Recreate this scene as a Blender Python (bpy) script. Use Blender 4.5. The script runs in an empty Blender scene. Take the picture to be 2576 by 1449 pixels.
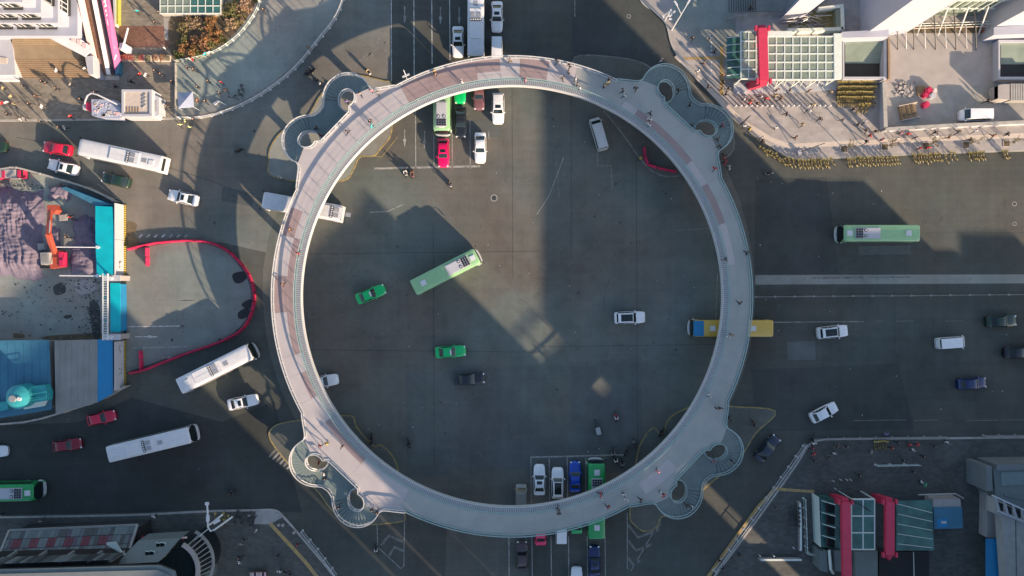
import bpy, math, random
from mathutils import Vector, Matrix, noise
random.seed(7)
R = math.radians
SC = bpy.context.scene
COL = SC.collection
# ------------------------------------------------------------------ camera
CAM_H = 112.0          # camera height over the road, metres
GSD = 0.061            # metres per unit of the plan grid used below (plan is 2576 x 1449)
def W(x, y, z=0.0):
    """plan point seen from straight above -> world point at height z"""
    k = GSD * (1 - z / CAM_H)
    return Vector(((x - 1288) * k, (724.5 - y) * k, z))
cam = bpy.data.objects.new('camera', bpy.data.cameras.new('camera'))
COL.objects.link(cam)
cam.location = (0, 0, CAM_H)
cam.data.sensor_width = 36
cam.data.lens = 18 * CAM_H / (1288 * GSD)
cam.data.clip_start = 1; cam.data.clip_end = 6000
SC.camera = cam
# ------------------------------------------------------------------ sky, sun, exposure
SUN_EL = 17.0
world = bpy.data.worlds.new('World'); SC.world = world; world.use_nodes = True
nt = world.node_tree
sky = nt.nodes.new('ShaderNodeTexSky'); sky.sky_type = 'NISHITA'; sky.sun_disc = False
sky.sun_elevation = R(SUN_EL); sky.sun_rotation = R(135)
sky.air_density = 1.0; sky.dust_density = 1.1; sky.ozone_density = 1.0
nt.nodes['Background'].inputs[1].default_value = 0.123
nt.links.new(sky.outputs[0], nt.nodes['Background'].inputs[0])
sl = bpy.data.lights.new('sun', 'SUN'); sl.energy = 5.0; sl.angle = R(0.5); sl.color = (1.0, 0.745, 0.50)
sun = bpy.data.objects.new('sun', sl); COL.objects.link(sun)
c17 = math.cos(R(SUN_EL))
sun.rotation_euler = Vector((-0.7071 * c17, 0.7071 * c17, -math.sin(R(SUN_EL)))).to_track_quat('-Z', 'Y').to_euler()
sun.location = (80, -80, 60)
vs = SC.view_settings
vs.view_transform = 'Standard'; vs.look = 'None'; vs.gamma = 1; vs.use_curve_mapping = False
vs.exposure = 1.1
# ------------------------------------------------------------------ tagging
def tag(o, label=None, cat=None, group=None, kind=None):
    if label: o['label'] = label
    if cat: o['category'] = cat
    if group: o['group'] = group
    if kind: o['kind'] = kind
    return o
def thing(name, loc, label, cat, group=None, rz=0.0):
    o = bpy.data.objects.new(name, None); COL.objects.link(o)
    o.location = loc; o.rotation_euler = (0, 0, rz); o.empty_display_size = 0.3
    return tag(o, label, cat, group)
ORD = ['', 'first', 'second', 'third', 'fourth', 'fifth', 'sixth', 'seventh', 'eighth', 'ninth', 'tenth', 'eleventh', 'twelfth',
       'thirteenth', 'fourteenth', 'fifteenth', 'sixteenth', 'seventeenth', 'eighteenth', 'nineteenth', 'twentieth']
TENS = {20: 'twenty', 30: 'thirty', 40: 'forty', 50: 'fifty', 60: 'sixty', 70: 'seventy', 80: 'eighty', 90: 'ninety'}
def ordw(n):
    if n <= 20: return ORD[n]
    if n % 10 == 0 and n < 100: return TENS[n][:-1] + 'ieth'
    return TENS[n // 10 * 10] + '-' + ORD[n % 10] if n < 100 else str(n) + 'th'
# ------------------------------------------------------------------ materials
MATS = {}
def nodes_of(m):
    m.use_nodes = True
    t = m.node_tree
    return t, t.nodes['Principled BSDF']
def mat(name, col, rough=0.7, vary=0.12, scale=1.5, metal=0.0, bump=0.0, bscale=20, spec=None, objcol=False, alpha=None, coat=0.0, trans=0.0):
    """principled with colour that drifts over two noise scales (world-position based, so copies differ)"""
    if name in MATS: return MATS[name]
    m = bpy.data.materials.new(name); t, b = nodes_of(m)
    N = t.nodes.new; L = t.links.new
    b.inputs['Roughness'].default_value = rough; b.inputs['Metallic'].default_value = metal
    if spec is not None: b.inputs['Specular IOR Level'].default_value = spec
    if coat: b.inputs['Coat Weight'].default_value = coat; b.inputs['Coat Roughness'].default_value = 0.12
    if trans: b.inputs['Transmission Weight'].default_value = trans
    if alpha is not None: b.inputs['Alpha'].default_value = alpha
    geo = N('ShaderNodeNewGeometry')
    n1 = N('ShaderNodeTexNoise'); n1.inputs['Scale'].default_value = scale; n1.inputs['Detail'].default_value = 5; n1.inputs['Roughness'].default_value = 0.6
    L(geo.outputs['Position'], n1.inputs['Vector'])
    mr = N('ShaderNodeMapRange'); mr.inputs['From Min'].default_value = 0.3; mr.inputs['From Max'].default_value = 0.7
    mr.inputs['To Min'].default_value = 1 - vary; mr.inputs['To Max'].default_value = 1 + vary
    L(n1.outputs['Fac'], mr.inputs['Value'])
    mx = N('ShaderNodeMix'); mx.data_type = 'RGBA'; mx.blend_type = 'MULTIPLY'; mx.inputs[0].default_value = 1
    if objcol:
        oi = N('ShaderNodeObjectInfo'); L(oi.outputs['Color'], mx.inputs[6])
    else:
        mx.inputs[6].default_value = (*col, 1)
    L(mr.outputs[0], mx.inputs[7]); L(mx.outputs[2], b.inputs['Base Color'])
    if bump:
        n2 = N('ShaderNodeTexNoise'); n2.inputs['Scale'].default_value = bscale; n2.inputs['Detail'].default_value = 3
        L(geo.outputs['Position'], n2.inputs['Vector'])
        bp = N('ShaderNodeBump'); bp.inputs['Strength'].default_value = bump; bp.inputs['Distance'].default_value = 0.05
        L(n2.outputs['Fac'], bp.inputs['Height']); L(bp.outputs[0], b.inputs['Normal'])
    MATS[name] = m
    return m
def asphalt(name, base, warm=(1.0, 1.0, 0.90), tracks=0.12):
    """road surface: big blotches, fine grain, oil drips, tyre-polished streaks, cracks"""
    m = bpy.data.materials.new(name); t, b = nodes_of(m); N = t.nodes.new; L = t.links.new
    geo = N('ShaderNodeNewGeometry')
    def nz(sc, det=4, vec=None, ro=0.55):
        n = N('ShaderNodeTexNoise'); n.inputs['Scale'].default_value = sc; n.inputs['Detail'].default_value = det; n.inputs['Roughness'].default_value = ro
        L(vec or geo.outputs['Position'], n.inputs['Vector']); return n.outputs['Fac']
    def rng(v, a, c, lo, hi):
        r = N('ShaderNodeMapRange'); r.inputs[1].default_value = a; r.inputs[2].default_value = c; r.inputs[3].default_value = lo; r.inputs[4].default_value = hi
        L(v, r.inputs[0]); return r.outputs[0]
    def mul(a, c):
        q = N('ShaderNodeMath'); q.operation = 'MULTIPLY'; L(a, q.inputs[0]); L(c, q.inputs[1]); return q.outputs[0]
    big = rng(nz(0.06, 6, ro=0.62), 0.3, 0.7, 0.72, 1.28)
    mid = rng(nz(0.45, 6, ro=0.7), 0.3, 0.7, 0.88, 1.1)
    fine = rng(nz(9.0, 2), 0.3, 0.7, 0.9, 1.1)
    mp = N('ShaderNodeMapping'); mp.inputs['Scale'].default_value = (1.1, 0.03, 1); L(geo.outputs['Position'], mp.inputs[0])
    mp2 = N('ShaderNodeMapping'); mp2.inputs['Scale'].default_value = (0.03, 1.1, 1); L(geo.outputs['Position'], mp2.inputs[0])
    st = rng(nz(1.0, 3, mp.outputs[0]), 0.35, 0.7, 1 + tracks * 0.5, 1 - tracks)
    st2 = rng(nz(1.0, 3, mp2.outputs[0]), 0.35, 0.7, 1 + tracks * 0.5, 1 - tracks)
    oil = rng(nz(0.9, 3), 0.66, 0.76, 1.0, 0.62)
    vo = N('ShaderNodeTexVoronoi'); vo.feature = 'DISTANCE_TO_EDGE'; vo.inputs['Scale'].default_value = 0.10
    wv = N('ShaderNodeTexNoise'); wv.inputs['Scale'].default_value = 0.6; wv.inputs['Detail'].default_value = 4; L(geo.outputs['Position'], wv.inputs['Vector'])
    ad = N('ShaderNodeVectorMath'); ad.operation = 'MULTIPLY_ADD'; ad.inputs[1].default_value = (3, 3, 3)
    L(wv.outputs['Color'], ad.inputs[0]); L(geo.outputs['Position'], ad.inputs[2]); L(ad.outputs[0], vo.inputs['Vector'])
    crk = rng(vo.outputs['Distance'], 0.0, 0.006, 0.8, 1.0)
    v = mul(mul(mul(big, mid), mul(fine, oil)), mul(mul(st, st2), crk))
    mx = N('ShaderNodeMix'); mx.data_type = 'RGBA'; mx.blend_type = 'MULTIPLY'; mx.inputs[0].default_value = 1
    tint = N('ShaderNodeMix'); tint.data_type = 'RGBA'
    tint.inputs[6].default_value = (base * warm[0], base * warm[1], base * warm[2], 1); tint.inputs[7].default_value = (base * 0.90, base * 1.04, base * 0.97, 1)
    L(rng(nz(0.05, 3), 0.4, 0.6, 0, 1), tint.inputs[0])
    L(tint.outputs[2], mx.inputs[6]); L(v, mx.inputs[7]); L(mx.outputs[2], b.inputs['Base Color'])
    L(rng(nz(0.3, 4), 0.3, 0.7, 0.75, 0.95), b.inputs['Roughness']); b.inputs['Specular IOR Level'].default_value = 0.3
    bp = N('ShaderNodeBump'); bp.inputs['Strength'].default_value = 0.25; bp.inputs['Distance'].default_value = 0.02
    L(nz(14, 3), bp.inputs['Height']); L(bp.outputs[0], b.inputs['Normal'])
    MATS[name] = m
    return m
def worn_paint(name, col, under, wear=0.5):
    """road paint rubbed through to the asphalt in blotches"""
    m = bpy.data.materials.new(name); t, b = nodes_of(m); N = t.nodes.new; L = t.links.new
    geo = N('ShaderNodeNewGeometry')
    n = N('ShaderNodeTexNoise'); n.inputs['Scale'].default_value = 1.6; n.inputs['Detail'].default_value = 8; n.inputs['Roughness'].default_value = 0.75
    L(geo.outputs['Position'], n.inputs['Vector'])
    r = N('ShaderNodeMapRange'); r.inputs[1].default_value = wear - 0.12; r.inputs[2].default_value = wear + 0.12; L(n.outputs['Fac'], r.inputs[0])
    mx = N('ShaderNodeMix'); mx.data_type = 'RGBA'; mx.inputs[6].default_value = (*under, 1); mx.inputs[7].default_value = (*col, 1)
    L(r.outputs[0], mx.inputs[0]); L(mx.outputs[2], b.inputs['Base Color']); b.inputs['Roughness'].default_value = 0.85
    MATS[name] = m
    return m
def paving(name, col, sx, sy, rot=0.0, gap=0.03, vary=0.18, seam=0.75):
    """small slab paving too fine to build: brick texture for joints, per-slab shade, dirt"""
    m = bpy.data.materials.new(name); t, b = nodes_of(m); N = t.nodes.new; L = t.links.new
    geo = N('ShaderNodeNewGeometry'); mp = N('ShaderNodeMapping'); mp.inputs['Rotation'].default_value = (0, 0, rot); L(geo.outputs['Position'], mp.inputs[0])
    br = N('ShaderNodeTexBrick'); br.inputs['Scale'].default_value = 1; br.inputs['Mortar Size'].default_value = gap
    br.inputs['Brick Width'].default_value = sx; br.inputs['Row Height'].default_value = sy; br.inputs['Mortar Smooth'].default_value = 0.3
    br.inputs['Color1'].default_value = (*[c * (1 - vary) for c in col], 1); br.inputs['Color2'].default_value = (*[c * (1 + vary) for c in col], 1)
    br.inputs['Mortar'].default_value = (*[c * seam for c in col], 1); L(mp.outputs[0], br.inputs['Vector'])
    n = N('ShaderNodeTexNoise'); n.inputs['Scale'].default_value = 0.35; n.inputs['Detail'].default_value = 7; n.inputs['Roughness'].default_value = 0.65; L(geo.outputs['Position'], n.inputs['Vector'])
    r = N('ShaderNodeMapRange'); r.inputs[1].default_value = 0.3; r.inputs[2].default_value = 0.7; r.inputs[3].default_value = 0.8; r.inputs[4].default_value = 1.15; L(n.outputs['Fac'], r.inputs[0])
    mx = N('ShaderNodeMix'); mx.data_type = 'RGBA'; mx.blend_type = 'MULTIPLY'; mx.inputs[0].default_value = 1
    L(br.outputs['Color'], mx.inputs[6]); L(r.outputs[0], mx.inputs[7]); L(mx.outputs[2], b.inputs['Base Color']); b.inputs['Roughness'].default_value = 0.8
    MATS[name] = m
    return m
def stripes(name, c1, c2, scale, rot):
    m = bpy.data.materials.new(name); t, b = nodes_of(m); N = t.nodes.new; L = t.links.new
    geo = N('ShaderNodeNewGeometry'); mp = N('ShaderNodeMapping'); mp.inputs['Rotation'].default_value = rot; L(geo.outputs['Position'], mp.inputs[0])
    w = N('ShaderNodeTexWave'); w.inputs['Scale'].default_value = scale; L(mp.outputs[0], w.inputs['Vector'])
    g = N('ShaderNodeMath'); g.operation = 'GREATER_THAN'; g.inputs[1].default_value = 0.5; L(w.outputs['Fac'], g.inputs[0])
    mx = N('ShaderNodeMix'); mx.data_type = 'RGBA'; mx.inputs[6].default_value = (*c1, 1); mx.inputs[7].default_value = (*c2, 1)
    L(g.outputs[0], mx.inputs[0]); L(mx.outputs[2], b.inputs['Base Color']); b.inputs['Roughness'].default_value = 0.6
    MATS[name] = m
    return m
ROAD = 0.080
asphalt('asphalt', ROAD, tracks=0.07)
asphalt('asphalt_dark', ROAD * 0.8, (0.93, 1.0, 1.0), 0.05)
asphalt('asphalt_cross_dark', ROAD * 1.4, (0.93, 1.0, 1.0), 0.05)
asphalt('asphalt_shade', ROAD * 0.62, (0.93, 1.0, 1.02), 0.05)  # stands in for the deeper shade on the lower left road
asphalt('asphalt_pale', ROAD * 1.45, (1.02, 0.995, 0.89), 0.05)
asphalt('asphalt_crossing', ROAD * 1.5, (1.08, 0.985, 0.87), 0.05)
asphalt('asphalt_forecourt', ROAD * 1.9, (1.08, 0.985, 0.88), 0.06)
asphalt('concrete_apron', 0.26, (1.03, 1.0, 0.93), 0.04)
asphalt('site_mud', 0.25, (1.05, 0.97, 0.88), 0.05)
asphalt('site_concrete', 0.20, (1.05, 0.985, 0.93), 0.04)
worn_paint('paint_white', (0.6, 0.6, 0.58), (0.11, 0.11, 0.105), 0.45)
worn_paint('paint_faint', (0.36, 0.36, 0.34), (0.10, 0.10, 0.095), 0.45)
worn_paint('paint_ghost', (0.22, 0.22, 0.21), (0.095, 0.095, 0.09), 0.48)
worn_paint('paint_yellow', (0.36, 0.28, 0.10), (0.14, 0.13, 0.10), 0.47)
worn_paint('tactile', (0.46, 0.30, 0.10), (0.24, 0.20, 0.14), 0.46)
paving('plaza_nw', (0.23, 0.205, 0.17), 0.6, 0.3, 0.0, 0.012)
paving('plaza_ne', (0.34, 0.315, 0.305), 1.2, 0.6, 0.0, 0.012, 0.08, 0.85)
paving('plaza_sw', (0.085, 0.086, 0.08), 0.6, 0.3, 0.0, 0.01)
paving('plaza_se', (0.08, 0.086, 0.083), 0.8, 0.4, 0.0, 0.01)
paving('brick_red', (0.20, 0.105, 0.075), 0.3, 0.12, 0.0, 0.015, 0.3)
mat('kerb', (0.36, 0.345, 0.32), 0.85, 0.18, 1.2)
mat('concrete', (0.31, 0.305, 0.295), 0.85, 0.12, 0.8)
mat('concrete_light', (0.34, 0.315, 0.31), 0.85, 0.1, 0.5)
mat('white_wall', (0.42, 0.43, 0.475), 0.7, 0.05, 0.6)
mat('nosing', (0.085, 0.11, 0.115), 0.7, 0.1, 2)
mat('silo_teal', (0.03, 0.28, 0.32), 0.45, 0.15, 0.8)
mat('dull_red', (0.13, 0.018, 0.035), 0.6, 0.2, 1)
mat('tray_grey', (0.27, 0.275, 0.28), 0.7, 0.1, 2)
mat('white_facade', (0.36, 0.38, 0.46), 0.75, 0.05, 0.3)
mat('white_metal', (0.60, 0.61, 0.63), 0.45, 0.05, 2)
mat('grey_metal', (0.36, 0.37, 0.38), 0.45, 0.12, 3, 0.4)
mat('dark_metal', (0.06, 0.062, 0.066), 0.5, 0.15, 3, 0.3)
mat('black', (0.016, 0.016, 0.018), 0.6, 0.1, 3)
mat('rubber', (0.02, 0.02, 0.02), 0.85, 0.1, 3)
mat('glass_dark', (0.012, 0.02, 0.022), 0.08, 0.05, 3, 0, 0, 20, 0.6)
mat('glass_green', (0.25, 0.31, 0.26), 0.12, 0.18, 0.5, 0, 0, 20, 0.5, False, 0.72)
mat('glass_teal', (0.05, 0.155, 0.14), 0.15, 0.35, 0.5, 0, 0, 20, 0.5, False, 0.86)
mat('frame_pale', (0.60, 0.66, 0.62), 0.5, 0.06, 2)
mat('arch_red', (0.56, 0.035, 0.085), 0.5, 0.08, 1)
mat('barrier_pink', (0.50, 0.022, 0.085), 0.5, 0.12, 1.2)
mat('deck_grey', (0.335, 0.345, 0.335), 0.75, 0.07, 0.5, 0, 0.1, 30)
mat('deck_pink', (0.29, 0.22, 0.222), 0.8, 0.08, 0.6, 0, 0.1, 30)
mat('deck_white', (0.42, 0.39, 0.40), 0.8, 0.07, 0.6, 0, 0.1, 30)
mat('rail_white', (0.50, 0.51, 0.53), 0.45, 0.06, 2)
mat('rail_teal', (0.27, 0.37, 0.38), 0.4, 0.1, 2)
mat('tread', (0.17, 0.22, 0.22), 0.7, 0.12, 2)
mat('landing', (0.15, 0.205, 0.21), 0.7, 0.1, 0.8)
mat('car_paint', (1, 1, 1), 0.3, 0.07, 1.6, 0, 0, 20, 0.5, True, None, 0.5)
mat('cloth_top', (1, 1, 1), 0.9, 0.1, 8, 0, 0, 20, 0.2, True)
mat('trousers', (0.030, 0.032, 0.042), 0.9, 0.3, 6)
mat('skin', (0.42, 0.26, 0.19), 0.6, 0.05, 6)
mat('hair', (0.014, 0.012, 0.011), 0.6, 0.1, 6)
mat('shoes', (0.06, 0.06, 0.06), 0.7, 0.2, 6)
mat('headlight', (0.75, 0.77, 0.78), 0.15, 0.02, 5)
mat('taillight', (0.16, 0.01, 0.012), 0.25, 0.02, 5)
mat('bike_yellow', (0.36, 0.275, 0.075), 0.5, 0.15, 2)
mat('cyan_sheet', (0.0, 0.40, 0.48), 0.45, 0.12, 0.6)
mat('blue_sheet', (0.015, 0.19, 0.40), 0.45, 0.07, 0.6)
mat('blue_roof', (0.04, 0.155, 0.245), 0.5, 0.22, 0.35)
mat('grey_sheet', (0.22, 0.22, 0.21), 0.6, 0.15, 0.4)
mat('orange_machine', (0.38, 0.07, 0.04), 0.45, 0.15, 1.5)
mat('net', (0.165, 0.14, 0.19), 0.9, 0.16, 0.7)
mat('earth', (0.13, 0.10, 0.065), 0.95, 0.25, 1.0, 0, 0.4, 8)
mat('wood', (0.25, 0.17, 0.10), 0.8, 0.15, 1.2)
mat('step_stone', (0.30, 0.225, 0.145), 0.85, 0.12, 1.0)
mat('pink_sign', (0.44, 0.12, 0.28), 0.5, 0.05, 1)
mat('pale_pink', (0.72, 0.52, 0.52), 0.6, 0.06, 1)
mat('brown_steel', (0.13, 0.075, 0.055), 0.6, 0.2, 3)
mat('purple_dark', (0.085, 0.06, 0.085), 0.6, 0.1, 2)
mat('yellow_panel', (0.36, 0.37, 0.07), 0.6, 0.05, 2)
mat('beige', (0.52, 0.45, 0.39), 0.8, 0.08, 2)
mat('tent', (0.34, 0.38, 0.50), 0.7, 0.05, 1)
mat('flower_red', (0.35, 0.05, 0.03), 0.8, 0.3, 4)
mat('leaf_green', (0.085, 0.105, 0.028), 0.75, 0.35, 2)
mat('leaf_olive', (0.16, 0.14, 0.05), 0.75, 0.35, 2)
mat('leaf_rust', (0.30, 0.135, 0.05), 0.75, 0.3, 2)
mat('leaf_tan', (0.34, 0.23, 0.15), 0.75, 0.25, 2)
mat('bark', (0.16, 0.12, 0.085), 0.9, 0.2, 3)
mat('lattice', (0.095, 0.11, 0.115), 0.5, 0.25, 0.8, 0.2)
mat('roof_slate', (0.13, 0.16, 0.165), 0.6, 0.08, 0.6)
mat('roof_grey', (0.14, 0.16, 0.17), 0.7, 0.1, 0.5)
mat('tower_wall', (0.36, 0.35, 0.34), 0.8, 0.1, 0.3)
mat('hi_vis', (0.62, 0.75, 0.25), 0.7, 0.05, 3)
stripes('hazard', (0.55, 0.42, 0.05), (0.03, 0.03, 0.03), 1.6, (0, R(0), R(45)))
worn_paint('tyre_mark', (0.088, 0.088, 0.082), (0.115, 0.113, 0.102), 0.5)
def MT(n): return MATS[n]
# ------------------------------------------------------------------ mesh builder
class MB:
    def __init__(s): s.v = []; s.f = []; s.m = []
    def add(s, vs, fs, mi=0):
        o = len(s.v); s.v += [tuple(p) for p in vs]; s.f += [tuple(i + o for i in f) for f in fs]; s.m += [mi] * len(fs); return s
    def box(s, c, d, rz=0.0, mi=0, rx=None):
        M = Matrix.Rotation(rz, 3, 'Z')
        if rx is not None: M = M @ rx
        c = Vector(c); vs = []
        for sx in (-.5, .5):
            for sy in (-.5, .5):
                for sz in (-.5, .5): vs.append(c + M @ Vector((sx * d[0], sy * d[1], sz * d[2])))
        return s.add(vs, [(0, 1, 3, 2), (4, 6, 7, 5), (0, 4, 5, 1), (2, 3, 7, 6), (0, 2, 6, 4), (1, 5, 7, 3)], mi)
    def prism(s, pts, z0, z1, mi=0):
        pts = [Vector(p) for p in pts]
        a = sum(pts[i].x * pts[(i + 1) % len(pts)].y - pts[(i + 1) % len(pts)].x * pts[i].y for i in range(len(pts)))
        if a < 0: pts = pts[::-1]
        n = len(pts); vs = [(p.x, p.y, z0) for p in pts] + [(p.x, p.y, z1) for p in pts]
        fs = [tuple(range(n))[::-1], tuple(range(n, 2 * n))] + [(i, (i + 1) % n, (i + 1) % n + n, i + n) for i in range(n)]
        return s.add(vs, fs, mi)
    def cyl(s, c, r, z0, z1, n=12, r2=None, mi=0):
        r2 = r if r2 is None else r2
        vs = [(c[0] + r * math.cos(2 * math.pi * i / n), c[1] + r * math.sin(2 * math.pi * i / n), z0) for i in range(n)]
        vs += [(c[0] + r2 * math.cos(2 * math.pi * i / n), c[1] + r2 * math.sin(2 * math.pi * i / n), z1) for i in range(n)]
        return s.add(vs, [tuple(range(n))[::-1], tuple(range(n, 2 * n))] + [(i, (i + 1) % n, (i + 1) % n + n, i + n) for i in range(n)], mi)
    def ycyl(s, c, r, w, n=14, mi=0):
        vs = [(c[0] + r * math.cos(2 * math.pi * i / n), c[1] - w / 2, c[2] + r * math.sin(2 * math.pi * i / n)) for i in range(n)]
        vs += [(x, c[1] + w / 2, z) for x, y, z in vs]
        return s.add(vs, [tuple(range(n)), tuple(range(n, 2 * n))[::-1]] + [((i + 1) % n, i, i + n, (i + 1) % n + n) for i in range(n)], mi)
    def tube(s, path, r, n=6, mi=0, closed=False, flat=None):
        """swept tube; flat=(w,h) sweeps an upright rectangle instead"""
        P = [Vector(p) for p in path]; k = len(P); rings = []
        for i in range(k):
            a = P[i - 1] if (i > 0 or closed) else P[i]; b = P[(i + 1) % k] if (i < k - 1 or closed) else P[i]
            t = (b - a); t = t.normalized() if t.length > 1e-9 else Vector((1, 0, 0))
            up = Vector((0, 0, 1)) if abs(t.z) < 0.95 else Vector((1, 0, 0))
            sd = t.cross(up).normalized(); u2 = sd.cross(t).normalized()
            rr = r[i] if isinstance(r, (list, tuple)) else r
            if flat: rings.append([P[i] + sd * flat[0] / 2 * a1 + u2 * flat[1] / 2 * b1 for a1, b1 in ((1, -1), (1, 1), (-1, 1), (-1, -1))])
            else: rings.append([P[i] + (sd * math.cos(2 * math.pi * j / n) + u2 * math.sin(2 * math.pi * j / n)) * rr for j in range(n)])
        if flat: n = 4
        vs = [p for rg in rings for p in rg]; fs = []
        for i in range(k if closed else k - 1):
            i2 = (i + 1) % k
            for j in range(n): fs.append((i * n + j, i * n + (j + 1) % n, i2 * n + (j + 1) % n, i2 * n + j))
        if not closed: fs += [tuple(range(n))[::-1], tuple(range((k - 1) * n, k * n))]
        return s.add(vs, fs, mi)
    def ribbon(s, path, w, z0, z1, closed=False, mi=0, off=0.0):
        """upright strip of constant plan width along a plan path, z0..z1"""
        P = [Vector((p[0], p[1])) for p in path]; k = len(P); A = []; B = []
        for i in range(k):
            a = P[i - 1] if (i > 0 or closed) else P[i]; b = P[(i + 1) % k] if (i < k - 1 or closed) else P[i]
            t = (b - a).normalized(); nrm = Vector((-t.y, t.x))
            A.append(P[i] + nrm * (off + w / 2)); B.append(P[i] + nrm * (off - w / 2))
        vs = [(p.x, p.y, z1) for p in A] + [(p.x, p.y, z1) for p in B] + [(p.x, p.y, z0) for p in A] + [(p.x, p.y, z0) for p in B]; fs = []
        for i in range(k if closed else k - 1):
            j = (i + 1) % k
            fs += [(k + i, k + j, j, i), (i, j, 2 * k + j, 2 * k + i), (k + j, k + i, 3 * k + i, 3 * k + j)]
        if not closed: fs += [(0, 2 * k, 3 * k, k), (k - 1, 2 * k - 1, 4 * k - 1, 3 * k - 1)]
        return s.add(vs, fs, mi)
    def mesh(s, name, mats, smooth=None):
        me = bpy.data.meshes.new(name); me.from_pydata(s.v, [], s.f)
        for m in (mats if isinstance(mats, (list, tuple)) else [mats]): me.materials.append(MT(m))
        if any(s.m): me.polygons.foreach_set('material_index', s.m)
        me.validate(); me.update()
        if smooth: me.shade_smooth(); me.set_sharp_from_angle(angle=R(smooth))
        return me
    def build(s, name, mats, parent=None, smooth=None, world=True):
        """link as one object; world=True: vertices were given in world space and are re-based on the parent"""
        if parent is not None and world:
            o = parent; inv = parent_inv(parent)
            s.v = [tuple(inv @ Vector(p)) for p in s.v]
        ob = bpy.data.objects.new(name, s.mesh(name, mats, smooth)); COL.objects.link(ob)
        if parent is not None: ob.parent = parent
        return ob
def parent_inv(p):
    M = Matrix.Identity(4)
    while p is not None:
        M = Matrix.LocRotScale(p.location, p.rotation_euler, p.scale) @ M; p = p.parent
    return M.inverted()
def link(name, me, parent, loc=(0, 0, 0), rz=0.0, color=None):
    o = bpy.data.objects.new(name, me); COL.objects.link(o); o.parent = parent; o.location = loc; o.rotation_euler = (0, 0, rz)
    if color: o.color = (*color, 1)
    return o
def solo(name, mb, mats, loc, label, cat, group=None, kind=None, smooth=None):
    """a thing that is one mesh, origin at its base"""
    L = Vector(loc); mb.v = [tuple(Vector(p) - L) for p in mb.v]
    o = mb.build(name, mats, None, smooth); o.location = L
    return tag(o, label, cat, group, kind)
def WP(pts, z=0.0): return [W(x, y, z) for x, y in pts]
def smooth_path(pts, n=6, closed=False):
    """Catmull-Rom through plan points"""
    out = []; k = len(pts)
    for i in range(k if closed else k - 1):
        p = [Vector((*pts[(i + d) % k], 0)) if closed else Vector((*pts[min(max(i + d, 0), k - 1)], 0)) for d in (-1, 0, 1, 2)]
        for j in range(n):
            t = j / n
            q = 0.5 * ((2 * p[1]) + (p[2] - p[0]) * t + (2 * p[0] - 5 * p[1] + 4 * p[2] - p[3]) * t * t + (3 * p[1] - p[0] - 3 * p[2] + p[3]) * t ** 3)
            out.append((q.x, q.y))
    if not closed: out.append(tuple(pts[-1]))
    return out
def resample(path, step):
    P = [Vector(p) for p in path]; out = [P[0].copy()]; acc = 0.0
    for a, b in zip(P, P[1:]):
        d = (b - a).length; pos = step - acc
        while pos <= d and d > 0:
            out.append(a.lerp(b, pos / d)); pos += step
        acc = (acc + d) % step if d > 0 else acc
    return out
# ================================================================== ground, roads, pavements
ground = MB().add([(-900, -900, 0), (900, -900, 0), (900, 900, 0), (-900, 900, 0)], [(0, 1, 2, 3)]).build('road', 'asphalt')
tag(ground, 'dark grey asphalt road of the wide crossing under the ring bridge', None, None, 'structure')
def sheet(name, pts, z, m, parent=None):
    P = WP(pts); a = sum(P[i].x * P[(i + 1) % len(P)].y - P[(i + 1) % len(P)].x * P[i].y for i in range(len(P)))
    if a < 0: P = P[::-1]
    mb = MB().add([(p.x, p.y, z) for p in P], [tuple(range(len(P)))])
    return mb.build(name, m, parent)
# resurfaced asphalt areas and painted-in shade, each laid 4 mm over the last
for i, (pts, m) in enumerate([
    ([(-80, 305), (445, 300), (560, 285), (740, 175), (870, -30), (980, -30), (985, 225), (760, 450), (690, 640), (560, 610), (318, 610), (318, 510), (200, 465), (-80, 430)], 'asphalt_forecourt'),
    (smooth_path([(1000, 205), (1288, 170), (1600, 215), (1830, 430), (1900, 745), (1840, 1010), (1660, 1220), (1288, 1310), (960, 1250), (740, 1050), (660, 745), (730, 470)], 4, True), 'asphalt_crossing'),
    ([(1020, 940), (1610, 900), (1620, 1180), (1450, 1200), (1024, 1200)], 'asphalt_cross_dark'),
    ([(1440, -40), (1800, -40), (1760, 160), (1600, 260), (1440, 240)], 'asphalt_dark'),
    ([(825, 540), (985, 534), (985, 625), (825, 628)], 'asphalt_pale'),
    ([(1900, 692), (2700, 690), (2700, 712), (1900, 716)], 'concrete_apron'),
    ([(1365, 560), (1437, 560), (1437, 1100), (1365, 1100)], 'asphalt_pale'),
    ([(1360, 414), (1440, 414), (1440, 470), (1360, 470)], 'asphalt_pale'),
    ([(560, 1060), (690, 1010), (760, 1290), (560, 1280)], 'asphalt_shade'),
    ([(-80, 1075), (200, 1062), (330, 1000), (560, 1062), (559, 1280), (300, 1290), (-80, 1296)], 'asphalt_shade'),  # shade of the lower left road, painted as darker asphalt
    ([(1890, 930), (2260, 915), (2300, 1080), (1900, 1085)], 'asphalt_dark'),
    ([(1130, 1180), (1320, 1180), (1330, 1449), (1120, 1449)], 'asphalt_pale'),
    ([(1900, 450), (2080, 445), (2110, 690), (1900, 690)], 'asphalt_dark'),
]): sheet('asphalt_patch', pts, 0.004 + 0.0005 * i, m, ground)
def line(pts, wpx, m='paint_white', name='lane_line', z=0.012):
    P = WP(pts); mb = MB(); w = wpx * GSD
    A = []; B = []
    for i in range(len(P)):
        a = P[max(i - 1, 0)]; b = P[min(i + 1, len(P) - 1)]; t = (b - a).normalized(); n = Vector((-t.y, t.x, 0))
        A.append(P[i] + n * w / 2); B.append(P[i] - n * w / 2)
    k = len(P); mb.add([(p.x, p.y, z) for p in A + B], [(k + i, k + i + 1, i + 1, i) for i in range(k - 1)])
    return mb.build(name, m, ground)
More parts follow.
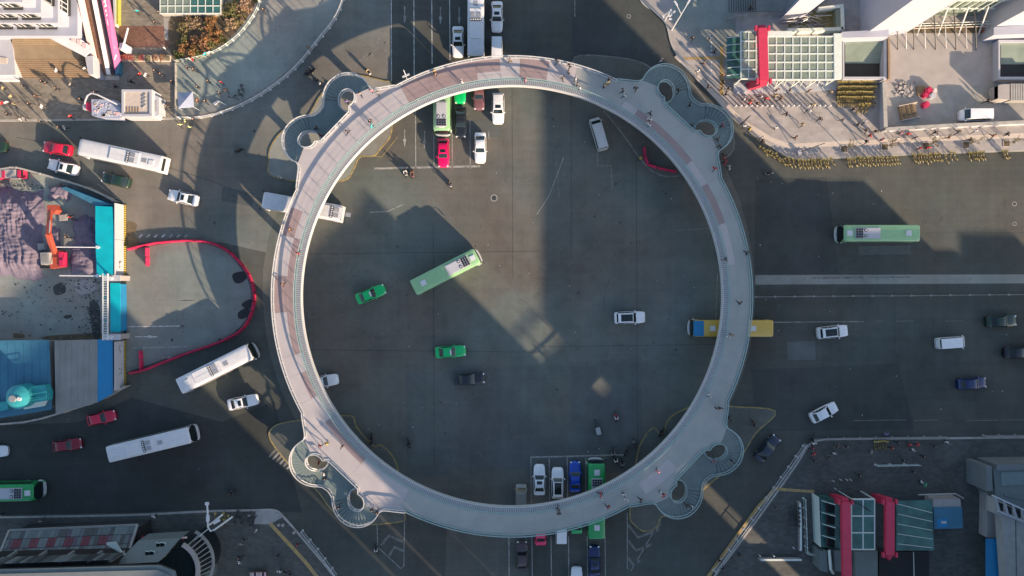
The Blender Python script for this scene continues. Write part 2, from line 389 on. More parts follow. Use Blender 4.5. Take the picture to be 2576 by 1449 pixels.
def arrow(x, y, ang, L=34, m='paint_faint'):
    c, s = math.cos(R(ang)), math.sin(R(ang))
    loc = [(-L * .5, -1.2), (L * .05, -1.2), (L * .05, -4), (L * .5, 0), (L * .05, 4), (L * .05, 1.2), (-L * .5, 1.2)]
    sheet('direction_arrow', [(x + u * c + v * s, y - u * s + v * c) for u, v in loc], 0.0125, m, ground)
# north arm
for x, y0, y1 in ((984, -20, 205), (1041, -20, 205), (1086, -20, 160), (1131, -20, 150), (1045, 270, 424), (1091, 340, 424), (1137, 300, 424), (1182, 300, 424), (1229, 330, 350)):
    line([(x, y0), (x + 1, y1)], 2.2, 'paint_white' if y0 < 0 else 'paint_faint')
for x, y in ((1018, 38), (1108, 40), (1155, 40), (1018, 348), (1068, 352)): arrow(x, y, -90, 44)
line([(942, 424), (1208, 418)], 5, 'paint_faint', 'stop_line')
line([(1446, 0), (1446, 42)], 1.6, 'paint_faint')
line([(1437, -20), (1437, 650)], 1.3, 'asphalt_dark', 'asphalt_joint')
line([(1418, 395), (1400, 445), (1380, 495), (1350, 540)], 1.6, 'paint_faint', 'guide_line')
line([(1398, 400), (1408, 500)], 1.2, 'paint_ghost', 'guide_line')
line([(1503, 372), (1503, 417), (1538, 417), (1540, 475)], 3, 'paint_ghost', 'guide_line')
line([(930, 534), (975, 532), (1015, 514)], 2, 'paint_faint', 'guide_line')
# south arm
for x in (1335.5, 1381.5, 1427, 1473, 1518): line([(x, 1150), (x + 1, 1275)], 2.2, 'paint_faint')
for x in (1338, 1386, 1430, 1477, 1522): line([(x, 1348), (x + 1.5, 1480)], 2.2, 'paint_faint')
line([(1335, 1150), (1425, 1148), (1575, 1144)], 3.6, 'paint_faint', 'stop_line')
line([(1280, 1350), (1281, 1480)], 3, 'paint_faint')
# east arm
line([(1905, 811), (2172, 809)], 1.8, 'paint_faint')
for a, b in ((2255, 2297), (2378, 2420), (2200, 2226)): line([(a, 808), (b, 807)], 1.5, 'paint_ghost')
line([(2022, 745), (2048, 744)], 2, 'paint_ghost')
for a, b in ((2148, 2280), (2300, 2360), (2430, 2576)): line([(a, 1058), (b, 1056)], 1.6, 'paint_ghost')
line([(2042, 699), (2172, 698)], 6, 'paint_ghost', 'worn_median_paint'); line([(2180, 698), (2290, 697)], 4, 'paint_ghost', 'worn_median_paint')
line([(1700, 580), (1812, 572)], 2.4, 'paint_ghost', 'guide_line'); line([(1805, 690), (1800, 812)], 1.2, 'paint_faint', 'guide_line')
# west arm
for i in range(7): line([(350 + i * 19, 597), (358 + i * 19, 590)], 4.5, 'paint_white' if i < 4 else 'paint_faint', 'crossing_dash')
line([(305, 755), (600, 757)], 1.2, 'paint_ghost'); line([(305, 822), (462, 820)], 2.2, 'paint_white'); line([(330, 876), (470, 872)], 2, 'paint_faint')
line([(460, 780), (458, 850)], 7, 'paint_ghost', 'crossing_dash')
line([(560, 750), (455, 757)], 2, 'paint_ghost'); arrow(370, 847, 0, 60, 'paint_white'); arrow(420, 900, 0, 44, 'paint_faint')
line([(236, 440), (315, 510)], 5, 'paint_ghost', 'guide_line'); line([(245, 462), (312, 512)], 2, 'paint_faint', 'guide_line')
for i in range(6): line([(677 + i * 9, 1150 + i * 6), (697 + i * 9, 1128 + i * 6)], 5, 'paint_faint' if i % 2 else 'paint_ghost', 'crossing_dash')
# chevron islands painted on the road
for ch in ([(948, 1290), (950, 1376), (1008, 1430), (1016, 1424), (1018, 1290)], [(1578, 1290), (1578, 1430), (1587, 1436), (1640, 1345), (1660, 1320), (1664, 1290)]):
    line(ch, 2, 'paint_faint', 'island_outline')
for a, b, c in (((958, 1372), (978, 1348), (1017, 1364)), ((979, 1398), (992, 1376), (1016, 1386)), ((1580, 1320), (1605, 1352), (1658, 1332)), ((1580, 1360), (1600, 1385), (1638, 1370)), ((1580, 1402), (1592, 1420), (1610, 1410))):
    line([a, b, c], 6.5, 'paint_ghost', 'chevron')
# NW road wedge of faint paint
for a, b in (((1300 * .6708 + 50, 150), (965, 78)), ((925, 140), (970, 105)), ((968, 100), (978, 210)), ((880, 175), (925, 135))): line([a, b], 3, 'paint_ghost', 'island_outline')
line([(1000, 345), (960, 395), (938, 392), (928, 370)], 2, 'paint_yellow', 'kerb_line')
# seams between paving lanes, sealed cracks and curved tyre marks
for pts, w_ in (([(1288, 200), (1290, 700)], 1.2), ([(1090, 560), (1092, 1180)], 1.2), ([(700, 640), (1360, 632)], 1.2), ([(1365, 872), (1830, 866)], 1.2), ([(1600, 260), (1604, 1120)], 1.2), ([(780, 880), (1360, 886)], 1.2), ([(1905, 590), (2100, 588), (2600, 585)], 1.2), ([(1905, 920), (2600, 912)], 1.2), ([(2250, 760), (2252, 1090)], 1.2), ([(40, 345), (420, 420), (700, 520)], 1.2), ([(60, 1180), (380, 1140), (680, 1050)], 1.2)):
    line(smooth_path(pts, 3), w_, 'asphalt_dark', 'asphalt_joint', .0115)
rt = random.Random(77)
for k_ in range(16):
    cx0, cy0, r0, a0_, da = rt.uniform(900, 1750), rt.uniform(350, 1150), rt.uniform(120, 420), rt.uniform(0, 6.28), rt.uniform(.35, .9)
    pth = [(cx0 + r0 * math.cos(a0_ + da * i / 10), cy0 + r0 * math.sin(a0_ + da * i / 10)) for i in range(11)]
    if all((x - 1288) ** 2 + (y - 745) ** 2 < 505 ** 2 for x, y in pth): line(pth, rt.uniform(2.5, 4.5), 'tyre_mark', 'tyre_mark', .0108)
for pts in ([(1170, 300), (1262, 300), (1262, 346), (1170, 346)], [(1240, 1000), (1330, 998), (1330, 1030), (1240, 1034)], [(2160, 620), (2290, 617), (2290, 640), (2160, 642)], [(1980, 860), (2050, 858), (2052, 905), (1982, 906)], [(560, 470), (640, 486), (634, 520), (556, 505)]):
    sheet('asphalt_patch', pts, .0102, 'asphalt_cross_dark', ground)
# manhole covers
for x, y, r in ((2580 * .6708 - 149, 41, 3.5), (1646, 133, 3.4), (1549, 463, 3.2), (1455, 736, 3.2), (1024, 743, 3), (2080, 884, 3), (169, 1058, 3), (2552, 513, 4), (2552, 563, 3.5), (2560, 400, 3), (1496, 545, 3), (1675, 487, 3.2), (1243, 498, 6), (1120, 1090, 3), (1400, 980, 3), (930, 880, 3), (1560, 560, 3), (1700, 880, 3), (1960, 770, 3), (2200, 930, 3), (2330, 560, 3), (540, 560, 3), (500, 1180, 3), (640, 330, 3), (1390, 300, 3), (1000, 620, 3)):
    p = W(x, y); m = MB(); m.cyl((p.x, p.y), r * GSD * 1.5, 0.0, 0.008, 16, mi=1); m.cyl((p.x, p.y), r * GSD * 1.1, 0.008, 0.014, 16)
    m.build('manhole_cover', ['dark_metal', 'concrete' if r > 3.45 else 'asphalt_pale'], ground)
def litter(n, poly_box, seed):
    rr = random.Random(seed); mb = MB()
    for _ in range(n):
        x, y = rr.uniform(poly_box[0], poly_box[2]), rr.uniform(poly_box[1], poly_box[3]); p = W(x, y)
        mb.box((p.x, p.y, 0.03), (rr.uniform(.05, .16), rr.uniform(.04, .1), 0.03), rr.uniform(0, 3))
    return mb
lt = litter(40, (900, 300, 1750, 1200), 3); lt2 = litter(26, (1900, 420, 2570, 1100), 4); lt.add(lt2.v, lt2.f)
tag(lt.build('litter', 'white_metal'), 'specks of pale litter scattered over the asphalt', None, None, 'stuff')

KERB_H = 0.14
def pavement(name, pts, m, kerb_pts, label, kname='kerb', kerb_w=0.3, kcol='kerb'):
    o = MB().prism(WP(pts), 0.0, KERB_H).build(name, m); tag(o, label, None, None, 'structure')
    if kerb_pts:
        k = MB().ribbon(WP(kerb_pts), kerb_w, 0.0, KERB_H + 0.006).build(kname, kcol, o)
    return o
nw_k = smooth_path([(-60, 304), (200, 302), (330, 300), (445, 298), (505, 296), (565, 281), (622, 257), (682, 220), (742, 170), (800, 100), (845, 40), (870, -30), (885, -80)], 5)
pave_nw = pavement('pavement_northwest', nw_k + [(-120, -80), (-120, 304)], 'plaza_nw', nw_k, 'beige brick forecourt pavement at the upper left corner')
ne_k = smooth_path([(1600, -80), (1612, 0), (1645, 28), (1676, 62), (1690, 112), (1716, 155), (1780, 225), (1850, 302), (1925, 358), (1990, 396), (2060, 398), (2200, 392), (2400, 384), (2720, 374)], 5)
pave_ne = pavement('pavement_northeast', ne_k + [(2720, -80)], 'plaza_ne', ne_k, 'pale slab plaza pavement at the upper right corner')
se_k = smooth_path([(1730, 1540), (1800, 1445), (1900, 1312), (2000, 1172), (2032, 1122), (2060, 1108), (2120, 1104), (2400, 1102), (2720, 1098)], 4)
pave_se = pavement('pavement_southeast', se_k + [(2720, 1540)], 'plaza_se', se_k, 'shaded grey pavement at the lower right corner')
sw_k = smooth_path([(-120, 1302), (300, 1296), (520, 1286), (640, 1283), (690, 1283), (712, 1298), (760, 1352), (840, 1448), (905, 1540)], 4)
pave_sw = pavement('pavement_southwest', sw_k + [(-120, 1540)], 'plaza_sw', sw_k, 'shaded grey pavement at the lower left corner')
for pts, m, z, par, nm in (
    ([(444, 160), (470, 155), (540, 130), (590, 90), (640, 20), (655, -60), (870, -60), (850, 28), (798, 98), (738, 166), (680, 214), (620, 250), (562, 275), (505, 289), (444, 291)], 'concrete_apron', .144, pave_nw, 'concrete_apron'),
    ([(300, 66), (432, 66), (432, 120), (300, 120)], 'brick_red', .145, pave_nw, 'brick_terrace'),
    ([(412, 45), (468, 45), (470, 100), (416, 102)], 'concrete', .146, pave_nw, 'concrete_pad'),
    ([(1700, -60), (1850, -60), (1850, 130), (1765, 130), (1690, 60)], 'concrete_apron', .144, pave_ne, 'concrete_apron'),
    ([(2242, 84), (2485, 90), (2490, 216), (2236, 216)], 'concrete_light', .146, pave_ne, 'concrete_yard'),
    ([(2240, 216), (2600, 216), (2600, 312), (2240, 316)], 'concrete', .145, pave_ne, 'site_yard'),
    ([(2236, 60), (2520, 52), (2520, 84), (2236, 84)], 'earth', .147, pave_ne, 'dug_earth'),
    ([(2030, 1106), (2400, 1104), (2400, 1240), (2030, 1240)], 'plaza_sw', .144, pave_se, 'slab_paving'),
    ([(645, 1284), (692, 1285), (712, 1300), (680, 1318), (640, 1318)], 'concrete', .146, pave_sw, 'dropped_kerb_ramp'),
): sheet(nm, pts, z, m, par)
def strip_on(par, pts, wpx, m, name, z=0.15):
    mb = MB().ribbon(WP(pts), wpx * GSD, z - .004, z); return mb.build(name, m, par)
strip_on(pave_sw, [(680, 1316), (730, 1370), (775, 1420), (820, 1480)], 9, 'tactile', 'tactile_strip')
strip_on(pave_se, [(1770, 1465), (1850, 1352), (1910, 1270), (1950, 1228), (1975, 1232)], 9, 'tactile', 'tactile_strip')
strip_on(pave_se, [(1968, 1231), (2048, 1236)], 7, 'tactile', 'tactile_strip', .153)
strip_on(pave_ne, [(1815, 118), (1814, 240)], 9, 'tactile', 'tactile_strip')
strip_on(pave_ne, [(1720, 148), (1820, 146)], 7, 'tactile', 'tactile_strip', .153)
strip_on(pave_ne, [(1700, 140), (1790, 232), (1870, 310), (1940, 352), (1985, 368), (2100, 362), (2300, 352), (2600, 340)], 12, 'beige', 'paving_band', .149)
for i in range(9): strip_on(pave_ne, [(1788, 105 + i * 10), (1790, 110 + i * 10)], 3, 'white_metal', 'paint_dash', .152)
# traffic islands under the stairs, yellow kerbs
ISL = [
    ('NW', [(681, 372), (677, 405), (680, 440), (745, 456), (860, 455), (888, 428), (905, 395), (940, 392), (958, 372), (985, 330), (985, 215), (968, 205), (880, 190), (815, 230), (770, 300), (712, 330)]),
    ('NE', [(1446, 144), (1560, 146), (1618, 160), (1650, 178), (1720, 190), (1800, 285), (1840, 330), (1835, 390), (1720, 440), (1640, 430), (1560, 330), (1470, 215)]),
    ('SW', [(684, 1078), (682, 1108), (735, 1176), (800, 1236), (842, 1290), (900, 1318), (1005, 1312), (1018, 1290), (998, 1168), (960, 1120), (940, 1122), (898, 1075), (882, 1046), (800, 1052), (720, 1062)]),
    ('SE', [(1602, 1150), (1618, 1105), (1643, 1076), (1666, 1092), (1690, 1046), (1780, 1010), (1838, 1022), (1950, 1034), (1900, 1090), (1860, 1150), (1770, 1230), (1700, 1290), (1664, 1300), (1650, 1326), (1622, 1336), (1597, 1320), (1584, 1290)]),
]
for nm, pts in ISL:
    sp = smooth_path(pts, 4, True)
    o = MB().prism(WP(sp), 0, 0.13).build('traffic_island', 'asphalt_pale' if nm != 'NW' else 'concrete_apron'); tag(o, 'raised traffic island with yellow kerb under the %s stairs' % {'NW': 'upper left', 'NE': 'upper right', 'SW': 'lower left', 'SE': 'lower right'}[nm], None, None, 'structure')
    MB().ribbon(WP(sp), 0.2, 0, 0.136, True).build('kerb', 'paint_yellow' if nm != 'NE' else 'paint_ghost', o)

# ================================================================== unseen towers beyond the frame, sized and placed only to shade the crossing
PX = 3.2709 / GSD / math.sqrt(2)    # plan units that each metre of height shifts a shadow, per axis
def tower(rect=None, w=None, S=None, zt=50, label='', parapet=True, zb=0.0):
    if rect:
        x0, y0, x1, y1 = rect; k = PX * zt
        pts = [(x0 + k, y0 + k), (x1 + k, y0 + k), (x1 + k, y1 + k), (x0 + k, y1 + k)]
    else:
        Sp = S + 2 * PX * zt
        f = [((Sp + q) / 2, (Sp - q) / 2) for q in w]; pts = [f[0], f[1], (f[1][0] + 230, f[1][1] + 230), (f[0][0] + 230, f[0][1] + 230)]
    P = WP(pts); c = sum(P, Vector()) / 4
    t = thing('shadow_tower', (c.x, c.y, 0), label, 'tower')
    MB().prism(P, zb, zt).build('shell', 'tower_wall', t)
    if zb == 0:
        n = max(3, int(zt / 3.6)); mb = MB()
        for i in range(4):
            a, b = P[i], P[(i + 1) % 4]; d = (b - a); nr = Vector((d.y, -d.x, 0)).normalized(); nr = nr if nr.dot(a - c) > 0 else -nr
            for f in range(n):
                z = 1.4 + f * 3.6
                if z + 1.9 > zt: break
                q = [a + d * .06 + nr * .03, b - d * .06 + nr * .03]
                mb.add([(q[0].x, q[0].y, z), (q[1].x, q[1].y, z), (q[1].x, q[1].y, z + 1.8), (q[0].x, q[0].y, z + 1.8)], [(0, 1, 2, 3)])
        mb.build('window_bands', 'glass_dark', t)
    return t
off = 'off the picture, known by its shadow '
tower(rect=(1360, 230, 1600, 798), zt=34, label='tall block ' + off + 'along the crossing centre')
tower(rect=(1230, -120, 1400, 100), zt=37, label='tallest tower ' + off + 'across the upper road')
tower(rect=(1975, 455, 2175, 600), zt=22, label='slab tower ' + off + 'on the right road')
tower(rect=(2325, 628, 2402, 705), zt=14, label='low block ' + off + 'at the right bus')
tower(rect=(2412, 585, 2545, 660), zt=24, label='stepped tower ' + off + 'at the right edge')
tower(w=(-205, 445), S=1400, zt=38, label='broad tower ' + off + 'over the lower ring')
t5 = tower(w=(446, 517), S=2262, zt=30, label='narrow tower ' + off + 'beside the sunlit strip')
def t5box(w0, w1, s0, s1, name):
    Sp = 2262 + 2 * PX * 30; z1 = (Sp - s0) / (2 * PX); z0 = (Sp - s1) / (2 * PX)
    f = [((Sp + q) / 2, (Sp - q) / 2) for q in (w0, w1)]
    MB().prism(WP([f[0], f[1], (f[1][0] + 9, f[1][1] + 9), (f[0][0] + 9, f[0][1] + 9)]), z0, z1).build(name, 'dark_metal', t5)
t5box(446, 567, 2118, 2140, 'roof_shadow_beam'); t5box(484, 490, 2140, 2262, 'roof_shadow_post'); t5box(511, 567, 2262, 2385, 'shadow_slab'); t5box(511, 567, 2500, 2860, 'lower_shadow_slab')  # added pieces, shaped only to break the sunlit strip into patches
tower(w=(-340, -207), S=1760, zt=30, label='middle block ' + off + 'beside the lower left stairs')
tower(w=(-455, -345), S=1985, zt=25, label='low infill block ' + off + 'below the lower left stairs')
tower(w=(-1750, -460), S=765, zt=45, label='long slab block ' + off + 'across the lower left road')

# ================================================================== ring footbridge
RC = Vector((0, -1.2, 0)); RO, RI, ZD = 34.7, 30.65, 6.0
bridge = thing('ring_footbridge', (0, -1.2, 0), 'huge circular elevated pedestrian bridge with four double stairs over the crossing', 'footbridge')
def pol(r, a, z): return Vector((RC.x + r * math.cos(a), RC.y + r * math.sin(a), z))
def annulus(r0, r1, a0, a1, z0, z1, n, closed=False):
    mb = MB(); vs = []
    for i in range(n + (0 if closed else 1)):
        a = a0 + (a1 - a0) * i / n
        vs += [pol(r0, a, z0), pol(r1, a, z0), pol(r1, a, z1), pol(r0, a, z1)]
    k = len(vs) // 4; fs = []
    for i in range(k if closed else k - 1):
        A = 4 * i; B = 4 * ((i + 1) % k)
        for j in range(4): fs.append((A + j, A + (j + 1) % 4, B + (j + 1) % 4, B + j))
    if not closed: fs += [(0, 3, 2, 1), (4 * k - 4, 4 * k - 3, 4 * k - 2, 4 * k - 1)]
    mb.add(vs, [f[::-1] for f in fs]); return mb
TAU = 2 * math.pi
annulus(RI, RO, 0, TAU, 5.1, ZD - 0.03, 240, True).build('deck_slab', 'concrete', bridge, 40)
annulus(RI - 0.03, RI + 0.10, 0, TAU, 5.05, ZD + 0.06, 240, True).build('inner_fascia', 'rail_white', bridge, 40)
# coloured paving panels: (from, to) clockwise degrees from the top of the picture, inner colour, outer colour
PAN = [(-62, -45, 'w', 'w'), (-45, -28, 'w', 'w'), (-28, -21, 'p', 'p'), (-21, -9, 'p', 'p'), (-9, -3, 'w', 'p'), (-3, 2, 'w', 'w'), (2, 9, 'p', 'p'), (9, 16, 'w', 'w'), (16, 27, 'g', 'g'), (27, 30, 'g', 'g'),
       (30, 34, 'w', 'g'), (34, 47, 'p', 'g'), (47, 53, 'p', 'g'), (53, 60, 'w', 'g'), (60, 71, 'p', 'g'), (71, 82, 'w', 'g'), (82, 97, 'g', 'g'), (97, 112, 'g', 'g'), (112, 122, 'g', 'g'), (122, 136, 'g', 'g'),
       (136, 146, 'g', 'w'), (146, 162, 'g', 'g'), (162, 178, 'g', 'g'), (178, 194, 'g', 'g'), (194, 208, 'g', 'g'), (208, 222, 'w', 'w'), (222, 236, 'p', 'w'), (236, 243, 'w', 'w'), (243, 250, 'p', 'w'), (250, 255, 'w', 'w'),
       (255, 266, 'p', 'w'), (266, 275, 'p', 'p'), (275, 285, 'p', 'w'), (285, 292, 'w', 'p'), (292, 298, 'w', 'w')]
PM = {'w': 'deck_white', 'p': 'deck_pink', 'g': 'deck_grey'}
for a, b, ci, co in PAN:
    A, B = R(90 - b) + .0006, R(90 - a) - .0006; n = max(2, int((b - a) / 1.5))
    annulus(RI + .75, 32.75, A, B, ZD - .03, ZD, n).build('paving_panel', PM[ci], bridge)
    annulus(32.762, RO - .02, A, B, ZD - .03, ZD, n).build('paving_panel', PM[co], bridge)
# ribbed ledge along the inner edge
mb = MB()
for i in range(720):
    a = TAU * i / 720; mb.box(pol(RI + .43, a, 6.035), (0.56, 0.10, 0.07), a)
tag(mb.build('ledge_ribs', 'rail_white', bridge), None, None, None, 'stuff')
annulus(RI + .125, RI + .745, 0, TAU, ZD - .03, ZD - .005, 240, True).build('ledge_tray', 'tray_grey', bridge)
for i in range(16):
    a = TAU * (i + .5) / 16; p = pol(32.6, a, 0)
    m = MB(); m.cyl((p.x, p.y), 0.55, 0, 4.2, 16); m.cyl((p.x, p.y), 0.55, 4.2, 5.1, 16, 1.3); m.build('column', 'concrete', bridge, 40)
# ---- outer railing and four stair corners (one template in radial r / tangential t metres)
CORN = {'upper left': 136.2, 'upper right': 47.0, 'lower left': 226.5, 'lower right': -43.4}
HC_R, HC_T, HR, SR = 37.3, 4.02, 1.45, 3.80
FAN0, FAN1, NT, ZL = -22.0, 132.0, 17, 3.4
def railing(paths, mat_rail, parent, name, post_step=2.15, beam=(.09, .2)):
    """paths: list of [(x,y,z floor)...]; solid top beam, posts and two thin rails"""
    top = MB(); posts = MB(); wires = MB()
    for path in paths:
        P = [Vector(p) for p in path]
        top.tube([p + Vector((0, 0, 1.0)) for p in P], 0, flat=beam)
        for h in (0.35, 0.65): wires.tube([p + Vector((0, 0, h)) for p in P], 0.007, 4)
        wires.tube([p + Vector((0, 0, .05)) for p in P], 0, flat=(0.14, 0.1))
        for q in resample(P, post_step): posts.box(q + Vector((0, 0, .5)), (.06, .06, 1.0))
    o = top.build(name, mat_rail, parent); tag(wires.build('rails', mat_rail, o), None, None, None, 'stuff'); tag(posts.build('posts', mat_rail, o), None, None, None, 'stuff')
    return o
for k_ in range(4):
    railing([[pol(RI + .80, R(45 + 90 * k_ + 90 * i / 40), ZD) for i in range(41)]], 'rail_teal', bridge, 'inner_railing', beam=(.05, .2))
gaps = []
stairs_info = []
for cname, ang in CORN.items():
    a0 = R(ang); e = Vector((math.cos(a0), math.sin(a0), 0)); f = Vector((-math.sin(a0), math.cos(a0), 0))
    def Q(t, r, z, e=e, f=f): return Vector((RC.x, RC.y, 0)) + e * r + f * t + Vector((0, 0, z))
    gaps.append((ang - 17.2, ang + 17.2))
    rail = 'rail_white' if cname in ('upper left', 'lower left') else 'rail_teal'
    stairs_info.append((cname, a0))
    # deck flare on both sides
    for sgn in (1, -1):
        pts = [(0, 34.55), (0, 35.4), (2.9, 35.4)]
        for d in range(250, 339, 8): pts.append((HC_T + HR * math.cos(R(d)), HC_R + HR * math.sin(R(d))))
        pts += [(HC_T + SR * math.cos(R(FAN0)), HC_R + SR * math.sin(R(FAN0)))]
        curve = smooth_path([(7.55, 35.9), (7.78, 35.25), (8.35, 34.72), (9.2, 34.1), (10.2, 33.38)], 5)
        pts += curve
        for q in range(12): t_ = 10.2 * (1 - q / 12); pts.append((t_, math.sqrt(34.5 ** 2 - t_ ** 2)))
        pp = [Q(sgn * t, r, 0) for t, r in pts]
        MB().prism(pp, 5.2, ZD - .004).build('deck_flare', 'deck_white' if 'left' in cname else 'deck_grey', bridge)
    st = bpy.data.objects.new('staircase', None); COL.objects.link(st); st.parent = bridge
    st['label'] = 'double curved staircase at the %s corner of the ring bridge' % cname
    for sgn in (1, -1):
        for i in range(NT):
            z = ZD - (i + 1) * (ZD - ZL) / NT; d0 = FAN0 + (FAN1 - FAN0) * i / NT; d1 = FAN0 + (FAN1 - FAN0) * (i + 1) / NT + .8
            pts = [Q(sgn * (HC_T + q * math.cos(R(d))), HC_R + q * math.sin(R(d)), 0) for q, d in ((HR + .06, d0), (SR - .06, d0), (SR - .06, (d0 + d1) / 2), (SR - .06, d1), (HR + .06, d1), (HR + .06, (d0 + d1) / 2))]
            dn = d0 + 2.3; edge = [Q(sgn * (HC_T + q * math.cos(R(d))), HC_R + q * math.sin(R(d)), 0) for q, d in ((HR + .1, d0), (SR - .1, d0), (SR - .1, dn), (HR + .1, dn))]
            MB().prism(pts, z - .17, z).prism(edge, z, z + .004, 1).build('tread', ['tread', 'nosing'], st)
    lp = []
    for d in range(130, 231, 12): lp.append((HC_T + HR * math.cos(R(d)), HC_R + HR * math.sin(R(d))))
    half = [(0, 39.55), (0.9, 39.72), (HC_T + SR * math.cos(R(FAN1)), HC_R + SR * math.sin(R(FAN1)))] + lp + [(2.75, 35.5), (0, 35.5)]
    full = [Q(t, r, 0) for t, r in half] + [Q(-t, r, 0) for t, r in half[-2:0:-1]]
    MB().prism(full, ZL - .25, ZL - .003).build('landing', 'landing', st)
    MB().prism([Q(-2.2, 32.9, 0), Q(2.2, 32.9, 0), Q(2.2, 35.55, 0), Q(-2.2, 35.55, 0)], ZL - .25, ZL - .006).build('lower_landing', 'landing', st)
    for sgn in (1, -1):
        for i in range(19):
            z = ZL - (i + 1) * ZL / 20; t_ = 2.2 + .28 * i
            MB().prism([Q(sgn * t_, 33.0, 0), Q(sgn * (t_ + .3), 33.0, 0), Q(sgn * (t_ + .3), 35.2, 0), Q(sgn * t_, 35.2, 0)], z - .17, z).build('tread', 'tread', st)
    # railings of this corner
    out_paths = []; hole_paths = []
    outer = []
    cv = smooth_path([(10.3, 33.2), (9.2, 34.05), (8.35, 34.68), (7.78, 35.2), (7.56, 35.75)], 5)
    outer += [(t, r, ZD) for t, r in cv]
    for i in range(0, 25):
        d = FAN0 + (FAN1 - FAN0) * i / 24; outer.append((HC_T + SR * math.cos(R(d)), HC_R + SR * math.sin(R(d)), ZD - (ZD - ZL) * i / 24))
    outer += [(0.9, 39.72, ZL), (0, 39.55, ZL)]
    path = [Q(t, r, z) for t, r, z in outer] + [Q(-t, r, z) for t, r, z in outer[-2::-1]]
    hp = []
    for sgn in (1, -1):
        loop = []
        for i in range(0, 25):
            d = FAN0 + (FAN1 - FAN0) * i / 24; loop.append(Q(sgn * (HC_T + HR * math.cos(R(d))), HC_R + HR * math.sin(R(d)), ZD - (ZD - ZL) * i / 24))
        for d in range(int(FAN1), 250, 12): loop.append(Q(sgn * (HC_T + HR * math.cos(R(d))), HC_R + HR * math.sin(R(d)), ZL))
        hp.append(loop)
    edge = []
    for d in range(338, 249, -8): edge.append((HC_T + HR * math.cos(R(d)), HC_R + HR * math.sin(R(d))))
    edge = [Q(t, r, ZD) for t, r in edge] + [Q(2.9, 35.38, ZD), Q(0, 35.38, ZD), Q(-2.9, 35.38, ZD)] + [Q(-t, r, ZD) for t, r in edge[::-1]]
    railing([path], rail, bridge, 'stair_railing', 1.2)
    railing(hp + [edge], rail, bridge, 'stairwell_railing', 1.2)
gaps.sort()
arcs = []
for i, (g0, g1) in enumerate(gaps):
    n0 = gaps[(i + 1) % 4][0] + (360 if i == 3 else 0); arcs.append((g1, n0))
for a, b in arcs:
    path = [pol(RO - .06, R(a + (b - a) * i / 40), ZD) for i in range(41)]
    mid = (a + b) / 2 % 360
    railing([path], 'rail_white' if 60 < mid < 240 else 'rail_teal', bridge, 'outer_railing')
def stair_z(x, y):
    """floor height of the bridge or its stairs under plan point x,y"""
    best = (9, ZD)
    for k in range(0, 27):
        z = ZD - k * .1; p = W(x, y, z) - RC
        for cname, a0 in stairs_info:
            r = p.x * math.cos(a0) + p.y * math.sin(a0); t = abs(-p.x * math.sin(a0) + p.y * math.cos(a0))
            if r < 33 or t > 10: continue
            dt, dr = t - HC_T, r - HC_R; q = math.hypot(dt, dr); d = math.degrees(math.atan2(dr, dt))
            zz = ZD
            if HR < q < SR and FAN0 <= d <= FAN1: zz = ZD - (int((d - FAN0) / (FAN1 - FAN0) * NT) + 1) * (ZD - ZL) / NT
            elif r > 35.5 and (t < 2.6 or d > 100): zz = ZL
            if abs(zz - z) < best[0]: best = (abs(zz - z), zz)
    return best[1]
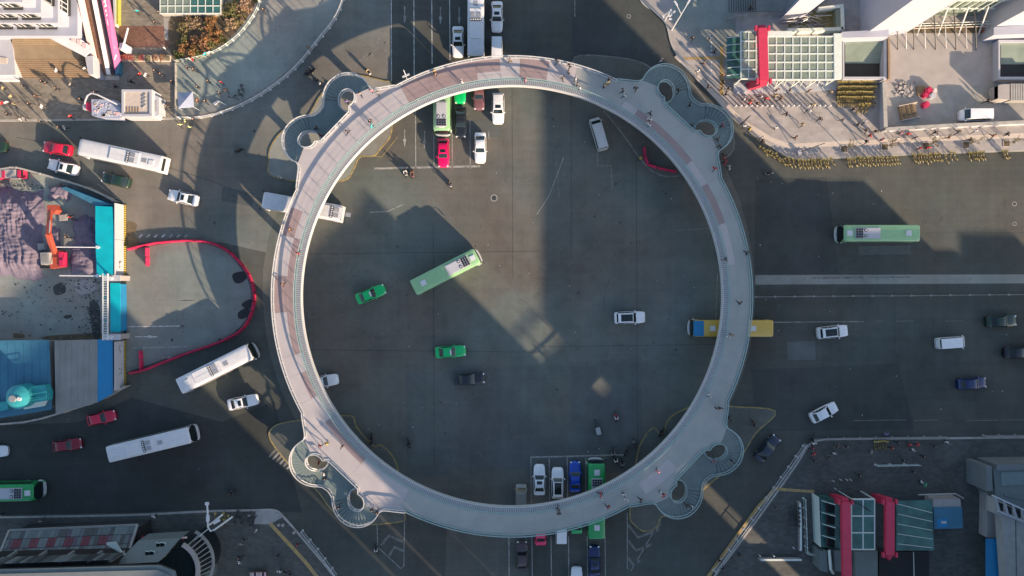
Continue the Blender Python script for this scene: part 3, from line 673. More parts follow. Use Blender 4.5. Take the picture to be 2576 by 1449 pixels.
# ================================================================== vehicles
def wheel_mesh(r, w):
    m = MB(); m.ycyl((0, 0, 0), r, w, 16); m.ycyl((0, 0, 0), r * .62, w * 1.06, 12, 1); return m.mesh('wheel', ['rubber', 'grey_metal'], 40)
CARS = {}
SPEC = {  # L, W, H, belt, windscreen base, windscreen top, rear glass top, rear glass base (fractions of L)
    'sedan': (4.7, 1.80, 1.46, .93, .175, .035, -.215, -.375),
    'suv': (4.7, 1.88, 1.68, 1.06, .20, .075, -.395, -.455),
    'hatch': (4.4, 1.78, 1.52, .97, .20, .055, -.30, -.43),
    'van': (4.75, 1.74, 1.92, 1.12, .41, .275, -.455, -.488),
}
def car_parts(kind):
    if kind in CARS: return CARS[kind]
    L, Wd, H, belt, wb, wt, rt, rb = SPEC[kind]; hw = Wd / 2; van = kind == 'van'
    if van: prof = [(-.5, .80, .62), (-.488, .92, belt - .1), (-.46, .97, belt), (0, 1, belt), (.38, .99, belt), (.44, .95, belt - .12), (.48, .86, belt - .3), (.5, .72, .62)]
    elif kind == 'sedan': prof = [(-.5, .70, .60), (-.487, .85, .84), (-.455, .93, .93), (-.38, .975, .97), (-.2, 1, belt + .02), (.1, 1, belt), (.2, .99, .91), (.33, .965, .85), (.42, .91, .77), (.472, .80, .66), (.5, .60, .50)]
    else: prof = [(-.5, .76, .62), (-.488, .88, belt - .12), (-.46, .95, belt), (-.2, 1, belt + .01), (.1, 1, belt), (.2, .99, belt - .02), (.33, .97, belt - .09), (.42, .92, belt - .17), (.472, .82, belt - .28), (.5, .64, .58)]
    body = MB(); vs = []; zb = .2
    sec = [(-1, 0), (-.8, 0), (-.97, .1), (-1, .3), (-1, -.22), (-.965, -.07), (-.86, -.005), (-.45, .022), (0, .03)]
    for xn, wn, zt in prof:
        w = hw * wn; half = [(0, zb)] + [(-s * w, (zb + dz if i < 4 else zt + dz)) for i, (s, dz) in enumerate(sec) if i > 0]
        ring = [(xn * L, y, z) for y, z in half] + [(xn * L, -y, z) for y, z in half[-2:0:-1]]; vs += ring
    k = len(prof); n = len(vs) // k; fs = [(i * n + j, i * n + (j + 1) % n, (i + 1) * n + (j + 1) % n, (i + 1) * n + j) for i in range(k - 1) for j in range(n)]
    fs += [tuple(range(n))[::-1], tuple(range((k - 1) * n, k * n))]
    body.add(vs, fs)
    # cabin
    wbelt, wroof = hw * .93, hw * (.74 if not van else .86)
    zbase = belt - .03
    def zt(x):
        x = x / L
        if x >= wt: q = (wb - x) / (wb - wt); return zbase + (H - .05 - zbase) * max(0, min(1, q)) ** .92
        if x <= rt: q = (x - rb) / (rt - rb); return zbase + (H - .06 - zbase) * max(0, min(1, q)) ** .92
        m = (x - rt) / (wt - rt); return H - .05 + .05 * math.sin(math.pi * m)
    def wtop(x): q = (zt(x) - zbase) / (H - .05 - zbase); return wbelt * .97 + (wroof - wbelt * .97) * q
    def topp(x, s, d=0.0): w = wtop(x); return (x, s * w, zt(x) + .035 * (1 - s * s) * (1 if zt(x) > zbase + .1 else .4) + d)
    xs = [rb, rb + (rt - rb) * .5, rt, rt + (wt - rt) * .33, rt + (wt - rt) * .66, wt, wt + (wb - wt) * .5, wb]; cb = []
    for xn in xs:
        x = xn * L; cb += [(x, -wbelt, zbase - .03)] + [topp(x, s) for s in (-1, -.85, -.4, 0, .4, .85, 1)] + [(x, wbelt, zbase - .03)]
    n = 9; cf = [(i * n + j, (i + 1) * n + j, (i + 1) * n + j + 1, i * n + j + 1) for i in range(len(xs) - 1) for j in range(n - 1)]
    body.add(cb, [q[::-1] for q in cf])
    # bumpers and sills darker line
    parts = {'body': body.mesh('body', 'car_paint', 38)}
    def patch(x0, x1, s0, s1, d, nx=3, ns=4):
        m = MB(); g = [topp(x0 + (x1 - x0) * i / nx, s0 + (s1 - s0) * j / ns, d) for i in range(nx + 1) for j in range(ns + 1)]
        m.add(g, [(i * (ns + 1) + j, (i + 1) * (ns + 1) + j, (i + 1) * (ns + 1) + j + 1, i * (ns + 1) + j + 1) for i in range(nx) for j in range(ns)]); return m
    parts['windscreen'] = patch((wt + .012) * L, (wb - .012) * L, -.9, .9, .018).mesh('windscreen', 'glass_dark', 60)
    parts['rear_window'] = patch((rb + .014) * L, (rt - .008) * L, -.86, .86, .018).mesh('rear_window', 'glass_dark', 60)
    parts['sunroof'] = patch((wt - .14) * L, (wt - .035) * L, -.62, .62, .012).mesh('sunroof', 'glass_dark', 60)
    parts['panorama_roof'] = patch((rt + .08) * L, (wt - .012) * L, -.78, .78, .012).mesh('panorama_roof', 'glass_dark', 60)
    for nm, sg in (('side_window', 1), ('side_window', -1)):
        m = MB()
        for xa, xb in (((rb + .05), (rb + wt) * .5 + .0), ((rb + wt) * .5 + .012, wb - .05)):
            q = []
            for xn, lo in ((xa, 0), (xb, 0), (xb, 1), (xa, 1)):
                x = xn * L; z0 = zbase + .03; z1 = max(z0 + .04, zt(x) - .07); f = (z1 - zbase) / (max(zt(x) - zbase, .05))
                y = wbelt + (wtop(x) - wbelt) * (f if lo else .06) + .012; q.append((x, sg * y, z1 if lo else z0))
            m.add(q, [(0, 1, 2, 3)] if sg < 0 else [(3, 2, 1, 0)])
        parts['side_window_%d' % sg] = m.mesh('side_window', 'glass_dark')
    for nm, sg in (('mirror_1', 1), ('mirror_-1', -1)):
        m = MB(); m.box(((wb - .045) * L, sg * (hw + .09), belt + .08), (.14, .2, .13)); parts[nm] = m.mesh('mirror', 'car_paint')
    for sg in (1, -1):
        m = MB(); m.box((.462 * L, sg * hw * .68, .66 if not van else .74), (.2, .3, .12), sg * -.5); parts['headlight_%d' % sg] = m.mesh('headlight', 'headlight')
        m = MB(); m.box((-.484 * L, sg * hw * .70, .74 if not van else .92), (.09, .26, .14), sg * .3); parts['taillight_%d' % sg] = m.mesh('taillight', 'taillight')
    parts['wheel'] = wheel_mesh(.33, .22)
    m = MB(); m.box((.1, 0, H + .06), (.22, .72, .14)); parts['roof_sign'] = m.mesh('roof_sign', 'white_metal')
    m = MB(); m.box((.47 * L, 0, .42), (.16, Wd * .62, .16)); m.box((-.482 * L, 0, .46), (.12, Wd * .6, .12)); parts['plates'] = m.mesh('grille', 'black')
    CARS[kind] = parts; return parts
PAINT = {'white': (.76, .77, .80), 'silver': (.44, .455, .47), 'grey': (.22, .225, .22), 'black': (.012, .014, .02), 'red': (.50, .012, .05), 'pinkred': (.72, .0, .10), 'darkred': (.20, .006, .02),
         'green': (.0, .44, .125), 'darkgreen': (.012, .035, .025), 'blue': (.004, .02, .10), 'royal': (.004, .06, .42), 'maroon': (.16, .075, .085), 'brown': (.065, .045, .05), 'midnight': (.010, .02, .045)}
def car(x, y, ang, kind, col, label, group=None, pano=False, sunroof=False, taxi=False, L=None, name=None):
    p = W(x, y, .9); P = car_parts(kind); c = PAINT[col]
    t = thing(name or ('taxi' if taxi else 'parked_van' if group == 'none' else {'sedan': 'sedan_car', 'suv': 'sport_utility_car', 'hatch': 'hatchback_car', 'van': 'minivan'}[kind]), (p.x, p.y, .014), label, 'taxi' if taxi else ('van' if kind == 'van' else 'car'), group if group != 'none' else None, R(ang))
    if L: t.scale = (L / SPEC[kind][0], 1, 1)
    link('body', P['body'], t, color=c); link('windscreen', P['windscreen'], t); link('rear_window', P['rear_window'], t)
    if pano: link('panorama_roof', P['panorama_roof'], t)
    elif sunroof: link('sunroof', P['sunroof'], t)
    for s in (1, -1):
        link('side_window', P['side_window_%d' % s], t); link('mirror', P['mirror_%d' % s], t, color=c)
        link('headlight', P['headlight_%d' % s], t); link('taillight', P['taillight_%d' % s], t)
        for fx in (.30, -.30): link('wheel', P['wheel'], t, (fx * SPEC[kind][0], s * (SPEC[kind][1] / 2 - .12), .33))
    link('grille', P['plates'], t)
    if taxi: link('roof_sign', P['roof_sign'], t)
    return t
G_N, G_S, G_E, G_W1, G_W2, G_C = 'cars queuing on the upper road', 'cars queuing on the lower road', 'cars on the right road', 'cars on the upper left road', 'cars on the lower left road', 'cars inside the ring'
car(1152, 104, -90, 'sedan', 'white', 'white sedan left of the white bus on the upper road', G_N, sunroof=True)
car(1250, 41, -90, 'sedan', 'white', 'white sedan at the top edge right of the white bus', G_N, sunroof=True)
car(1250, 133, -90, 'van', 'white', 'white minivan half hidden under the top of the ring, behind white sedan', G_N)
car(1157, 222, -90, 'sedan', 'green', 'bright green taxi peeking out under the ring beside the green bus', G_N, taxi=True)
car(1159, 307, -90, 'sedan', 'black', 'black sedan right of the green bus inside the ring', G_N)
car(1205, 237, -90, 'sedan', 'maroon', 'dull maroon sedan coming out under the top of the ring', G_N)
car(1253, 272, -90, 'suv', 'white', 'white car rightmost of the queue inside the top of the ring', G_N, sunroof=True)
car(1115, 384, -90, 'hatch', 'pinkred', 'crimson hatchback waiting at the stop line', G_N, sunroof=True)
car(1208, 371, -90, 'sedan', 'white', 'white sedan foremost at the stop line right of the crimson car', G_N)
car(1506, 337, 106, 'van', 'silver', 'silver minivan driving alone at the upper right inside the ring', G_C, L=5.1)
car(1585, 799, 2, 'suv', 'white', 'white car with black glass roof at the right inside the ring', G_C, pano=True)
car(932, 740, 22, 'sedan', 'green', 'bright green taxi left of the turning green bus', G_C, taxi=True)
car(1133, 885, 4, 'sedan', 'green', 'bright green taxi near the ring centre above the black sedan', G_C, taxi=True)
car(1181, 954, 4, 'sedan', 'black', 'black sedan below the centre green taxi', G_C)
car(812, 960, 10, 'sedan', 'white', 'white sedan poking out under the left side of the ring', G_C)
car(142, 373, 171, 'hatch', 'red', 'red hatchback left of the long white bus on the upper left road', G_W1)
car(156, 420, 166, 'sedan', 'white', 'white sedan below the red hatchback on the upper left road', G_W1, sunroof=True)
car(290, 452, 166, 'hatch', 'darkgreen', 'very dark green car below the long white bus', G_W1)
car(459, 497, 167, 'sedan', 'white', 'white sedan right of the dark green car on the left road', G_W1, sunroof=True)
car(-24, 366, 176, 'sedan', 'darkgreen', 'dark car cut off by the left edge above the site', G_W1)
car(610, 1012, 12, 'sedan', 'white', 'white sedan below the upper of two white buses at lower left', G_W2, sunroof=True)
car(253, 1052, 12, 'hatch', 'red', 'bright red car beside the lower site hoarding', G_W2)
car(167, 1120, 7, 'hatch', 'darkred', 'dark red car left of the lower white bus', G_W2)
car(-22, 1137, 3, 'sedan', 'white', 'white car cut off by the left edge at lower left', G_W2)
car(2096, 835, 6, 'suv', 'white', 'white car with dark sunroof right of the yellow bus', G_E, pano=True)
car(2393, 862, 4, 'van', 'white', 'small white van in the middle of the right road', G_E, L=4.3)
car(2521, 808, 3, 'sedan', 'darkgreen', 'dark green sedan at the right edge above the black car', G_E)
car(2566, 887, 2, 'sedan', 'black', 'black car cut off by the right edge', G_E)
car(2447, 965, 4, 'hatch', 'blue', 'dark blue hatchback on the right road', G_E)
car(2074, 1038, 27, 'hatch', 'white', 'white hatchback turning at an angle on the right road', G_E)
car(1932, 1129, 49, 'sedan', 'midnight', 'very dark sedan turning beside the lower right stairs', G_E)
car(1357, 1208, 90, 'sedan', 'white', 'white sedan first from the left at the lower stop line', G_S, sunroof=True)
car(1403, 1216, 90, 'suv', 'white', 'white car with black roof next to the blue car at the lower stop line', G_S, pano=True)
car(1447, 1200, 90, 'sedan', 'royal', 'bright blue sedan left of the green bus at the lower stop line', G_S)
car(1311, 1258, 90, 'van', 'grey', 'grey van half under the bottom of the ring', G_S)
car(1360, 1334, 90, 'sedan', 'pinkred', 'crimson car tail showing below the bottom of the ring', G_S)
car(1412, 1327, 90, 'van', 'white', 'white minivan tail showing below the bottom of the ring', G_S)
car(1451, 1305, 90, 'sedan', 'green', 'green taxi tail just showing left of the green bus rear', G_S, taxi=True)
car(1313, 1399, 90, 'hatch', 'brown', 'dark brown car behind the grey van on the lower road', G_S)
car(1496, 1413, 90, 'sedan', 'blue', 'dark blue sedan behind the green bus on the lower road', G_S, sunroof=True)
car(1451, 1466, 90, 'sedan', 'white', 'white sedan cut off by the bottom edge', G_S)
car(2454, 289, 180, 'van', 'white', 'white van parked in the walled yard at upper right', 'none', L=4.7)
# ------------------------------------------------------------------ buses
BUSM = {}
def bus_parts(L):
    if L in BUSM: return BUSM[L]
    hw, zr = 1.26, 3.02; d = {}
    m = MB(); vs = []
    prof = [(-L / 2, .93, 0), (-L / 2 + .07, .985, .03), (-L / 2 + .2, 1, .05), (L / 2 - .9, 1, .05), (L / 2 - .55, 1, .03), (L / 2 - .32, .97, -.03), (L / 2 - .2, .9, -.12)]
    low = [(-L / 2, 0), (-L / 2, 0), (-L / 2 + .2, 0), (L / 2 - .9, 0), (L / 2 - .4, 0), (L / 2 - .12, 0), (L / 2, 0)]
    for (x, wn, dz), (xl, _) in zip(prof, low):
        w = hw * wn
        half = [(xl, 0, .32), (xl, -w * .96, .32), (xl, -w, .5), ((x + xl) / 2, -w, 1.2), (x, -w * .99, 2.75 + dz), (x, -w * .955, 2.95 + dz), (x, -w * .86, zr + dz), (x, -w * .45, zr + .04 + dz), (x, 0, zr + .05 + dz)]
        vs += half + [(a, -y, z) for a, y, z in half[-2:0:-1]]
    k = len(prof); n = len(vs) // k
    m.add(vs, [(i * n + j, i * n + (j + 1) % n, (i + 1) * n + (j + 1) % n, (i + 1) * n + j) for i in range(k - 1) for j in range(n)] + [tuple(range(n))[::-1], tuple(range((k - 1) * n, k * n))])
    d['body'] = m.mesh('body', 'car_paint', 35)
    # curved black windscreen with a pale bumper frame below
    m = MB(); g = []
    for i in range(4):
        z = .98 + 1.93 * i / 3; x = L / 2 + .05 - .2 * (i / 3) ** 1.6
        for s in (-1.0, -.6, 0, .6, 1.0): g.append((x - .13 * s * s, s * hw * (.985 - .03 * (i / 3) ** 2), z))
    m.add(g, [(i * 5 + j, i * 5 + j + 1, (i + 1) * 5 + j + 1, (i + 1) * 5 + j) for i in range(3) for j in range(4)]); d['windscreen'] = m.mesh('windscreen', 'glass_dark', 60)
    m = MB(); m.tube([(L / 2 - .75, -hw - .02, .75), (L / 2 - .22, -hw * .93, .75), (L / 2 + .06, -hw * .6, .75), (L / 2 + .12, 0, .75), (L / 2 + .06, hw * .6, .75), (L / 2 - .22, hw * .93, .75), (L / 2 - .75, hw + .02, .75)], 0, flat=(.2, .5)); d['bumper'] = m.mesh('bumper', 'white_metal')
    m = MB(); m.box((-L / 2 - .02, 0, 2.2), (.05, 1.9, .8)); d['rear_window'] = m.mesh('rear_window', 'glass_dark')
    for s in (1, -1):
        m = MB(); m.box((L / 2 + .18, s * (hw + .12), 2.35), (.1, .2, .42)); m.tube([(L / 2 - .3, s * hw * .95, 2.75), (L / 2 + .15, s * (hw + .1), 2.65), (L / 2 + .18, s * (hw + .12), 2.5)], .025, 5); d['mirror_%d' % s] = m.mesh('mirror', 'black')
    m = MB(); m.box((0, 0, 0), ((L - 1.6) / 6 - .1, .03, .95)); d['side_window'] = m.mesh('side_window', 'glass_dark')
    d['wheel'] = wheel_mesh(.48, .28)
    m = MB(); m.box((0, 0, .13), (3.7, 1.62, .24)); m.box((0, 0, .27), (3.4, 1.4, .05)); d['unit_green'] = m.mesh('air_conditioner', 'white_wall')
    m = MB(); m.box((0, 0, .10), (4.4, 1.75, .18)); m.box((0, .03, .2), (4.0, .03, .03)); d['unit_white'] = m.mesh('air_conditioner', 'white_metal')
    m = MB(); m.cyl((0, 0), .23, 0, .07, 14); m.cyl((0, 0), .12, .07, .1, 10, mi=1); d['fan'] = m.mesh('fan', ['dark_metal', 'white_metal'])
    m = MB(); m.box((0, 0, .03), (.27, .3, .06)); d['vent'] = m.mesh('vent', 'black')
    m = MB(); m.box((0, 0, .03), (.75, .6, .05)); d['grille'] = m.mesh('grille', 'grey_metal')
    m = MB(); m.box((0, 0, .06), (.85, .8, .12)); m.box((0, 0, .13), (.7, .65, .04)); d['hatch'] = m.mesh('roof_hatch', 'white_metal')
    m = MB(); m.box((0, 0, .04), (.75, .6, .1)); d['hatch_dark'] = m.mesh('roof_hatch', 'grey_metal')
    m = MB()
    for s in (-1, 1): m.box((-.3, s * 1.08, -.04), (L - 1.6, .05, .05))
    for i in range(5): m.box((-L / 2 + 1.1 + i * (L - 2.4) / 4, 0, -.008), (.04, 2.0, .012))
    d['seams'] = m.mesh('roof_seams', 'grey_metal')
    BUSM[L] = d; return d
def bus(x, y, ang, col, style, label, group, L=12.0, ux=None, flip=1):
    p = W(x, y, 2.7); P = bus_parts(L); t = thing('city_bus', (p.x, p.y, .014), label, 'bus', group, R(ang))
    link('body', P['body'], t, color=col); link('windscreen', P['windscreen'], t); link('bumper', P['bumper'], t, color=col); link('rear_window', P['rear_window'], t)
    for s in (1, -1):
        link('mirror', P['mirror_%d' % s], t)
        for i in range(6): link('side_window', P['side_window'], t, (-L / 2 + .9 + (i + .5) * (L - 1.9) / 6, s * 1.262, 1.98))
        for fx in (L / 2 - 2.7, -L / 2 + 3.2): link('wheel', P['wheel'], t, (fx, s * 1.1, .48))
    zr = 3.06; link('roof_seams', P['seams'], t, (0, 0, zr))
    if style == 'grid':
        ux = L / 2 - 4.3 if ux is None else ux
        u = link('air_conditioner', P['unit_green'], t, (ux, 0, zr))
        for i in range(3):
            for j in range(4): link('vent', P['vent'], u, (1.0 + i * .36 - .1, -.55 + j * .37, .29))
        for s in (-.42, .42): link('fan', P['fan'], u, (.35, s, .29))
        link('roof_hatch', P['hatch'], t, (min(ux + 2.7, L / 2 - 1.0), 0, zr)); link('roof_hatch', P['hatch'], t, (-L / 2 + 1.7, 0, zr))
    elif style == 'row':
        ux = .6 if ux is None else ux
        u = link('air_conditioner', P['unit_white'], t, (ux, 0, zr))
        for j in range(5): link('fan', P['fan'], u, (flip * .55, -.68 + j * .34, .2))
        for j in (-.42, .42): link('grille', P['grille'], u, (flip * 1.25, j, .2))
        link('roof_hatch', P['hatch_dark'], t, (ux + flip * 3.0, 0, zr)); link('roof_hatch', P['hatch'], t, (-L / 2 + 1.4, .1, zr))
    else:
        link('roof_hatch', P['hatch'], t, (-L / 2 + 3, 0, zr)); link('roof_hatch', P['hatch'], t, (L / 2 - 3, 0, zr))
    return t
BG, BGL, BW, BY = (.012, .30, .08), (.27, .48, .25), (.60, .605, .63), (.58, .38, .07)
bus(1197, 45, -90, BW, 'row', 'white bus running under the top of the ring on the upper road', 'white buses', ux=1.0, flip=-1)
bus(1111, 252, -90, BGL, 'grid', 'pale green bus coming out under the top of the ring', 'green buses', L=9.6, ux=2.2)
bus(302, 391, 168, BW, 'row', 'long white bus on the upper left road beside the red car', 'white buses', L=12.8, ux=-.9, flip=-1)
bus(758, 520, 170, BW, 'row', 'white bus passing under the left side of the ring', 'white buses', ux=-4.2, flip=-1)
bus(1122, 683, 27, BGL, 'grid', 'green bus turning in the middle of the ring', 'green buses', L=10.9, ux=2.0)
bus(2214, 587, 180, BGL, 'grid', 'green bus on the right road near the pavement', 'green buses', L=11.5, ux=2.1)
bus(1842, 826, 180, BY, 'plain', 'yellow roofed blue bus passing under the right side of the ring', 'buses')
bus(543, 927, 26.5, BW, 'row', 'white bus beside the crimson barriers at lower left', 'white buses', ux=-1.2, flip=1)
bus(378, 1118, 13.5, BW, 'row', 'lower white bus at lower left below the red car', 'white buses', L=12.8, ux=-1.3, flip=1)
bus(-10, 1240, 1, BG, 'grid', 'green bus cut off by the left edge at lower left', 'green buses', ux=2.4)
bus(1501, 1258, 90, BG, 'grid', 'green bus at the lower stop line half under the ring', 'green buses', L=11.4, ux=1.5)
b = [o for o in bpy.data.objects if o.name.startswith('city_bus') and o.get('group') == 'buses'][0]
m = MB(); m.box((5.1, 0, 3.0), (1.5, 2.3, .24)); m.box((5.3, 0, 3.13), (.5, 2.0, .08)); m.build('blue_front_roof', 'blue_sheet', b, None, False)
# ------------------------------------------------------------------ cargo tricycle and truck at the site, container truck
def cargo_truck(x, y, ang, label, name, cab, box, Lc=3.6):
    p = W(x, y, 1.2); t = thing(name, (p.x, p.y, .014), label, 'truck', None, R(ang))
    m = MB(); m.prism([(Lc * .32, -.62, 0), (Lc * .5, -.55, 0), (Lc * .5, .55, 0), (Lc * .32, .62, 0)], .45, 1.35); m.prism([(Lc * .32, -.58, 0), (Lc * .44, -.5, 0), (Lc * .44, .5, 0), (Lc * .32, .58, 0)], 1.35, 1.75); m.build('cab', cab, t, None, False)
    m = MB(); m.box((Lc * .475, 0, 1.45), (.06, 1.0, .45), 0); m.build('windscreen', 'glass_dark', t, None, False)
    m = MB(); m.box((-.1 * Lc, 0, .5), (Lc * .85, .8, .14)); m.build('chassis', 'dark_metal', t, None, False)
    m = MB(); m.box((-.1 * Lc, 0, 1.1), (Lc * .72, 1.35, 1.05)); m.box((-.1 * Lc, 0, 1.65), (Lc * .66, 1.2, .08)); m.build('cargo_box', box, t, None, False)
    wm = wheel_mesh(.27, .16)
    for fx, fy in ((.4 * Lc, .5), (.4 * Lc, -.5), (-.28 * Lc, .58), (-.28 * Lc, -.58)): link('wheel', wm, t, (fx, fy, .27))
    return t
cargo_truck(31, 438, 0, 'small red cargo tricycle with pale grey box beside the upper hoarding', 'cargo_tricycle', 'barrier_pink', 'concrete_light')
cargo_truck(-8, 440, 0, 'small red vehicle nose at the left edge behind the cargo tricycle', 'cargo_tricycle', 'barrier_pink', 'barrier_pink')
p = W(2565, 236, 1.5); t = thing('flatbed_truck', (p.x, p.y, .15), 'grey lorry with ribbed load bed cut off by the right edge', 'truck', None, R(180))
m = MB()
m.prism([(3.2, -1.15, 0), (4.0, -1.0, 0), (4.0, 1.0, 0), (3.2, 1.15, 0), (2.3, 1.15, 0), (2.3, -1.15, 0)], .6, 2.5); m.build('cab', 'concrete_light', t, None, False)
m = MB(); m.box((3.95, 0, 2.0), (.1, 1.9, .8)); m.build('windscreen', 'glass_dark', t, None, False)
for i in range(17):
    m = MB(); m.box((1.9 - i * .36, 0, 1.6), (.28, 2.5, 1.6)); m.build('bed_slat', 'concrete', t, None, False)
m = MB(); m.box((-1, 0, .7), (6.6, 1.0, .25)); m.build('chassis', 'dark_metal', t, None, False)
wm = wheel_mesh(.48, .28)
for fx in (3.1, -2.6): [link('wheel', wm, t, (fx, s * 1.0, .48)) for s in (1, -1)]
# ================================================================== people
def skin_mesh(name, joints, edges, regions):
    """joints: name -> (pos, radius, region). grows one continuous body and colours it by nearest joint region"""
    keys = list(joints); idx = {k: i for i, k in enumerate(keys)}
    me = bpy.data.meshes.new('tmp'); me.from_pydata([joints[k][0] for k in keys], [(idx[a], idx[b]) for a, b in edges], [])
    ob = bpy.data.objects.new('tmp', me); COL.objects.link(ob)
    ob.modifiers.new('s', 'SKIN').use_smooth_shade = True
    sd = ob.modifiers.new('u', 'SUBSURF'); sd.levels = 1; sd.render_levels = 1
    lay = me.skin_vertices[0].data
    for k in keys: lay[idx[k]].radius = joints[k][1] if isinstance(joints[k][1], tuple) else (joints[k][1],) * 2
    lay[idx['pelvis']].use_root = True
    dg = bpy.context.evaluated_depsgraph_get(); ev = ob.evaluated_get(dg); out = bpy.data.meshes.new_from_object(ev); out.name = name
    out.materials.clear()
    for r in regions: out.materials.append(MT(r))
    ri = {r: i for i, r in enumerate(regions)}
    for pl in out.polygons:
        c = pl.center; best = min(keys, key=lambda k: (Vector(joints[k][0]) - c).length)
        reg = joints[best][2]
        if reg == 'head':
            hp = Vector(joints['head'][0]); d = c - hp
            reg = 'skin' if (d.x > .035 and d.z < .05) else 'hair'
        pl.material_index = ri[reg]; pl.use_smooth = True
    bpy.data.objects.remove(ob); bpy.data.meshes.remove(me)
    return out
REG = ['cloth_top', 'trousers', 'skin', 'hair', 'shoes']
def person_mesh(name, stride=0.0, arm=0.0, seated=False, lean=0.0, bag=False):
    J = {}; h = .95 if not seated else .80
    J['pelvis'] = ((0, 0, h), .125, 'trousers'); J['waist'] = ((.01 + lean * .3, 0, h + .17), .12, 'cloth_top'); J['chest'] = ((.02 + lean * .8, 0, h + .38), (.135, .15), 'cloth_top')
    J['neck'] = ((.02 + lean, 0, h + .53), .055, 'skin'); J['head'] = ((.035 + lean, 0, h + .63), .092, 'head'); J['crown'] = ((.03 + lean, 0, h + .70), .075, 'head')
    E = [('pelvis', 'waist'), ('waist', 'chest'), ('chest', 'neck'), ('neck', 'head'), ('head', 'crown')]
    for s, n in ((1, 'l'), (-1, 'r')):
        sw = stride * s
        J['sh' + n] = ((.015 + lean * .9, s * .20, h + .44), .062, 'cloth_top')
        if seated:
            J['el' + n] = ((.22 + lean, s * .25, h + .24), .05, 'cloth_top'); J['ha' + n] = ((.46 + lean, s * .22, h + .20), .036, 'skin')
            J['hi' + n] = ((.03, s * .10, h - .04), .09, 'trousers'); J['kn' + n] = ((.42, s * .14, h - .06), .07, 'trousers'); J['an' + n] = ((.42, s * .13, .34), .05, 'trousers'); J['to' + n] = ((.58, s * .13, .29), .045, 'shoes')
        else:
            J['el' + n] = ((-sw * .28 + .02, s * .25, h + .18), .047, 'cloth_top'); J['ha' + n] = ((-sw * .5 + .08 + arm, s * .23, h - .04 + arm * .6), .036, 'skin')
            J['hi' + n] = ((sw * .05, s * .09, h - .08), .088, 'trousers'); J['kn' + n] = ((sw * .55 + .03, s * .095, .50), .064, 'trousers'); J['an' + n] = ((sw * .95 - (.05 if sw < 0 else 0), s * .09, .10 if sw >= 0 else .16), .045, 'trousers')
            J['to' + n] = ((sw * .95 + .15, s * .10, .045 if sw >= 0 else .06), .04, 'shoes')
        E += [('chest', 'sh' + n), ('sh' + n, 'el' + n), ('el' + n, 'ha' + n), ('pelvis', 'hi' + n), ('hi' + n, 'kn' + n), ('kn' + n, 'an' + n), ('an' + n, 'to' + n)]
    return skin_mesh(name, J, E, REG)
POSE = [person_mesh('walker', .34), person_mesh('walker', -.30), person_mesh('walker', .22, .1), person_mesh('stander', 0.03), person_mesh('stander', .05, .22)]
RIDER = person_mesh('rider', 0, 0, True, .06)
SHIRT = {'dark': (.022, .024, .03), 'white': (.66, .66, .68), 'grey': (.24, .24, .25), 'red': (.50, .02, .035), 'pink': (.62, .25, .30), 'khaki': (.34, .28, .16), 'brown': (.17, .085, .055), 'cyan': (.02, .50, .55), 'yellow': (.62, .46, .06),
         'maroon': (.20, .015, .03), 'green': (.02, .36, .18), 'purple': (.20, .16, .55), 'lime': (.62, .74, .30)}
COLW = {'dark': 'black', 'lime': 'fluorescent yellow', 'khaki': 'khaki', 'cyan': 'turquoise'}
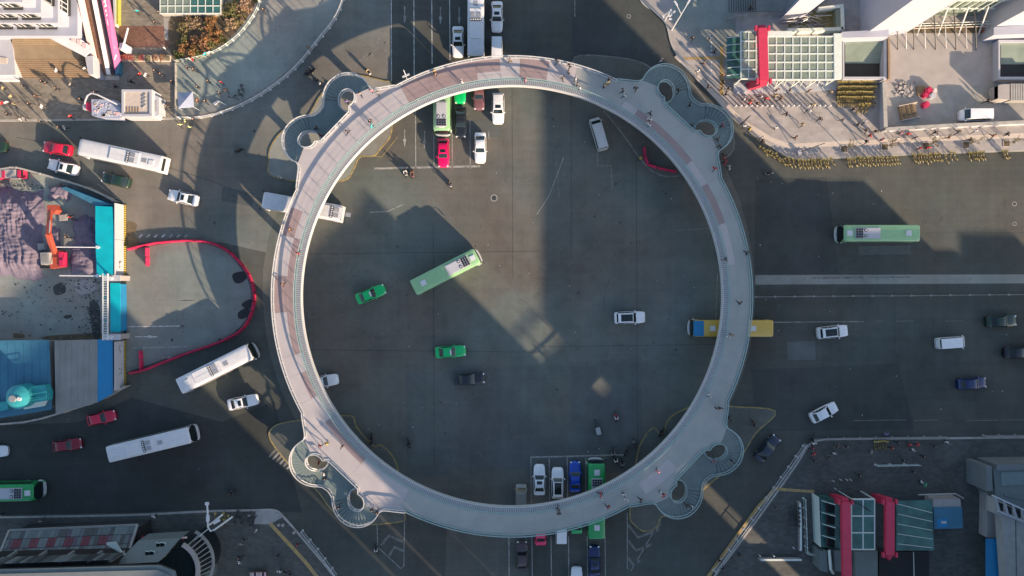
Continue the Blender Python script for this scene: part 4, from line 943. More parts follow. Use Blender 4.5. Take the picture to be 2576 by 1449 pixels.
ZONES = {
 'nw': ('on the beige forecourt', .15, [
  (107,205,'dark'),(118,209,'dark'),(142,223,'dark'),(145,178,'white'),(180,213,'grey'),(215,172,'white'),(290,217,'dark'),(108,268,'white'),(105,306,'dark'),(30,243,'khaki'),(6,261,'red'),(18,258,'white'),(36,262,'khaki'),
  (52,300,'white'),(62,298,'grey'),(178,293,'red'),(240,233,'dark'),(310,297,'white'),(352,187,'red'),(367,189,'white'),(391,179,'dark'),(405,187,'dark'),(345,28,'cyan'),(401,32,'dark'),(391,58,'dark'),(414,121,'white'),(408,295,'white'),(421,267,'dark'),(396,291,'dark'),(75,262,'dark'),(10,222,'khaki'),(60,216,'dark'),(92,243,'brown'),(204,250,'dark'),(330,206,'dark'),(433,205,'dark'),(22,287,'dark')]),
 'apron': ('on the grey curved apron', .15, [
  (663,25,'dark'),(525,205,'dark'),(557,207,'red'),(553,235,'dark'),(569,227,'brown'),(497,219,'dark'),(497,253,'brown'),(517,255,'dark'),(484,150,'red'),(516,137,'cyan'),(471,170,'dark'),(488,176,'dark'),(527,134,'white')]),
 'nwroad': ('on the road below the curved railing', .02, [(466,306,'lime'),(454,314,'lime'),(476,319,'lime'),(489,301,'dark'),(150,320,'dark'),(163,322,'white'),(778,122,'brown'),(706,447,'white')]),
 'nring': ('on the upper ring deck', 6.0, [
  (1092,180,'khaki'),(1095,188,'brown'),(1161,206,'white'),(906,236,'grey'),(934,229,'pink'),(951,234,'grey'),(931,304,'dark'),(935,317,'cyan'),(874,332,'dark'),(1282,152,'brown'),(1402,153,'dark'),(1433,167,'dark'),(1430,182,'grey'),(1416,197,'dark'),(1448,199,'white'),
  (1452,213,'dark'),(1457,221,'white'),(1322,202,'pink'),(1533,198,'dark'),(1529,208,'khaki'),(1519,217,'dark'),(1566,229,'dark'),(1571,239,'white'),(1599,222,'dark')]),
 'ering': ('on the right ring deck', 6.0, [
  (1636,285,'dark'),(1634,300,'white'),(1632,314,'white'),(1810,368,'dark'),(1797,424,'red'),(1878,636,'dark'),(1824,652,'dark'),(1861,762,'dark'),(1841,841,'khaki'),(1829,848,'white'),(1784,994,'white'),(1804,1027,'dark'),(1813,1026,'dark')]),
 'sring': ('on the lower ring deck', 6.0, [
  (1404,1279,'dark'),(1406,1292,'dark'),(1510,1243,'red'),(1513,1251,'white'),(1530,1275,'maroon'),(1569,1244,'white'),(1574,1256,'white'),(1612,1258,'dark'),(1653,1185,'pink'),(1669,1245,'red'),(1663,1240,'white'),(806,1121,'maroon'),(822,1115,'yellow'),(861,1124,'dark')]),
 'wring': ('on the left ring deck', 6.0, [(730,577,'brown'),(750,637,'red'),(712,716,'brown')]),
 'stairs': ('on the ring stairs', None, [(795,322,'dark'),(806,341,'maroon'),(1707,227,'dark'),(1735,264,'dark'),(1739,317,'dark'),(1816,316,'maroon'),(1806,350,'dark'),(815,1190,'white'),(818,1203,'dark'),(936,1283,'dark'),(948,1289,'dark'),(852,1277,'dark'),(1795,1160,'pink'),(1842,1160,'dark'),(1729,1272,'dark'),(1742,1275,'white')]),
 'ne': ('on the pale plaza', .15, [
  (1889,20,'dark'),(1786,95,'white'),(1742,96,'dark'),(1834,107,'dark'),(1833,182,'dark'),(1850,178,'dark'),(1819,190,'brown'),(1820,207,'dark'),(1782,219,'dark'),(1816,222,'khaki'),(1833,223,'dark'),(1826,236,'dark'),(1754,180,'white'),(1871,248,'white'),(1889,251,'brown'),(1886,260,'red'),(1915,242,'white'),
  (1927,248,'red'),(1954,226,'dark'),(1950,242,'khaki'),(1963,248,'brown'),(1938,266,'white'),(1987,227,'grey'),(2035,228,'brown'),(2088,231,'khaki'),(2047,263,'khaki'),(2035,278,'white'),(2018,313,'khaki'),(1950,322,'white'),(2000,346,'brown'),(1871,317,'white'),(1916,346,'white'),(1918,355,'dark'),(1885,324,'yellow'),
  (2157,313,'dark'),(2174,305,'white'),(2178,328,'dark'),(2187,341,'red'),(2178,357,'dark'),(2266,335,'pink'),(2284,337,'red'),(2351,334,'dark'),(2353,342,'white'),(2410,331,'khaki'),(2452,328,'white'),(2497,342,'brown'),(2218,351,'pink'),(2255,348,'white'),(2313,373,'red'),(2335,371,'red'),(2147,275,'dark'),(1905,262,'dark'),(1978,287,'dark'),(2062,300,'dark'),(2120,302,'grey'),(2203,330,'dark'),(2302,346,'dark'),(2386,345,'brown'),(2440,351,'dark'),(2531,338,'dark'),(1797,130,'dark'),(1770,158,'brown'),(1852,140,'dark')]),
 'neyard': ('in the walled yard', .15, [(2484,255,'dark')]),
 'neroad': ('at the foot of the upper right stairs', .14, [(1663,153,'white'),(1820,389,'dark'),(1821,399,'red'),(1824,408,'red'),(1834,423,'white')]),
 'hole': ('seen down a stairwell hole', .14, [(803,1164,'red'),(873,256,'purple')]),
 'sw': ('on the lower left pavement', .15, [(645,1334,'white'),(613,1359,'dark'),(607,1367,'grey'),(603,1403,'dark'),(602,1412,'white'),(699,1400,'dark'),(704,1436,'white'),(717,1440,'dark'),(727,1446,'dark'),(748,1370,'maroon'),(389,1298,'white'),(104,1311,'grey'),(2,1294,'grey')]),
 'se': ('on the lower right pavement', .15, [(1951,1277,'dark'),(1862,1396,'dark'),(1811,1410,'dark'),(1818,1431,'dark'),(2047,1115,'white'),(2044,1127,'maroon'),(2046,1142,'red'),(2049,1158,'dark'),(2098,1140,'white'),(2106,1122,'dark'),(2228,1092,'purple'),(2258,1113,'dark'),(2287,1118,'red'),
  (2307,1118,'red'),(2295,1131,'white'),(2381,1112,'white'),(2321,1147,'dark'),(2272,1157,'dark'),(2297,1186,'dark'),(2325,1219,'green'),(2317,1213,'white'),(2082,1152,'dark'),(2130,1122,'dark'),(2190,1136,'grey'),(2242,1127,'maroon'),(2350,1121,'dark'),(2160,1195,'dark')]),
 'seroad': ('on the painted island right of the ring', .02, [(1894,1060,'dark'),(1897,1069,'dark'),(1834,1052,'dark')]),
 'site': ('in the construction site', .02, [(176,546,'red'),(168,596,'dark')]),
}
rp = random.Random(21); used = {}
for zk, (phrase, z, lst) in ZONES.items():
    cnt = {}
    for x, y, c in lst: cnt[c] = cnt.get(c, 0) + 1
    num = {}
    for x, y, c in sorted(lst):
        num[c] = num.get(c, 0) + 1; w = COLW.get(c, c)
        zz = stair_z(x, y) if z is None else z
        p = W(x, y, zz + .9)
        pose = rp.randrange(5); who = 'person in %s top %s' % (w, phrase)
        if cnt[c] > 1: who = 'person, %s from left among those in %s %s' % (ordw(num[c]), w, phrase)
        o = bpy.data.objects.new('person', POSE[pose]); COL.objects.link(o)
        o.location = (p.x, p.y, zz); o.rotation_euler = (0, 0, rp.uniform(0, TAU)); sc = rp.uniform(.94, 1.06); o.scale = (sc * 1.18, sc * 1.18, sc * 1.03)
        o.color = (*SHIRT[c], 1)
        tag(o, who, 'person', 'people ' + phrase)
# ------------------------------------------------------------------ scooters and riders
def scooter_parts():
    d = {}
    m = MB(); m.prism([(-.62, -.14, 0), (-.1, -.17, 0), (-.1, .17, 0), (-.62, .14, 0)], .42, .72); m.box((.15, 0, .30), (.6, .34, .1)); m.prism([(.38, -.2, 0), (.52, -.13, 0), (.52, .13, 0), (.38, .2, 0)], .3, .98); d['body'] = m.mesh('body', 'car_paint')
    m = MB(); m.prism([(-.6, -.13, 0), (.02, -.15, 0), (.02, .15, 0), (-.6, .13, 0)], .725, .80); d['seat'] = m.mesh('seat', 'black')
    m = MB(); m.tube([(.36, -.34, 1.02), (.44, -.1, 1.0), (.44, .1, 1.0), (.36, .34, 1.02)], .022, 6); m.tube([(.44, 0, 1.0), (.62, 0, .3)], .035, 6); d['handlebar'] = m.mesh('handlebar', 'dark_metal')
    m = MB(); m.box((-.78, 0, .92), (.36, .40, .34)); d['box'] = m.mesh('top_box', 'dark_metal')
    d['wheel'] = wheel_mesh(.23, .11); return d
SCO = scooter_parts()
def scooter(x, y, ang, col, label, rider='dark', z=.014, box=False, helmet=None):
    p = W(x, y, .7 + z); t = thing('motor_scooter', (p.x, p.y, z), label, 'scooter', 'scooters on the roads', R(ang))
    link('body', SCO['body'], t, color=col); link('seat', SCO['seat'], t); link('handlebar', SCO['handlebar'], t)
    for fx in (.64, -.55): link('wheel', SCO['wheel'], t, (fx, 0, .23))
    if box: link('top_box', SCO['box'], t)
    if rider:
        o = bpy.data.objects.new('person', RIDER); COL.objects.link(o); o.location = (p.x, p.y, z); o.rotation_euler = (0, 0, R(ang)); o.color = (*SHIRT[rider], 1)
        o.location += Vector((-.18 * math.cos(R(ang)), -.18 * math.sin(R(ang)), 0))
        tag(o, '%s clad person on the %s' % (COLW.get(rider, rider), label), 'person', 'scooter riders')
sw_, sd_, sr_ = (.55, .55, .56), (.03, .032, .036), (.5, .02, .06)
scooter(1020, 433, -80, sw_, 'pale scooter, left of the pair at the stop line', 'white')
scooter(1037, 436, -85, (.35, .12, .12), 'reddish scooter, right of the pair at the stop line', 'brown')
scooter(1131, 462, -70, sw_, 'lone pale scooter ahead of the stop line', 'dark')
scooter(775, 183, 200, sd_, 'black scooter beyond the upper left stairs', 'dark')
scooter(783, 178, 210, sd_, 'second black scooter beyond the upper left stairs, nearer the ring', 'dark')
scooter(799, 204, -50, sw_, 'pale scooter nearest the upper left stairs', 'dark')
scooter(926, 180, -50, sw_, 'white scooter above the upper left stair flare', 'khaki')
scooter(600, 379, 200, sd_, 'dark scooter alone on the left road', 'dark')
scooter(1936, 436, 3, sw_, 'scooter on the right road below the bicycles', 'dark')
scooter(1550, 1051, 92, sr_, 'red scooter inside the lower right of the ring', 'white', box=False)
scooter(934, 1105, 85, sd_, 'black scooter inside the lower left of the ring', 'dark', box=True)
scooter(1028, 1117, 100, sd_, 'black scooter right of the yellow island tip at lower left', 'dark')
scooter(1542, 1141, 95, sd_, 'leftmost scooter of the cluster right of the lower stop line', 'grey')
scooter(1549, 1158, 100, sd_, 'lowest left scooter of the cluster by the green bus', 'white')
scooter(1565, 1167, 92, sd_, 'lowest scooter of the cluster by the green bus', 'grey')
scooter(1576, 1137, 70, sd_, 'middle scooter of the cluster by the green bus', 'dark')
scooter(1596, 1118, 100, (.3, .3, .31), 'grey scooter topmost of the cluster by the green bus', 'dark', box=True)
scooter(1664, 1088, 60, sd_, 'black scooter beside the yellow island tip at lower right', 'dark')
scooter(582, 1240, 25, sd_, 'dark scooter on the lower left road above the pavement', 'dark')
scooter(947, 1383, 100, sd_, 'scooter beside the painted chevrons at lower left', 'white')
scooter(2046, 1104, 80, sd_, 'dark scooter parked at the corner of the lower right pavement', None, z=.154)
p = W(1503, 1076, .7); t = thing('cargo_tricycle', (p.x, p.y, .014), 'small grey cargo tricycle inside the lower right of the ring', 'tricycle', None, R(104))
m = MB(); m.prism([(-1.2, -.45, 0), (.2, -.45, 0), (.2, .45, 0), (-1.2, .45, 0)], .4, .85); m.build('cargo_box', 'dark_metal', t, None, False)
m = MB(); m.box((-.5, 0, .88), (1.1, .7, .1)); m.build('load', 'grey_metal', t, None, False)
m = MB(); m.tube([(.75, -.3, 1.0), (.8, 0, 1.0), (.75, .3, 1.0)], .03, 6); m.tube([(.8, 0, 1.0), (1.0, 0, .3)], .04, 6); m.box((.5, 0, .5), (.8, .12, .12)); m.box((.35, 0, .75), (.3, .28, .1)); m.build('frame', 'dark_metal', t, None, False)
for fx, fy in ((1.0, 0), (-.7, .42), (-.7, -.42)): link('wheel', SCO['wheel'], t, (fx, fy, .23))
# ------------------------------------------------------------------ shared bicycles
def bicycle_mesh(body):
    m = MB()
    for x in (-.52, .52):
        m.tube([(x + .31 * math.cos(TAU * i / 12), 0, .33 + .31 * math.sin(TAU * i / 12)) for i in range(12)], .024, 4, 1, True)
    m.tube([(-.52, 0, .33), (-.12, 0, .42), (.35, 0, .72), (.42, 0, .95)], .034, 5); m.tube([(-.12, 0, .42), (-.22, 0, .88)], .03, 5); m.tube([(.38, 0, .85), (.52, 0, .33)], .028, 5)
    m.tube([(.34, -.28, 1.02), (.42, 0, .97), (.34, .28, 1.02)], .022, 5, 1); m.prism([(-.36, -.09, 0), (-.08, -.03, 0), (-.08, .03, 0), (-.36, .09, 0)], .88, .94, 1)
    m.box((.60, 0, .84), (.26, .32, .2), 0); m.tube([(-.78, 0, .52), (-.52, 0, .68), (-.25, 0, .58)], 0, flat=(.07, .02))
    return m.mesh('bicycle', [body, 'black'])
BK = bicycle_mesh('bike_yellow')
rb_ = random.Random(5)
def bike(x, y, ang, label, group, z=.014, me=BK):
    p = W(x, y, .5 + z); o = bpy.data.objects.new('bicycle', me); COL.objects.link(o); o.location = (p.x, p.y, z); o.rotation_euler = (rb_.uniform(-.14, .05), 0, R(ang)); tag(o, label, 'bicycle', group)
kb = []
x = 1918.0; kp = smooth_path([(1918, 375), (1950, 396), (1985, 409), (2040, 411), (2100, 409), (2200, 405), (2330, 399), (2400, 396), (2480, 393), (2540, 389)], 8)
segs = [(1918, 1990, 6.2), (1990, 2098, 6.4), (2134, 2202, 6.3), (2206, 2262, 6.6), (2300, 2372, 6.6), (2380, 2412, 11), (2440, 2476, 5), (2524, 2536, 5)]
n = 0
for a, b, st in segs:
    x = a
    while x < b:
        for q in range(len(kp) - 1):
            if kp[q][0] <= x <= kp[q + 1][0]:
                y = kp[q][1] + (kp[q + 1][1] - kp[q][1]) * (x - kp[q][0]) / (kp[q + 1][0] - kp[q][0]); break
        n += 1; bike(x + rb_.uniform(-1.4, 1.4), y + rb_.uniform(-3.5, 3.5), (118 if x > 1985 else 135) + rb_.uniform(-14, 14), 'yellow shared bicycle at the plaza kerb, %s from the left' % ordw(n), 'yellow bicycles along the kerb'); x += st
for r_, y in enumerate((217, 230, 243, 256)):
    for i in range(21 - (2 if r_ == 2 else 0)):
        bike(2108 + i * 4.6 + rb_.uniform(-.6, .6), y + rb_.uniform(-1, 1), 92 + rb_.uniform(-6, 6), 'yellow shared bicycle in the tight block, %s row from the top, %s from left' % (ordw(r_ + 1), ordw(i + 1)), 'yellow bicycles in the tight block', .154)
for i in range(6): bike(2159 + i * 5, 273 + rb_.uniform(-2, 2), 80 + rb_.uniform(-20, 20), 'loose yellow bicycle below the tight block, %s from the left' % ordw(i + 1), 'loose yellow bicycles', .154)
for i, (x, y, a) in enumerate([(541, 1300, 80), (556, 1303, 60), (566, 1299, 100), (574, 1305, 75), (563, 1315, 70)]): bike(x, y, a, 'yellow bicycle under the white street light arms, %s from the left' % ordw(i + 1), 'bicycles on the lower left pavement', .154)
BKD = bicycle_mesh('dark_metal')
for i, (x, y, a) in enumerate([(598, 1294, 70), (606, 1310, 110), (592, 1308, 80), (632, 1298, 95), (640, 1308, 60), (630, 1316, 120), (607, 1297, 40)]): bike(x, y, a, 'dark bicycle beside the pale kerb ramp, %s of the cluster' % ordw(i + 1), 'bicycles on the lower left pavement', .154, BKD)
for i, (x, y, a) in enumerate([(604, 224, 60), (612, 236, 80), (598, 240, 10), (588, 246, 165)]): bike(x, y, a, 'dark bicycle by the curved railing, %s of four' % ordw(i + 1), 'bicycles on the apron', .154, BKD)
for i in range(6): bike(2200 + i * 5.6, 1119 + rb_.uniform(-2, 2), 88 + rb_.uniform(-15, 15), 'yellow bicycle behind the long grey rail, %s from the left' % ordw(i + 1), 'bicycles by the long rail', .154)
for i in range(5): bike(1999 + rb_.uniform(-1, 1), 1278 + i * 11, rb_.uniform(-8, 8), 'grey bicycle at the rack left of the teal subway canopy, %s from the top' % ordw(i + 1), 'bicycles at the rack', .154, BKD)
# ================================================================== railings along the pavements
def fence(pts, z0, h, label, m='white_metal', name='pedestrian_railing', post_px=27, bal=True, cat='railing'):
    P = [Vector((p.x, p.y, z0)) for p in WP(pts, z0 + h)]; c = P[len(P) // 2]
    t = thing(name, c, label, cat)
    r = MB(); r.tube([p + Vector((0, 0, h)) for p in P], 0, flat=(.07, .06)); r.tube([p + Vector((0, 0, .15)) for p in P], 0, flat=(.04, .05)); r.build('rail', m, t)
    for q in resample(P, post_px * GSD):
        b = MB(); b.box(q + Vector((0, 0, (h + .1) / 2)), (.12, .12, h + .1)); b.box(q + Vector((0, 0, .03)), (.3, .3, .05)); b.build('post', m, t)
    if bal:
        b = MB()
        for q in resample(P, .18): b.box(q + Vector((0, 0, h * .55)), (.025, .025, h * .8))
        tag(b.build('balusters', m, t), None, None, None, 'stuff')
    return t
fence([(x, y - 4) for x, y in nw_k if x > 440 and y > -60], KERB_H, 1.05, 'white railing curving along the kerb of the grey apron', post_px=27)
fence([(1800, 1440), (1900, 1303), (2000, 1163), (2031, 1118)], KERB_H, 1.05, 'diagonal white railing along the lower right pavement', post_px=32)
fence([(757, 1340), (800, 1392), (845, 1452)], KERB_H, 1.05, 'white railing along the diagonal kerb of the lower left pavement', post_px=30)
fence(smooth_path([(652, -20), (645, 20), (605, 78), (560, 115), (510, 138), (438, 152)], 5), KERB_H, .8, 'low rail round the planting bed', 'frame_pale', post_px=20)
fence([(1905, 747), (2110, 745), (2300, 744), (2450, 742), (2600, 741)], 0.012, .8, 'long grey median rail in the middle of the right road', 'concrete', 'median_rail', 49, False)
fence([(2050, 1107), (2200, 1104), (2390, 1101)], KERB_H, 1.0, 'long pale rail along the lower right kerb', 'concrete', post_px=40)
fence([(2483, 1098), (2620, 1097)], KERB_H, 1.0, 'short pale rail at the right edge of the lower right kerb', 'concrete', post_px=40)
fence([(2210, 1173), (2318, 1171)], KERB_H, 1.0, 'free standing pale rail above the teal subway canopy', 'frame_pale', post_px=36)
fence([(2027, 1258), (2032, 1395), (2056, 1398)], KERB_H, 1.0, 'thin rail left of the teal subway canopy', 'frame_pale', post_px=24)
fence([(1832, 45), (1900, 32), (1975, 32)], KERB_H, 1.0, 'grey handrail beside the ribbed ramp on the plaza', 'concrete', post_px=20)
# ------------------------------------------------------------------ water filled barriers, each a thing
bm = MB(); bm.prism([(-.66, -.19, 0), (.66, -.19, 0), (.66, .19, 0), (-.66, .19, 0)], 0, .25); vs = []
for z, w in ((.25, .17), (.55, .11), (.82, .085), (.86, .06)): vs += [(-.65, -w, z), (.65, -w, z), (.65, w, z), (-.65, w, z)]
bm.add(vs, [(4 * i + j, 4 * i + (j + 1) % 4, 4 * i + 4 + (j + 1) % 4, 4 * i + 4 + j) for i in range(3) for j in range(4)] + [(12, 13, 14, 15)])
bm.box((.35, 0, .88), (.16, .12, .04)); bm.box((-.35, 0, .88), (.16, .12, .04)); BAR = bm.mesh('water_barrier', 'barrier_pink', 30)
def barrier_line(pts, phrase, step=1.46, wet=True):
    P = [Vector((p.x, p.y, 0)) for p in WP(pts, .8)]; rs = resample(P, step)
    for i, (a, b) in enumerate(zip(rs, rs[1:])):
        o = bpy.data.objects.new('water_barrier', BAR); COL.objects.link(o); o.location = ((a.x + b.x) / 2, (a.y + b.y) / 2, .014); d = b - a; o.rotation_euler = (0, 0, math.atan2(d.y, d.x) + random.uniform(-.05, .05))
        tag(o, 'crimson plastic barrier, %s along the %s' % (ordw(i + 1), phrase), 'barrier', 'crimson barriers')
barrier_line(smooth_path([(318, 627), (380, 612), (440, 606), (490, 605), (535, 613), (575, 635), (605, 665), (625, 695), (636, 730), (636, 765), (625, 800), (608, 828), (570, 852), (520, 872), (460, 892), (400, 915), (355, 933), (318, 940)], 5), 'long curve from the white hoarding')
barrier_line([(366, 622), (368, 690)], 'short upper row inside the curve'); barrier_line([(352, 930), (349, 866)], 'short lower row inside the curve')
barrier_line([(1622, 368), (1625, 410), (1665, 424), (1712, 432)], 'bent row inside the upper right of the ring', 1.5)
# wet stains on the closed lane
for pts in ([(585, 690), (612, 683), (620, 700), (605, 712), (590, 710)], [(608, 765), (630, 752), (646, 762), (636, 775), (618, 776)], [(600, 785), (622, 775), (630, 790), (612, 802), (600, 800)], [(595, 830), (606, 826), (604, 836)], [(548, 855), (556, 852), (556, 862)], [(430, 1080 * .79), (436, 852), (432, 860)]):
    o = sheet('wet_stain', smooth_path(pts, 4, True), .011, 'black', ground)
sheet('closed_lane', smooth_path([(318, 630), (440, 610), (500, 609), (570, 635), (615, 690), (632, 740), (620, 800), (570, 848), (460, 888), (318, 936)], 4) , .0095, 'site_concrete', ground)
sheet('mud_spill', smooth_path([(318, 560), (345, 565), (338, 590), (350, 605), (340, 618), (318, 622)], 4, True), .0105, 'earth', ground)
# ================================================================== construction site (left)
site = sheet('site_ground', [(-120, 428), (35, 426), (110, 443), (200, 468), (285, 508), (312, 520), (312, 978), (245, 1012), (165, 1037), (60, 1065), (-120, 1070)], .03, 'site_mud')
tag(site, 'brown muddy ground of the walled construction site', None, None, 'structure')
def wall(pts, z0, z1, label, m='concrete', name='hoarding', th=.15, post_px=60, cat='wall'):
    P = WP(pts, z1); c = P[len(P) // 2]; t = thing(name, (c.x, c.y, 0), label, cat)
    for i, (a, b) in enumerate(zip(P, P[1:])):
        MB().ribbon([a, a.lerp(b, .995)], th, z0, z1).build('panel', m, t)
    MB().ribbon(P, th + .12, z1, z1 + .08).build('coping', 'kerb', t)
    for q in resample([Vector((p.x, p.y, 0)) for p in P], post_px * GSD): MB().box((q.x, q.y, (z0 + z1 + .15) / 2), (.3, .3, z1 - z0 + .15)).build('post', 'kerb', t)
    return t
wall(smooth_path([(-80, 432), (0, 426), (40, 422), (110, 440), (200, 466), (250, 486), (287, 506)], 3), 0, 1.6, 'curved site wall along the upper left road')
wall(smooth_path([(-80, 1070), (60, 1062), (165, 1035), (245, 1008), (290, 985), (315, 972)], 3), 0, 1.6, 'curved site wall along the lower left road')
def board(y0, y1, label, marks):
    p = W(316, (y0 + y1) / 2); t = thing('site_hoarding', (p.x, p.y, 0), label, 'hoarding')
    n = max(1, round((y1 - y0) / 90)); X = W(315, 0).x
    for i in range(n):
        a, b = W(315, y0 + (y1 - y0) * i / n).y, W(315, y0 + (y1 - y0) * (i + 1) / n).y
        MB().box((X, (a + b) / 2, 1.75), (.1, abs(a - b) - .05, 2.5)).build('panel', 'white_wall', t)
        MB().box((X + .05, (a + b) / 2, .25), (.16, abs(a - b) - .03, .5)).build('striped_base', 'hazard', t)
    k = MB()
    for my in marks:
        yy = W(315, my).y
        for q in range(9):     # small drawn emblem and lettering strokes, printed on the panel
            k.box((X + .056, yy + random.uniform(-.5, .5), 1.55 + random.uniform(-.35, .35)), (.012, random.uniform(.08, .45), random.uniform(.04, .16)))
    k.build('printed_lettering', 'dark_metal', t)
board(516, 694, 'upper white hoarding with striped base at the site entrance', (665,))
board(856, 976, 'lower white hoarding with printed lettering and striped base', (876, 930))
for y, l in ((700, 'upper'), (846, 'lower')):
    p = W(296, y, 1.4); t = thing('gate_pillar', (p.x, p.y, 0), 'pale %s gate pillar of the site entrance' % l, 'pillar')
    MB().box((p.x, p.y, 1.4), (2.3, .75, 2.8)).build('shaft', 'concrete_light', t); MB().box((p.x, p.y, 2.86), (2.45, .9, .12)).build('cap', 'white_wall', t)
    b = MB(); b.cyl((W(280, y, 3).x, p.y), .28, 2.92, 3.3, 12); b.build('lamp', 'white_metal', t, 40)
def gable_roof(name, pts, z, m, label, cat, th=.1, ribs=None, h0=0.0, walls='grey_sheet'):
    P = WP(pts, z); c = sum(P, Vector()) / len(P); t = thing(name, (c.x, c.y, 0), label, cat)
    MB().prism(P, z - th, z).build('roof', m, t)
    In = [c + (p - c) * .96 for p in P]; MB().prism(In, h0, z - th - .003).build('wall', walls, t)
    return t, P
def ribs_on(t, x0, x1, y0, y1, z, step, m, vert=False):
    r = t.children[0]
    n = int(abs((x1 - x0) if not vert else (y1 - y0)) / step)
    for i in range(n + 1):
        b = MB()
        if vert: y = y0 + i * step; a, c = W(x0, y, z), W(x1, y, z)
        else: x = x0 + i * step; a, c = W(x, y0, z), W(x, y1, z)
        b.ribbon([a, c], .06, z, z + .03); b.build('roof_seam', m, r)
t, _ = gable_roof('site_shed', [(240, 518), (282, 520), (287, 600), (285, 690), (243, 694), (240, 600)], 2.9, 'cyan_sheet', 'cyan sheet roofed shed inside the upper white hoarding', 'shed', walls='blue_sheet')
t, _ = gable_roof('site_shed', [(152, 473), (165, 470), (282, 516), (240, 517)], 2.6, 'blue_roof', 'narrow blue shed tapering along the curved upper wall', 'shed', walls='blue_sheet')
t, _ = gable_roof('site_shed', [(-90, 858), (123, 855), (130, 1030), (0, 1052), (-90, 1062)], 2.8, 'blue_roof', 'large blue roofed shed at the left edge', 'shed'); ribs_on(t, -80, 120, 862, 1026, 2.8, 20, 'blue_roof')
t, P = gable_roof('site_shed', [(137, 857), (245, 854), (245, 1012), (140, 1040)], 2.8, 'grey_sheet', 'grey roofed shed between the blue shed and lower white hoarding', 'shed'); ribs_on(t, 150, 240, 860, 1012, 2.8, 15, 'grey_sheet')
t, _ = gable_roof('site_shed', [(245.5, 854), (283, 852), (284, 990), (245.5, 1012)], 2.78, 'blue_sheet', 'strip of blue sheet roofing right of the grey shed', 'shed')
t, _ = gable_roof('site_gate', [(277, 712), (302, 712), (303, 836), (278, 836)], 2.0, 'cyan_sheet', 'cyan sliding site gate between the two pale pillars', 'gate', h0=.1, walls='blue_sheet')
# gantry beam over the gate
p = W(265, 772, 4); t = thing('gate_beam', (p.x, p.y, 0), 'white ladder like gantry beam over the site gate', 'beam')
for xx in (259, 271):
    MB().tube([W(xx, 688, 4), W(xx, 856, 4)], 0, flat=(.12, .2)).build('chord', 'white_metal', t)
for i in range(26): MB().box(W(265, 692 + i * 6.3, 4.0), (.62, .1, .12)).build('rung', 'frame_pale' if i % 9 else 'cyan_sheet', t)
for y in (692, 852):
    q = W(265, y, 4); MB().box((q.x, q.y, 2), (.2, .2, 4)).build('post', 'white_metal', t)
for x0, x1, y, l in ((142, 246, 621, 'upper'), (150, 246, 693, 'lower')):
    p = W(x1, y, 3.2); t = thing('site_pole', (p.x, p.y, 0), '%s white horizontal pole reaching from the cyan shed over the site' % l, 'pole')
    MB().tube([W(x0, y, 3.3), W(x1, y + 1, 3.3)], .09, 8).build('arm', 'white_metal', t); q = W(x1, y + 1, 3.3); MB().box((q.x, q.y, 1.65), (.2, .2, 3.3)).build('post', 'white_metal', t); MB().cyl((q.x, q.y), .25, 3.3, 3.5, 10).build('cap', 'white_metal', t)
# dust nets: wrinkled sheets
def net(pts_box, label, seed, hgt=1.0, ang=0.0, mask=None):
    x0, y0, x1, y1 = pts_box; nx, ny = int((x1 - x0) / 2), int((y1 - y0) / 2); mb = MB(); vs = []
    for j in range(ny + 1):
        for i in range(nx + 1):
            u, v = i / nx, j / ny; x, y = x0 + (x1 - x0) * u, y0 + (y1 - y0) * v
            fu, fv = max(0, abs(u - .5) * 2 - .5) * 2, max(0, abs(v - .5) * 2 - .5) * 2
            ex = fu * (12 * noise.noise((v * 3, seed, 0)) + 6 * noise.noise((v * 9, seed, 2)))
            ey = fv * (12 * noise.noise((u * 3, seed, 5)) + 6 * noise.noise((u * 9, seed, 7)))
            q = W(x + ex, y + ey); c, s = math.cos(ang), math.sin(ang); a, b = q.x * c + q.y * s, -q.x * s + q.y * c
            a += .8 * noise.noise((a * .3, b * .3, seed + 1)); w = .5 * noise.noise((a * .25, b * .10, seed)) + .34 * abs(noise.noise((a * .9, b * .3, seed + 3))) + .2 * abs(noise.noise((a * 2.2, b * .45, seed + 9))) + .10 * noise.noise((a * 1.1, b * 3.0, seed))
            edge = min(1, 6 * min(u, v, 1 - u, 1 - v))
            vs.append((q.x, q.y, .06 + max(0.0, hgt * (.45 + w)) * edge))
    mb.add(vs, [(j * (nx + 1) + i, (j + 1) * (nx + 1) + i, (j + 1) * (nx + 1) + i + 1, j * (nx + 1) + i + 1) for j in range(ny) for i in range(nx)])
    p = W((x0 + x1) / 2, (y0 + y1) / 2)
    return solo('dust_net', mb, 'net', (p.x, p.y, .03), label, 'netting', 'dust nets over the earth', smooth=75)
net((-60, 478, 112, 700), 'large wrinkled mauve dust net at the left edge of the site', 3.3, 1.6, .12)
net((186, 545, 240, 618), 'wrinkled mauve dust net beside the upper cyan shed', 8.1, 1.0, 1.2)
net((176, 612, 243, 690), 'wrinkled mauve dust net right of the orange excavator body', 5.7, .9, 1.5)
net((122, 466, 180, 500), 'small mauve net flap under the blue tapering shed', 2.2, .9, .8)
net((132, 575, 152, 628), 'narrow mauve net strip beside the excavator arm', 9.2, .7, .2)
